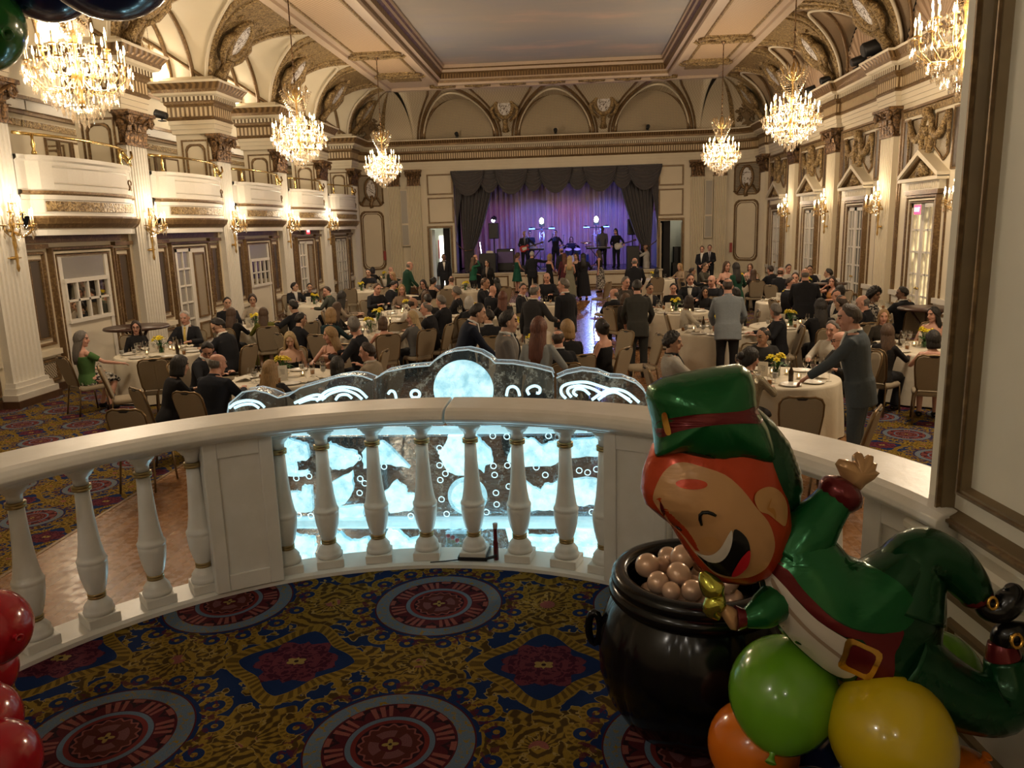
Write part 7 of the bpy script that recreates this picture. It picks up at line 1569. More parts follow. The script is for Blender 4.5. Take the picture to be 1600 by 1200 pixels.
# ---------------------------------------------------------------- ice bar outlines (x, z) in metres
ICE_SNOW=[[(-1.743, 1.547), (-1.695, 1.562), (-1.676, 1.554), (-1.601, 1.538), (-1.564, 1.518), (-1.563, 1.436), (-1.63, 1.424), (-1.649, 1.42), (-1.647, 1.357), (-1.584, 1.365), (-1.574, 1.341), (-1.602, 1.333), (-1.747, 1.334)],
[(-1.744, 1.234), (-1.627, 1.229), (-1.608, 1.269), (-1.557, 1.269), (-1.561, 1.116), (-1.736, 1.104)],
[(-1.435, 1.536), (-1.372, 1.505), (-1.279, 1.477), (-1.258, 1.445), (-1.28, 1.406), (-1.343, 1.375), (-1.421, 1.376), (-1.445, 1.407)],
[(-1.306, 1.359), (-1.307, 1.288), (-1.315, 1.228), (-1.358, 1.168), (-1.399, 1.14), (-1.435, 1.189), (-1.435, 1.289)],
[(-1.407, 1.136), (-1.251, 1.148), (-1.256, 1.08), (-1.404, 1.076)],
[(-1.232, 1.484), (-1.179, 1.542), (-1.103, 1.541), (-0.96, 1.385), (-1.111, 1.405), (-1.169, 1.394), (-1.228, 1.379), (-1.239, 1.445)],
[(-1.049, 1.299), (-0.99, 1.255), (-0.988, 1.22), (-0.939, 1.215), (-0.935, 1.148), (-0.975, 1.116), (-1.091, 1.108), (-1.135, 1.148), (-1.122, 1.228)],
[(-0.724, 1.577), (-0.556, 1.575), (-0.521, 1.525), (-0.474, 1.479), (-0.469, 1.413), (-0.515, 1.394), (-0.524, 1.351), (-0.553, 1.383), (-0.603, 1.336), (-0.679, 1.333), (-0.734, 1.364), (-0.776, 1.442), (-0.785, 1.477), (-0.754, 1.5), (-0.737, 1.539)],
[(-0.383, 1.42), (-0.366, 1.497), (-0.298, 1.55), (-0.224, 1.546), (-0.188, 1.507), (-0.126, 1.526), (-0.096, 1.533), (0.16, 1.558), (0.17, 1.448), (-0.024, 1.441), (-0.135, 1.392), (-0.284, 1.389), (-0.357, 1.413)],
[(-0.293, 1.311), (-0.25, 1.264), (-0.194, 1.237), (-0.167, 1.276), (-0.108, 1.276), (-0.093, 1.303), (0.121, 1.31), (0.165, 1.282), (0.168, 1.158), (0.009, 1.146), (-0.103, 1.119), (-0.253, 1.119)],
[(-1.739, 0.978), (-1.65, 0.953), (-1.571, 0.945), (-1.568, 0.884), (-1.593, 0.78), (-1.759, 0.746)],
[(-1.519, 0.954), (-1.451, 0.978), (-1.412, 0.974), (-1.344, 0.925), (-1.313, 0.921), (-1.237, 0.946), (-1.213, 0.905), (-1.219, 0.815), (-1.466, 0.781), (-1.53, 0.822)],
[(-1.105, 1.007), (-1.052, 0.987), (-0.986, 0.926), (-0.926, 0.955), (-0.933, 0.824), (-1.148, 0.807), (-1.149, 0.926)],
[(-0.407, 1.02), (-0.286, 1.02), (-0.272, 0.956), (-0.2, 0.948), (-0.181, 0.956), (-0.05, 0.956), (-0.03, 1.028), (0.175, 1.036), (0.174, 0.82), (-0.146, 0.827), (-0.374, 0.834)]]
ICE_RINGS=[(-1.646, 1.321), (-1.567, 1.333), (-1.65, 1.088), (-1.576, 1.084), (-1.712, 1.282), (-1.262, 1.445), (-1.259, 1.316), (-1.269, 1.228), (-1.161, 1.339), (-1.112, 1.39), (-1.234, 1.288), (-0.782, 1.396), (-0.75, 1.345), (-0.782, 1.306), (-0.78, 1.187), (-0.754, 1.096), (-0.777, 1.5), (-0.464, 1.571), (-0.466, 1.39), (-0.461, 1.336), (-0.457, 1.226), (-0.455, 1.155), (-0.383, 1.566), (-0.384, 1.393), (-0.38, 1.265), (-0.143, 1.568), (-0.217, 1.381), (-0.166, 1.334), (0.013, 1.494), (0.03, 1.36), (0.078, 1.348), (0.129, 1.367), (0.029, 1.264), (0.12, 1.185), (-0.185, 1.147), (0.101, 1.107), (-0.517, 1.107), (-0.969, 1.084), (-0.918, 1.108)]
ICE_CURLS=[[(-2.038, 1.74), (-1.996, 1.77), (-1.925, 1.785), (-1.857, 1.773), (-1.822, 1.741)],
[(-2.007, 1.74), (-1.959, 1.758), (-1.897, 1.762), (-1.857, 1.738)],
[(-1.639, 1.766), (-1.559, 1.8), (-1.494, 1.814), (-1.446, 1.794)],
[(-1.612, 1.766), (-1.541, 1.788), (-1.481, 1.787)],
[(-1.504, 1.776), (-1.443, 1.832), (-1.346, 1.858), (-1.253, 1.841), (-1.2, 1.791)],
[(-1.473, 1.783), (-1.417, 1.821), (-1.34, 1.839), (-1.274, 1.819), (-1.231, 1.784)],
[(-1.39, 1.782), (-1.365, 1.809), (-1.319, 1.812), (-1.291, 1.789)],
[(-1.075, 1.813), (-1.059, 1.831), (-1.037, 1.823), (-1.028, 1.786)],
[(-0.383, 1.793), (-0.371, 1.837), (-0.341, 1.848), (-0.316, 1.829), (-0.306, 1.792)],
[(-0.251, 1.798), (-0.262, 1.825), (-0.243, 1.843), (-0.214, 1.85), (-0.189, 1.835), (-0.193, 1.809), (-0.211, 1.809)],
[(-0.041, 1.774), (-0.066, 1.804), (-0.062, 1.841), (-0.018, 1.862), (0.072, 1.868), (0.161, 1.841), (0.24, 1.811), (0.322, 1.762)],
[(-0.009, 1.781), (-0.03, 1.811), (-0.019, 1.836), (0.036, 1.847), (0.107, 1.831), (0.186, 1.786)],
[(0.024, 1.788), (0.003, 1.806), (0.017, 1.828), (0.061, 1.824), (0.096, 1.794)],
[(0.107, 1.764), (0.161, 1.801), (0.226, 1.826), (0.304, 1.806), (0.376, 1.746)],
[(0.143, 1.764), (0.197, 1.8), (0.254, 1.803), (0.333, 1.747)]]
ICE_EIGHT=(-0.914, 1.818)
ICE_TOPS={'left':[(-2.066, 1.667), (-2.039, 1.767), (-1.951, 1.835), (-1.873, 1.846), (-1.798, 1.826), (-1.739, 1.798), (-1.673, 1.812), (-1.604, 1.853), (-1.496, 1.882), (-1.38, 1.915), (-1.285, 1.928), (-1.221, 1.92), (-1.163, 1.897), (-1.177, 1.627), (-2.071, 1.62)],
'center':[(-1.166, 1.627), (-1.144, 1.908), (-1.078, 1.944), (-0.946, 1.968), (-0.824, 1.977), (-0.793, 2.006), (-0.74, 2.039), (-0.673, 2.06), (-0.593, 2.066), (-0.52, 2.046), (-0.471, 2.016), (-0.443, 1.986), (-0.341, 1.981), (-0.215, 1.957), (-0.118, 1.93), (-0.108, 1.9), (-0.113, 1.632)],
'right':[(-0.098, 1.632), (-0.093, 1.893), (-0.035, 1.918), (0.055, 1.935), (0.144, 1.922), (0.215, 1.892), (0.286, 1.887), (0.358, 1.857), (0.397, 1.82), (0.418, 1.79), (0.419, 1.634)]}
ICE_BALLS=[((-0.631, 1.833), 0.175), ((-0.628, 1.199), 0.118)]
# ---------------------------------------------------------------- platform, balustrade, jamb, ice bar
BC0=(-.61,1.82)
def pol(r,a,z): a=radians(a); return (BC0[0]+r*cos(a),BC0[1]+r*sin(a),z)
def arc_loft(mb,prof,a0,a1,n,mi=0,smooth=False):
    mb.loft([[pol(r,a0+(a1-a0)*k/n,z) for r,z in prof] for k in range(n+1)],mi,True,smooth)
def front():
    M=MT
    mb=MB(); mb.add([pol(0,0,PLZ)]+[pol(1.96,-5+190*k/48,PLZ) for k in range(49)],[(0,k+1,k+2) for k in range(48)]); mb.add([(-3.2,-5,PLZ),(2.0,-5,PLZ),(2.0,1.9,PLZ),(-3.2,1.9,PLZ)],[(0,1,2,3)]); struct(mb.build('floor_platform',M['carpet']),'patterned carpet of the raised platform')
    mb=MB(); arc_loft(mb,[(1.90,0),(1.96,0),(1.96,PLZ-.01),(1.90,PLZ-.01)],-2,186,48); struct(mb.build('wall_platform_front',M['cream']),'curved face of the raised platform')
    mb=MB(); arc_loft(mb,[(1.755,PLZ),(1.97,PLZ),(1.97,1.118),(1.955,1.126),(1.775,1.126),(1.755,1.118)],14,186,60); o=mb.build('balustrade_plinth',M['rail']); tag(o,'white painted curved kerb under all the balusters','plinth')
    hp=[(1.715,1.842),(1.94,1.842),(1.955,1.856),(1.975,1.860),(1.998,1.878),(2.0,1.897),(1.985,1.915),(1.955,1.924),(1.72,1.924),(1.688,1.916),(1.668,1.900),(1.664,1.880),(1.678,1.863),(1.705,1.856)]
    for a0,a1,lb in ((12,89.55,'white painted handrail, the length right of the joint'),(89.95,186,'white painted handrail, the length left of the joint')):
        mb=MB(); arc_loft(mb,hp,a0,a1,60); o=mb.build('handrail',M['rail']); tag(o,lb,'handrail','handrail lengths'); bevel(o,.004,2)
    def pier(a0,a1,lb):
        e=empty('panelled_pier',pol(1.85,(a0+a1)/2,1.126),0,lb,'pier','panelled piers of the balustrade'); L=Vector(e.location)
        sub=lambda p:tuple(Vector(p)-L)
        mb=MB(); mb.loft([[sub(pol(r,a0+(a1-a0)*k/8,z)) for r,z in ((1.752,1.126),(1.95,1.126),(1.95,1.842),(1.752,1.842))] for k in range(9)],0,True,False); mb.build('core',M['rail'],e)
        w=a1-a0; r=1.740; mb=MB()
        def slab(b0,b1,z0,z1): mb.loft([[sub(pol(q,b0+(b1-b0)*k/4,z)) for q,z in ((r,z0),(1.753,z0),(1.753,z1),(r,z1))] for k in range(5)],0,True,False)
        slab(a0,a0+w*.2,1.126,1.842); slab(a1-w*.2,a1,1.126,1.842); slab(a0+w*.2,a1-w*.2,1.126,1.205); slab(a0+w*.2,a1-w*.2,1.765,1.842)
        bevel(mb.build('panel_frame',M['rail'],e),.004)
    pier(116.4,126.4,'panelled white pier left of the ice, between two runs of balusters'); pier(54.8,64.8,'panelled white pier behind the green foil balloon'); pier(12.5,25.2,'panelled white pier ending at the near panelled wall')
    # balusters
    def baluster():
        e=empty('baluster',(0,0,0))
        mb=MB(); mb.lathe([(.030,1.166),(.060,1.168),(.0635,1.178),(.060,1.190),(.056,1.194),(.057,1.206),(.047,1.220),(.036,1.234),(.033,1.244)],20); mb.lathe([(.030,1.256),(.034,1.262),(.044,1.290),(.054,1.335),(.0585,1.375),(.0595,1.396),(.0575,1.399),(.0605,1.404),(.0615,1.412),(.0585,1.420),(.0555,1.422),(.051,1.44),(.043,1.49),(.0375,1.55),(.0325,1.63),(.0290,1.72)],20); mb.lathe([(.029,1.745),(.030,1.765),(.033,1.776),(.045,1.786),(.047,1.793),(.053,1.797),(.058,1.808),(.058,1.816)],20); mb.build('turned_shaft',M['rail'],e)
        for nm,z0,z1,w in (('square_base',1.126,1.168,.131),('square_cap',1.816,1.856,.124)):
            mb=MB(); mb.box((0,0,(z0+z1)/2),(w,w,z1-z0)); bevel(mb.build(nm,M['rail'],e),.004)
        gb=flat('dull_gilt',(.36,.26,.11),.35,.7) if 'dullgilt' not in M else M['dullgilt']; M['dullgilt']=gb
        for z,r in ((1.250,.0365),(1.732,.0385)):
            mb=MB(); mb.lathe([(r-.008,z-.013),(r,z-.011),(r+.0005,z-.003),(r-.004,z),(r+.0005,z+.003),(r,z+.011),(r-.008,z+.013)],20,cap=False); mb.build('gilt_ring',gb,e)
        return e
    b0=baluster(); first=True
    runs=[(149.1,'baluster behind the red balloons, first of the left run'),(141.4,'second baluster of the left run, from the red balloons'),(133.8,'third baluster of the left run, from the red balloons'),(127.3,'baluster tucked against the left side of the left pier'),(115.4,'baluster half hidden behind the right edge of the left pier'),(109.2,'first full baluster right of the left pier, before the ice'),(101.7,'second full baluster right of the left pier'),(94.2,'baluster just left of the handrail joint'),(86.75,'baluster with the black strap round its base'),(79.5,'first baluster right of the strapped one'),(72.1,'second baluster right of the strapped one'),(66.0,'baluster tucked against the middle pier by the black pot'),(53.6,'baluster right of the middle pier, behind the foil face'),(46.5,'baluster behind the green foil hat'),(39.6,'baluster behind the raised green arm'),(32.3,'baluster beside the raised foil hand'),(157,'baluster beyond the left picture edge'),(165,'outermost left baluster, past the picture edge')]
    for a,lb in runs:
        p=pol(1.85,a,0); rz=radians(a-90)
        if first: o=b0; first=False; o.location=p; o.rotation_euler=(0,0,rz)
        else: o=dup(b0,p,rz)
        tag(o,lb,'baluster','white balusters of the curved balustrade')
    # red torch and black strap
    e=empty('pocket_torch',pol(1.815,83.1,1.127),0,'dark red pocket torch standing on the kerb','torch'); mb=MB(); mb.lathe([(.0,0),(.013,0),(.0125,.09),(.010,.10),(.010,.16),(.012,.165)],12); mb.build('barrel',flat('dark_red',(.13,.008,.012),.35),e); mb=MB(); mb.lathe([(.012,.165),(.0125,.19),(0,.191)],12); mb.build('tip',flat('pale_tip',(.5,.42,.42),.3),e)
    w=.131/2+.004; p=Vector(pol(1.85,86.75,0)); a=radians(86.75-90); q=[(-w,-w),(w,-w),(w,w),(-w,w)]
    mb=MB(); mb.loft([[tuple(Vector((p.x+x*cos(a)*s-y*sin(a)*s,p.y+x*sin(a)*s+y*cos(a)*s,z))) for s,z in ((1,1.130),(1.05,1.130),(1.05,1.148),(1,1.148))] for x,y in q+q[:1]],0,False,False); mb.tube([pol(1.79,84.6,1.139),pol(1.79,83.4,1.150),pol(1.80,82.9,1.155)],.008,6); mb.tube([pol(1.785,88.4,1.135),pol(1.77,91,1.131),pol(1.765,93.5,1.128)],.003,5); o=mb.build('black_strap',M['black']); tag(o,'black strap tied round one baluster base by the torch','strap')
    # ---- panelled jamb on the right
    d=Vector((.1084,-.9941,0)); n=Vector((-.9941,-.1084,0)); P0=Vector((1.07,2.335,0)); fr=lambda u,v,w: tuple(P0+d*u+n*w+Vector((0,0,v)))
    mb=MB(); q=[fr(0,0,0),fr(4.5,0,0),fr(4.5,0,-.5),fr(0,0,-.5)]; mb.add(q+[(x,y,9) for x,y,z in q],[(0,1,5,4),(1,2,6,5),(2,3,7,6),(3,0,4,7)]); struct(mb.build('wall_right_jamb',M['jamb']),'cream panelled jamb beside the platform')
    mb=MB()
    frame_rect(mb,fr,.072,3.9,1.868,6.5,.058,.030,0); frame_rect(mb,fr,.098,3.87,1.894,6.46,.014,.042,1); frame_rect(mb,fr,.160,3.8,1.972,6.4,.036,.022,0); frame_rect(mb,fr,.172,3.79,1.984,6.38,.010,.030,1)
    frame_rect(mb,fr,.054,3.9,1.18,1.690,.034,.022,0); frame_rect(mb,fr,.155,3.8,1.29,1.600,.026,.018,0)
    struct(mb.build(tn(),[M['mould'],M['gilt']]),'brown and gilt panel mouldings of the near jamb')
    mb=MB(); mb.loft([[fr(u,v,w) for w,v in ((-.02,1.762),(.012,1.764),(.02,1.785),(.035,1.790),(.048,1.805),(.048,1.822),(.035,1.838),(.012,1.843),(-.02,1.845))] for u in (-.045,-.03,1.0,4.0)],0,True,False); struct(mb.build(tn(),M['jamb']),'dado rail of the near jamb')
    mb=MB(); mb.prism([(0,PLZ),(4,PLZ),(4,1.16),(0,1.16)],fr,.03); struct(mb.build('baseboard_jamb',M['jamb']))
    mb=MB(); mb.bx(1.25,8.2,2.36,YF,0,9); struct(mb.build('wall_front_right',M['cream']),'front wall of the ballroom right of the platform')
    mb=MB(); mb.bx(-9.6,-3.4,2.36,YF,0,9); struct(mb.build('wall_front_left',M['cream']),'front wall of the ballroom left of the platform')
    mb=MB(); mb.bx(-3.4,1.3,2.4,YF,5.2,9); struct(mb.build('wall_front_head',M['cream']))
    # foyer behind the camera, dim
    mb=MB(); mb.bx(-3.4,2.2,-5.1,-5,PLZ,5.2); mb.bx(-3.5,-3.4,-5,2.5,PLZ,5.2); mb.bx(-3.4,2.2,-5,2.5,5.2,5.3); struct(mb.build('wall_foyer',M['cream']),'foyer walls behind the platform')
    # ---- ice bar
    Y=4.33
    ice=Mat('clear_ice'); ice.coord('obj'); v=ice.vec; ice.nt.nodes.remove(ice.b)
    n1=ice.noise(7,5,v,.6,.8); n2=ice.noise(42,4,v,.7); bp=ice.n('ShaderNodeBump'); bp.inputs['Strength'].default_value=.5; bp.inputs['Distance'].default_value=.02; ice.l(n1+n2*.3,bp.inputs['Height'])
    t=ice.n('ShaderNodeBsdfTransparent'); t.inputs['Color'].default_value=(.66,.70,.72,1); g=ice.n('ShaderNodeBsdfGlossy'); g.inputs['Roughness'].default_value=.06; ice.l(bp.outputs[0],g.inputs['Normal'])
    df=ice.n('ShaderNodeBsdfTranslucent'); df.inputs['Color'].default_value=(.7,.85,.9,1)
    lw=ice.n('ShaderNodeLayerWeight'); lw.inputs['Blend'].default_value=.28; ice.l(bp.outputs[0],lw.inputs['Normal'])
    a=ice.n('ShaderNodeMixShader'); ice.l(lw.outputs['Facing'],a.inputs[0]); ice.l(t.outputs[0],a.inputs[1]); ice.l(g.outputs[0],a.inputs[2])
    b=ice.n('ShaderNodeMixShader'); ice.l((n1*n2*1.6).sstep(.42,.62)*.5+.02,b.inputs[0]); ice.l(a.outputs[0],b.inputs[1]); ice.l(df.outputs[0],b.inputs[2]); ice.l(b.outputs[0],ice.out.inputs[0]); ice=ice.m
    snow=Mat('lit_packed_snow'); snow.coord('obj'); n=snow.noise(16,5,snow.vec,.65); n2=snow.noise(3,2,snow.vec); snow.col((.85,.93,.96)).p(Roughness=.9).bump(n,.8,.02); snow.emit(snow.mix((n*.75+n2*.35).sstep(.36,.70),(.10,.40,.52),(.55,.92,1.0)),.78).nosample(); snow=snow.m  # backlight through the snow is put in as blotchy emission
    frost=Mat('lit_frosted_groove'); frost.coord('obj'); frost.col((.8,.95,1)).emit((.55,.88,1),.8).nosample(); frost=frost.m  # grooves and rings glow by emission, standing in for light through ice
    fy=lambda u,v,w:(u,Y+w,v)
    e=empty('ice_bar',(0,0,0),0,'clear carved ice bar glowing cyan behind the balustrade','ice sculpture')
    mb=MB(); 
    for x0,x1 in ((-1.80,-1.15),(-1.145,-.115),(-.11,.42)): mb.bx(x0,x1,Y,Y+.26,1.075,1.572)
    bevel(mb.build('carved_wall',ice,e),.012)
    mb=MB(); mb.bx(-1.84,.46,Y-.012,Y+.05,1.582,1.622); bevel(mb.build('upper_ledge',M['iceledge'],e),.01)
    mb=MB(); mb.bx(-1.90,.52,Y-.03,Y+.06,1.012,1.066); bevel(mb.build('lower_ledge',M['iceledge'],e),.012)
    mb=MB()
    for x0,x1 in ((-1.80,-1.15),(-1.145,-.115),(-.11,.42)): mb.bx(x0,x1,Y,Y+.30,.42,1.0)
    bevel(mb.build('base_blocks',ice,e),.012)
    for k in ('left','center','right'):
        mb=MB(); mb.prism(ICE_TOPS[k][::-1],lambda u,v,w:(u,Y+.06+w,v),.12); o=mb.build('crest_panel',ice,e); bevel(o,.010,3)
        mb=MB(); t=[p for p in ICE_TOPS[k] if p[1]>1.66]; mb.tube([(u,Y+.06,v) for u,v in t],.0045,5); mb.tube([(u,Y+.18,v) for u,v in t],.003,5); mb.build('lit_edge',M['iceedge'],e)
    for i,s in enumerate(ICE_SNOW):
        c=Vector((sum(p[0] for p in s)/len(s),sum(p[1] for p in s)/len(s))); R=random.Random(i); pts=[]
        for a,b in zip(s,s[1:]+s[:1]):
            for t in (0,.25,.5,.75): pts.append((a[0]+(b[0]-a[0])*t+R.uniform(-.005,.005),a[1]+(b[1]-a[1])*t+R.uniform(-.005,.005)))
        mb=MB(); mb.prism(pts[::-1],lambda u,v,w:(u,Y-.012+w,v),.05); mb.build('snow_letter',snow,e)
    for (x,z),r in ICE_BALLS:
        mb=MB(); yy=Y+.055 if z>1.6 else Y+.02; mb.sphere((x,yy,z),r,36,20,sc=(1,.28,1)); mb.build('snow_globe',snow,e)
    for x,z in ICE_RINGS:
        mb=MB(); mb.tube([(x+.0165*cos(2*pi*k/14),Y-.002,z+.0165*sin(2*pi*k/14)) for k in range(14)],.0028,5,closed=True); mb.build('bubble_ring',frost,e)
    for c in ICE_CURLS:
        P=[Vector((u,Y+.055,v)) for u,v in c]; q=[]
        for i in range(len(P)-1):
            p0=P[max(0,i-1)];p1=P[i];p2=P[i+1];p3=P[min(len(P)-1,i+2)]
            for k in range(6):
                t=k/6; q.append(.5*((2*p1)+(p2-p0)*t+(2*p0-5*p1+4*p2-p3)*t*t+(3*p1-p0-3*p2+p3)*t**3))
        q.append(P[-1]); mb=MB(); mb.tube(q,.0085,6); mb.build('carved_scroll',frost,e)
    x,z=ICE_EIGHT; mb=MB()
    for dz,r in ((-.008,.026),(-.056,.032)): mb.tube([(x+r*cos(2*pi*k/18),Y+.055,z+dz+r*.9*sin(2*pi*k/18)) for k in range(18)],.0085,6,closed=True)
    mb.build('carved_eight',frost,e)
    # frozen fruit block, base table, led strips
    mb=MB(); mb.bx(-.755,-.56,Y-.075,Y-.012,.86,1.0); mb.build('fruit_block',ice,e)
    R=random.Random(8); rb=flat('berry_red',(.6,.03,.05),.3); 
    for k in range(7):
        mb=MB(); mb.sphere((-.735+.165*(k/6)+R.uniform(-.01,.01),Y-.06,.965+R.uniform(-.02,.02)),.014,8,6); mb.build('frozen_berry',rb,e)
    mb=MB(); mb.prism([(-.722+.048*cos(pi*k/14),.865+.05*sin(pi*k/14)) for k in range(15)],lambda u,v,w:(u,Y-.082+w,v),.015); mb.build('lemon_slice',flat('lemon_yellow',(.9,.7,.03),.4,Emission_Color=(.9,.65,.02),Emission_Strength=.5),e)  # slice glows by its own emission, as if lit through the block
    mb=MB(); mb.bx(-2.0,.6,Y-.12,Y+.5,0,.42); o=mb.build('ice_bar_table',M['blackcloth']); bevel(o,.02); tag(o,'black draped stand under the carved ice bar','table')
    for x in (-1.5,-.63,.15): area('ice_led',(x,Y+.15,.45),(x,Y+.13,3),7*ICE_E,(.45,.85,1),.55,.2)
    area('ice_led_front',(-.7,Y-.07,.44),(-.7,Y-.25,1.2),9*ICE_E,(.45,.85,1),2.2,.06)
ICE_E=1.0
MT['jamb']=flat('jamb_paint',(.80,.76,.64),.5,nz=.04,nscale=6); m=Mat('brown_moulding'); m.coord('pos'); n=m.noise(8,4,m.vec); m.col(m.mix(n,(.14,.10,.05),(.27,.195,.10))).p(Roughness=.4,Metallic=.25); MT['mould']=m.m
m=Mat('lit_ice_ledge'); m.coord('obj'); n=m.noise(30,4,m.vec); m.col((.75,.9,.95)).p(Roughness=.25).bump(n,.6,.01); m.emit(m.mix(n,(.12,.36,.46),(.45,.8,.92)),.55).nosample(); MT['iceledge']=m.m  # ledge glow is emission painted in, imitating the light inside the ice
m=Mat('lit_ice_rim'); m.coord('obj'); m.col((.7,.8,.85)).p(Roughness=.08).emit((.5,.7,.8),.22).nosample(); MT['iceedge']=m.m  # faint emission imitates light caught along the crest edges
front()
# ---------------------------------------------------------------- cauldron, balloons, foil leprechaun
from mathutils.geometry import tessellate_polygon
def foreground():
    M=MT
    # cauldron
    px,py=.385,2.36
    blk=Mat('black_vinyl'); blk.coord('obj'); n=blk.noise(5,2,blk.vec); blk.col((.004,.004,.005)).p(Roughness=.17,Specular_IOR_Level=.4).bump(n,.08,.02); blk=blk.m
    e=empty('cauldron',(px,py,PLZ),0,'large shiny black vinyl cauldron standing on the platform carpet','cauldron')
    fl=lambda a,z: 1-.035*(1-abs(sin(a*5)))**3*(1 if .06<z<.47 else .3)
    mb=MB(); mb.lathe([(.001,.02),(.12,.0),(.17,.01),(.235,.06),(.285,.14),(.312,.23),(.314,.30),(.30,.38),(.275,.44),(.247,.475),(.235,.49)],120,flute=fl,cap=False); mb.lathe([(.235,.49),(.22,.46),(.215,.40),(.001,.38)],40,cap=False); mb.build('belly',blk,e)
    mb=MB()
    for r,z,t in ((.248,.497,.030),(.240,.535,.030)): mb.tube([(r*cos(2*pi*k/60),r*sin(2*pi*k/60),z) for k in range(60)],t,10,closed=True)
    mb.build('rolled_rim',blk,e)
    for a in (172,-8):
        c=Vector((.315*cos(radians(a)),.315*sin(radians(a)),.33)); d=Vector((cos(radians(a)),sin(radians(a)),0)); mb=MB(); mb.tube([c+d*(.012+.018*sin(pi*k/12)*0)+Vector((0,0,.055*cos(2*pi*k/14)))+d*.02*sin(2*pi*k/14) for k in range(14)],.013,8,closed=True); mb.build('ring_handle',blk,e)
    # pearly balloons in the cauldron
    pearl=Mat('pearl_latex'); pearl.coord('obj'); pearl.col((.74,.50,.35)).p(Roughness=.26,Metallic=.3); pearl=pearl.m
    PB=[((0.23,2.365,1.672),.038,'pearly rose-gold balloon at the left end of the cauldron'),((0.309,2.467,1.655),.034,'pearly balloon at the back rim of the cauldron'),((0.345,2.385,1.690),.040,'large pearly balloon highest in the cauldron'),((0.284,2.42,1.650),.026,'small pearly balloon wedged in the middle of the cauldron'),((0.255,2.275,1.655),.034,'pearly balloon at the front left of the cauldron'),((0.322,2.305,1.668),.038,'pearly balloon in the middle front of the cauldron'),((0.290,2.232,1.648),.028,'pearly balloon low at the front rim of the cauldron'),((0.352,2.235,1.650),.032,'pearly balloon beside the gold foil piece'),((0.415,2.43,1.655),.034,'pearly balloon under the foil chin'),((0.41,2.262,1.650),.030,'pearly balloon right of the gold foil piece'),((0.47,2.29,1.645),.030,'pearly balloon at the right front of the cauldron'),((0.40,2.50,1.650),.032,'pearly balloon hidden at the back of the cauldron')]
    R=random.Random(2)
    for p,r,lb in PB:
        mb=MB(); mb.sphere((0,0,0),r,22,14,sc=(1,1,1.06)); mb.lathe([(.002,r*1.03),(.004,r*1.06),(.006,r*1.14),(.001,r*1.14)],8); o=mb.build('pearl_balloon',pearl); o.location=p; o.rotation_euler=(R.uniform(1.9,3.6),R.uniform(-.6,.6),0); tag(o,lb,'balloon','pearly balloons in the cauldron')
    mb=MB()
    for k in range(40):
        a=R.uniform(0,6.28); q=R.uniform(0,.16); mb.sphere((px+q*cos(a),py+q*sin(a),PLZ+.475+R.uniform(-.02,.03)),.034,10,7)
    o=mb.build('balloon_filling',pearl); tag(o,'heap of pearly little balloons filling the cauldron','balloons',kind='stuff')
    # latex balloons
    def latex(nm,c):
        m=Mat(nm); m.coord('obj'); m.col(c).p(Roughness=.17,Subsurface_Weight=.0,Coat_Weight=.3); return m.m
    LC=dict(lime=latex('lime_latex',(.13,.34,.018)),yellow=latex('yellow_latex',(.58,.42,.008)),orange=latex('orange_latex',(.70,.17,.008)),blue=latex('blue_latex',(.010,.022,.085)),red=latex('red_latex',(.38,.010,.018)),green=latex('green_latex',(.03,.16,.03)))
    def balloon(p,r,col,lb,rot=(pi,0,0),st=1.1,grp='latex balloons under the foil figure'):
        e=empty('latex_balloon',p,0,lb,'balloon',grp); e.rotation_euler=rot
        prof=[]
        for k in range(19):
            t=pi*k/18; z=-cos(t)*r*st; rr=sin(t)*r*(1-.10*max(0,-cos(t))*0+.0); 
            if z>0: rr*=1-.10*(z/(r*st))**2
            prof.append((max(rr,.0008),z if z<0 else z*1.06))
        mb=MB(); mb.lathe(prof,36,cap=False); mb.build('skin',LC[col],e)
        mb=MB(); zt=r*st*1.06; mb.lathe([(.012,zt-.008),(.006,zt+.004),(.008,zt+.012),(.014,zt+.022),(.010,zt+.024),(.001,zt+.012)],10,cap=False); mb.build('knot',LC[col],e); return e
    balloon((.515,1.802,1.589),.134,'lime','lime green balloon in front of the cauldron',(pi*.75,.5,0),1.06)
    balloon((.727,1.675,1.566),.138,'yellow','big yellow balloon at the bottom right',(pi*.8,-.5,0),1.06)
    balloon((.462,1.868,1.390),.118,'orange','orange balloon under the lime green one',(pi*.3,.2,0),1.04)
    balloon((.545,1.625,1.395),.098,'blue','dark blue balloon at the bottom edge',(.2,.3,0),1.04)
    balloon((.945,1.80,1.340),.098,'orange','orange balloon at the bottom right under the yellow one',(.3,.4,0),1.04)
    balloon((.672,2.02,1.545),.120,'yellow','yellow balloon tucked behind the white foil belly',(pi,.2,0),1.06)
    balloon((.935,1.925,1.560),.118,'lime','lime green balloon behind the lower green leg',(pi,.1,0),1.06)
    balloon((.70,1.86,1.30),.13,'blue','blue balloon at the bottom of the cluster',(.1,0,0),1.05); balloon((.60,1.72,1.215),.11,'orange','orange balloon on the carpet under the cluster',(0,.3,0),1.0); balloon((.86,1.72,1.215),.11,'yellow','yellow balloon on the carpet under the cluster',(0,-.3,0),1.0)
    g='red balloons of the left column'
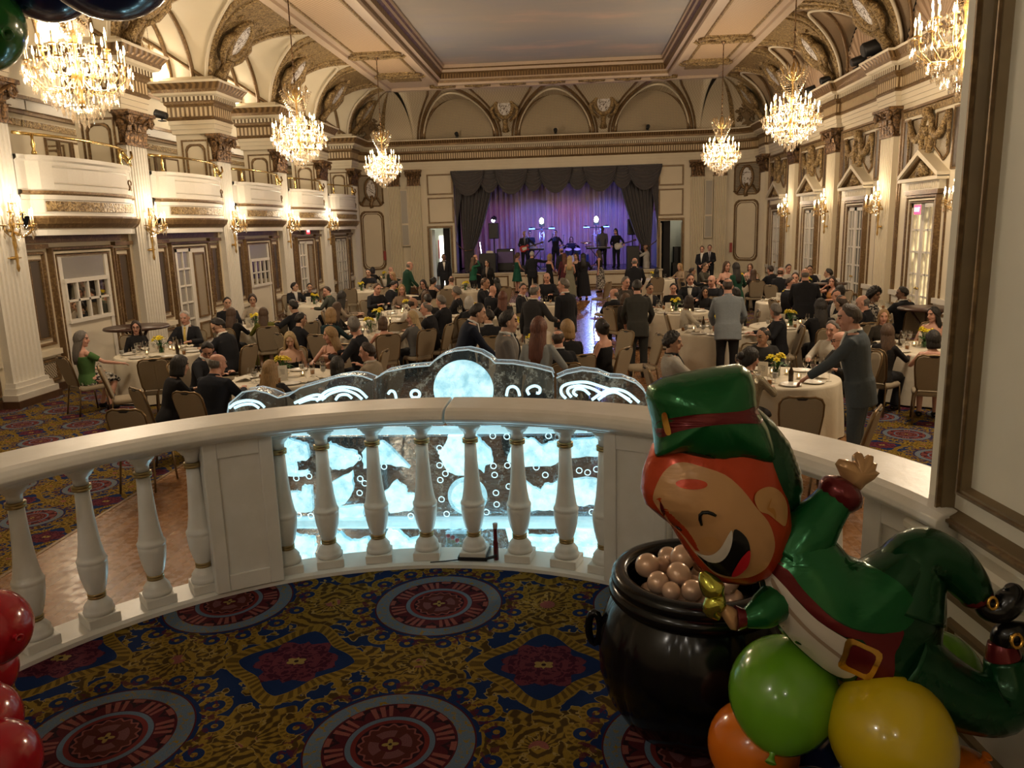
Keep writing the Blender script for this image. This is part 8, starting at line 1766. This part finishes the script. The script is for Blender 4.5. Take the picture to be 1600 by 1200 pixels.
    balloon((-1.762,2.035,1.609),.118,'red','red balloon topmost at the left edge',(pi*.5,0,1.2),1.0,g); balloon((-1.675,1.840,1.43),.112,'red','red balloon in the middle at the left edge',(pi*.5,0,.8),1.0,g); balloon((-1.552,1.730,1.385),.116,'red','red balloon lowest at the left edge',(pi*.5,0,.2),1.0,g); balloon((-1.86,2.08,1.44),.11,'red','red balloon half hidden behind the others at the left edge',(pi*.5,0,1.),1.0,g); balloon((-1.80,1.9,1.215),.115,'red','red balloon on the carpet at the left edge',(0,0,1.),1.0,g)
    g='balloons at the top left corner'
    balloon((-1.333,1.783,3.233),.106,'green','green balloon at the top left edge',(pi*.6,.3,1.2),1.12,g); balloon((-1.222,1.894,3.385),.128,'blue','navy blue balloon at the top left, the left of two',(pi*.5,0,.8),1.08,g); balloon((-.985,1.741,3.345),.132,'blue','navy blue balloon at the top left, above the chandelier',(pi*.5,0,-.6),1.12,g)
    # ---- foil leprechaun: pattern drawn in units of 1.557 mm about its middle
    k=.001557
    root=empty('foil_leprechaun',(.437,1.813,1.930),0,'big foil balloon leprechaun with green hat lying over the balloons, laughing','foil balloon')
    root.rotation_mode='QUATERNION'; root.rotation_quaternion=Matrix(((.99689,-.07766,.01352),(.07342,.97718,.19930),(-.02869,-.19769,.97984))).to_quaternion()
    U=lambda x,y:((x-1180)*k,(880-y)*k)
    def foil(nm,c,rough=.2,met=.45):
        m=Mat(nm); m.coord('obj'); n=m.noise(9,3,m.vec,dist=.8); m.col(c).p(Roughness=rough,Metallic=met).bump(n,.35,.012); return m.m
    gr=foil('green_foil',(.008,.115,.028)); dg=foil('dark_green_foil',(.005,.050,.016)); rd=foil('maroon_foil',(.14,.012,.014)); og=foil('orange_red_foil',(.48,.045,.006),.25,.3); sk=foil('skin_foil',(.50,.27,.11),.3,.15); eb=foil('ear_foil',(.50,.26,.09),.3,.15); wh=foil('white_foil',(.62,.56,.47),.3,.1); bk=foil('black_foil',(.006,.006,.006),.2,.2); rr_=foil('tongue_foil',(.50,.012,.02),.3,.1); gd=foil('gold_foil',(.75,.42,.08),.18,.9); tan=foil('tan_line',(.35,.25,.17),.4,.1); hd=foil('hand_foil',(.50,.29,.13),.25,.35); yg=foil('yellow_green_foil',(.50,.48,.08),.15,.9); dn_=foil('shade_green_foil',(.004,.035,.012),.3,.2); eo=foil('ear_line',(.42,.18,.03),.4,.1)
    class Pillow:
        def __init__(s,cen,out,T,y0=0,pw=2.2):
            s.c=Vector(U(*cen)); s.o=[Vector(U(*p)) for p in out]; s.T=T*k; s.y0=y0; s.pw=pw
        def R(s,a):
            d=Vector((cos(a),sin(a))); best=0
            for p,q in zip(s.o,s.o[1:]+s.o[:1]):
                u=p-s.c; w=q-p; den=d.x*w.y-d.y*w.x
                if abs(den)<1e-12: continue
                t=(u.x*w.y-u.y*w.x)/den; v=(u.x*d.y-u.y*d.x)/den
                if t>0 and -1e-6<=v<=1+1e-6: best=max(best,t)
            return best or .01
        def depth(s,x,z):
            v=Vector((x,z))-s.c; rho=min(1,v.length/s.R(atan2(v.y,v.x))) if v.length>1e-6 else 0
            return s.T*sqrt(max(0,1-rho**s.pw))
        def mesh(s,mb,mi=0,n=96,m=16,pucker=.0):
            for sg in (-1,1):
                V=[(s.c.x,s.y0+sg*s.T,s.c.y)]
                for j in range(1,m+1):
                    rho=sin(pi/2*j/m)
                    for i in range(n):
                        a=2*pi*i/n; r=s.R(a)*rho; h=s.T*sqrt(max(0,1-rho**s.pw))*(1-pucker*(rho**4)*(.5+.5*sin(i*2*pi/n*26))); V.append((s.c.x+r*cos(a),s.y0+sg*h,s.c.y+r*sin(a)))
                F=[(0,1+i,1+(i+1)%n) for i in range(n)]+[(1+j*n+i,1+(j+1)*n+i,1+(j+1)*n+(i+1)%n,1+j*n+(i+1)%n) for j in range(m-1) for i in range(n)]
                mb.add(V,F if sg>0 else [f[::-1] for f in F],mi,True)
            return mb
        def patch(s,nm,poly,mat,off=.0025,sub=3,parent=None):
            P=[Vector(U(*p)) for p in poly]; P2=[]
            for i in range(len(P)):        # smooth the outline a little
                a,b,c,d=P[i-1],P[i],P[(i+1)%len(P)],P[(i+2)%len(P)]
                for t in (0,.33,.67): P2.append(.5*((2*b)+(c-a)*t+(2*a-5*b+4*c-d)*t*t+(3*b-a-3*c+d)*t**3))
            tri=tessellate_polygon([[Vector((p.x,p.y,0)) for p in P2]])
            b=bmesh.new(); vs=[b.verts.new((p.x,0,p.y)) for p in P2]
            for t in tri:
                try: b.faces.new([vs[i] for i in t])
                except ValueError: pass
            for _ in range(sub):
                es=[e for e in b.edges if e.calc_length()>.011]
                if es: bmesh.ops.subdivide_edges(b,edges=es,cuts=1); bmesh.ops.triangulate(b,faces=b.faces[:])
            for v in b.verts: v.co.y=s.y0-s.depth(v.co.x,v.co.z)-off
            bmesh.ops.recalc_face_normals(b,faces=b.faces[:])
            me=bpy.data.meshes.new(nm); b.to_mesh(me); b.free(); me.materials.append(mat); me.polygons.foreach_set('use_smooth',[True]*len(me.polygons)); return link(nm,me,parent or root)
    # hood behind, head, hat
    hood=Pillow((1200,735),[(1160,640),(1178,628),(1210,655),(1237,690),(1255,735),(1260,765),(1252,800),(1232,816),(1190,805),(1155,740)],62,.035,2.0); hood.mesh(MB(),pucker=.10); mb=MB(); hood.mesh(mb,pucker=.12); mb.build('hood',dg,root)
    head=Pillow((1120,795),[(1020,690),(1004,735),(1001,765),(1009,788),(1030,806),(1047,819),(1064,848),(1085,880),(1104,900),(1130,910),(1165,913),(1198,902),(1222,872),(1236,825),(1228,775),(1212,725),(1195,680),(1180,655),(1120,640),(1060,660)],74,0,2.3); mb=MB(); head.mesh(mb); hh=mb.build('head',og,root)
    hat=Pillow((1095,645),[(1018,712),(1020,690),(1016,655),(1006,620),(1010,603),(1030,590),(1062,582),(1110,573),(1148,568),(1164,578),(1171,598),(1175,640),(1192,668),(1202,700),(1203,722),(1185,726),(1150,722),(1120,728),(1085,722),(1050,708)],78,-.022,2.4); mb=MB(); hat.mesh(mb,pucker=.03); ht=mb.build('hat',gr,root)
    cv=lambda L:[(980+x/3.53,560+y/3.53) for x,y in L]
    hat.patch('hat_band',cv([(135,352),(180,322),(300,297),(430,288),(550,278),(660,258),(692,325),(650,345),(560,343),(430,348),(300,365),(210,392),(148,425)]),rd,parent=ht)
    hat.patch('hat_buckle',cv([(150,300),(168,292),(182,345),(192,400),(172,406),(158,350)]),gd,.005,parent=ht)
    hat.patch('hat_shadow_band',cv([(165,570),(190,530),(250,505),(340,505),(420,530),(490,570),(600,585),(520,600),(430,590),(330,550),(240,548)]),dn_,parent=ht)  # under-shadow of the visor painted on as a darker green patch
    fc=head.patch('face',cv([(150,640),(200,575),(260,552),(340,568),(470,612),(560,690),(635,785),(700,860),(738,950),(742,1020),(715,1100),(660,1150),(590,1172),(500,1175),(440,1150),(390,1100),(330,1030),(270,945),(210,885),(140,800),(118,740)]),sk)
    head.patch('ear',cv([(622,740),(640,700),(690,680),(740,685),(790,715),(825,765),(832,820),(808,890),(760,865),(700,820),(650,800)]),eb,.004)
    head.patch('ear_line',cv([(690,790),(715,745),(722,742),(705,785),(730,790),(745,820),(740,850),(728,822),(708,806)]),eo,.006)
    head.patch('eyebrow',[(980+(300+78*cos(2*pi*i/16))/3.53,560+(663+27*sin(2*pi*i/16))/3.53) for i in range(16)],og,.0045)
    head.patch('far_eyebrow',cv([(150,765),(165,790),(182,850),(165,830),(152,800)]),rd,.0045)
    def stroke(nm,pts,r,mat):
        q=[]
        for x,y in cv(pts): u=U(x,y); q.append((u[0],head.y0-head.depth(*u)-.003,u[1]))
        mb=MB(); mb.tube(q,[r*.7]+[r]*(len(q)-2)+[r*.7],8); mb.build(nm,mat,root)
    stroke('eye',[(353,878),(342,845),(340,822),(352,808),(378,806),(402,814),(420,824)],.0044,bk); stroke('far_eye',[(246,908),(258,914),(272,926)],.003,bk)
    head.patch('nose',[(980+(395+52*cos(2*pi*i/16))/3.53,560+(980+42*sin(2*pi*i/16))/3.53) for i in range(16)],eb,.0042)
    head.patch('teeth',cv([(499,897),(503,960),(485,1030),(450,1075),(405,1082),(360,1055),(338,1034),(380,1046),(420,1030),(450,990),(475,935)]),wh,.0062)
    head.patch('mouth',cv([(512,894),(550,908),(585,950),(602,1010),(600,1070),(570,1130),(530,1162),(470,1152),(420,1125),(375,1080),(352,1050),(400,1082),(450,1076),(485,1032),(503,960)]),bk,.0052)
    head.patch('tongue',cv([(597,1005),(603,1050),(594,1100),(562,1148),(528,1162),(526,1125),(550,1060),(572,1025)]),rr_,.0075)
    # body, limbs
    torso=Pillow((1305,965),[(1186,905),(1188,862),(1200,828),(1225,812),(1258,815),(1298,838),(1322,866),(1350,876),(1378,862),(1410,842),(1445,838),(1468,880),(1470,960),(1468,1030),(1460,1075),(1420,1104),(1380,1096),(1330,1073),(1275,1040),(1218,985),(1194,940)],72,.0,2.2); mb=MB(); torso.mesh(mb,pucker=.05); body=mb.build('torso',dg,root)
    torso.patch('jacket',[(1190,862),(1202,830),(1226,814),(1258,818),(1296,840),(1320,868),(1350,878),(1380,900),(1402,935),(1382,962),(1345,966),(1300,958),(1262,935),(1232,905),(1215,880)],gr,parent=body)
    torso.patch('jacket_trim',[(1188,880),(1206,868),(1222,890),(1262,937),(1300,960),(1345,968),(1378,964),(1372,985),(1364,1000),(1364,1035),(1340,1072),(1315,1060),(1322,984),(1290,972),(1250,948),(1222,918),(1205,905)],rd,.0018,parent=body)
    torso.patch('white_belly',[(1188,885),(1206,900),(1224,922),(1252,950),(1292,975),(1320,986),(1317,1005),(1312,1036),(1296,1046),(1262,1024),(1222,985),(1197,942)],wh,.0030,parent=body)
    torso.patch('belly_line',[(1196,895),(1202,908),(1216,935),(1245,968),(1285,1000),(1302,1012),(1300,1016),(1280,1003),(1240,970),(1210,936),(1195,905)],tan,.0045,parent=body)
    bkl=torso.patch('belt_buckle',[(1292,973),(1318,982),(1343,996),(1338,1018),(1330,1040),(1308,1032),(1286,1021),(1287,998)],gd,.0065,parent=root)
    torso.patch('buckle_centre',[(1299,983),(1318,990),(1333,999),(1330,1014),(1324,1029),(1308,1023),(1294,1015),(1295,1000)],rd,.0085,parent=bkl)
    def limb(nm,pts,mat,n=14,parent=None):
        q=[];r=[]
        P=[(Vector((*U(x,y),0)),rad*k,dy) for x,y,rad,dy in pts]
        for i in range(len(P)-1):
            p0,p1,p2,p3=P[max(0,i-1)],P[i],P[i+1],P[min(len(P)-1,i+2)]
            for t in [s/5 for s in range(5)]:
                f=lambda a,b,c,d:.5*((2*b)+(c-a)*t+(2*a-5*b+4*c-d)*t*t+(3*b-a-3*c+d)*t**3)
                v=f(p0[0],p1[0],p2[0],p3[0]); q.append((v.x,f(p0[2],p1[2],p2[2],p3[2]),v.y)); r.append(max(.002,f(p0[1],p1[1],p2[1],p3[1])))
        v=P[-1]; q.append((v[0].x,v[2],v[0].y)); r.append(v[1])
        mb=MB(); mb.tube(q,r,n); return mb.build(nm,mat,parent or root)
    arm=limb('raised_arm',[(1235,868,52,0),(1262,828,44,-.01),(1285,800,34,-.01),(1304,776,29,-.01)],gr); limb('cuff',[(1300,782,30,-.01),(1308,772,35,-.01),(1316,762,33,-.01),(1322,754,22,-.01)],rd,parent=arm)
    hnd=Pillow((1338,740),[(1320,762),(1310,742),(1302,724),(1308,716),(1320,717),(1331,722),(1330,710),(1336,705),(1343,707),(1347,715),(1353,709),(1361,712),(1360,722),(1367,723),(1364,734),(1371,738),(1362,748),(1348,757),(1338,768)],15,-.01,2.0); mb=MB(); hnd.mesh(mb,n=120,m=8); mb.build('hand',hd,arm)
    arm=limb('lowered_arm',[(1205,935,30,-.03),(1180,944,26,-.06),(1158,951,17,-.07),(1150,953,13,-.07)],gr); limb('cuff',[(1155,951,12,-.07),(1145,952,16,-.07),(1136,952,19,-.07)],rd,parent=arm)
    hnd=Pillow((1127,953),[(1138,940),(1130,934),(1118,929),(1111,934),(1113,946),(1120,957),(1127,968),(1136,970),(1141,960)],10,-.075,2.0); mb=MB(); hnd.mesh(mb,n=60,m=6); mb.build('hand',hd,arm)
    limb('gold_foil_piece',[(1086,882,5,-.07),(1092,893,14,-.075),(1102,908,18,-.08),(1108,918,10,-.08),(1106,925,16,-.08),(1098,938,13,-.08),(1110,950,5,-.08)],yg,9)
    leg=limb('raised_leg',[(1400,950,72,0),(1418,900,58,0),(1440,866,45,-.01),(1476,878,37,-.02),(1500,905,31,-.03),(1514,926,25,-.03)],dg); limb('cuff',[(1509,918,27,-.03),(1516,930,24,-.03),(1520,937,17,-.03)],rd,parent=leg)
    sh=limb('shoe',[(1519,934,14,-.035),(1530,945,18,-.04),(1545,944,20,-.045),(1557,930,21,-.05),(1560,915,17,-.05),(1556,906,7,-.05)],bk,parent=leg); mb=MB(); u=U(1521,929); mb.tube([(u[0]+.011*cos(2*pi*i/10),-.075,u[1]+.014*sin(2*pi*i/10)) for i in range(10)],.004,6,closed=True); mb.build('shoe_buckle',gd,sh)
    leg=limb('lower_leg',[(1395,1030,74,0),(1445,1062,60,-.01),(1500,1088,50,-.02),(1548,1092,45,-.03),(1564,1060,38,-.03),(1556,1020,28,-.03)],dg); limb('cuff',[(1557,1024,26,-.03),(1554,1008,23,-.03),(1552,996,19,-.03)],rd,parent=leg)
    sh=limb('shoe',[(1552,998,17,-.035),(1556,984,20,-.04),(1575,980,19,-.05),(1600,988,20,-.055),(1625,996,18,-.06),(1640,1000,8,-.06)],bk,parent=leg); mb=MB(); u=U(1556,985); mb.tube([(u[0]+.013*cos(2*pi*i/10),-.078,u[1]+.016*sin(2*pi*i/10)) for i in range(10)],.0045,6,closed=True); mb.build('shoe_buckle',gd,sh)
foreground()
WARM=(1,.80,.57); WARM2=(1,.85,.64)
def lights():
    for y in (1.8,10.05,18.3,26.5):
        for x in (-6.2,4.85): point('chandelier_light',(x,y,4.85),CH_E,WARM,.35)
    for c in PC[2:-1]:
        point('sconce_light',(XL+.50,c,3.4),SC_E,WARM2,.12); point('sconce_light',(XR-.50,c,3.4),SC_E*.8,WARM2,.12)
        if c<33: 
            point('gallery_lamp',(-10.9,c+2.185,5.9),GA_E,WARM2,.12)
            for dy,f in ((-.64,1),(.64,.45)): point('gallery_uplight',(-10.55,c+dy,6.86),CO_E*f,WARM2,.06)
    for p,f in (((-2.5,-.7,4.2),1),((-.4,-2.6,4.6),.5),((-2.6,-3.0,4.2),.5)): point('foyer_lamp',p,FO_E*f,(1,.91,.80),.07)
CH_E=380; SC_E=19; CO_E=30; FO_E=24; GA_E=16
lights(); stage_lights()
w=bpy.data.worlds.new('world'); bpy.context.scene.world=w; w.use_nodes=True; w.node_tree.nodes['Background'].inputs[0].default_value=(.02,.016,.012,1); w.node_tree.nodes['Background'].inputs[1].default_value=.3
# ---------------------------------------------------------------- camera and render look
def camera():
    cd=bpy.data.cameras.new('camera'); cd.sensor_width=36; cd.lens=1220/1600*36; cd.clip_start=.02; cd.clip_end=200
    o=bpy.data.objects.new('camera',cd); COL.objects.link(o); o.location=(0,0,2.75)
    yaw,pit,rol=.0793,.1990,-.02927
    fwd=Vector((-sin(yaw)*cos(pit),cos(yaw)*cos(pit),-sin(pit))); right=Vector((cos(yaw),sin(yaw),0)); up=right.cross(fwd)
    r=right*cos(rol)+up*sin(rol); u=up*cos(rol)-right*sin(rol)
    o.matrix_world=Matrix(((r.x,u.x,-fwd.x,0),(r.y,u.y,-fwd.y,0),(r.z,u.z,-fwd.z,2.75),(0,0,0,1)))
    bpy.context.scene.camera=o
camera()
sc=bpy.context.scene
sc.view_settings.view_transform='Standard'; sc.view_settings.look='None'; sc.view_settings.gamma=1; sc.view_settings.use_curve_mapping=False
sc.view_settings.exposure=0.6
cy=sc.cycles
cy.use_denoising=True
try: cy.denoiser='OPENIMAGEDENOISE'
except Exception: pass
cy.max_bounces=6; cy.diffuse_bounces=3; cy.glossy_bounces=3; cy.transmission_bounces=5; cy.transparent_max_bounces=10
cy.sample_clamp_indirect=4; cy.sample_clamp_direct=0; cy.caustics_reflective=False; cy.caustics_refractive=False; cy.blur_glossy=.6
cy.use_light_tree=True
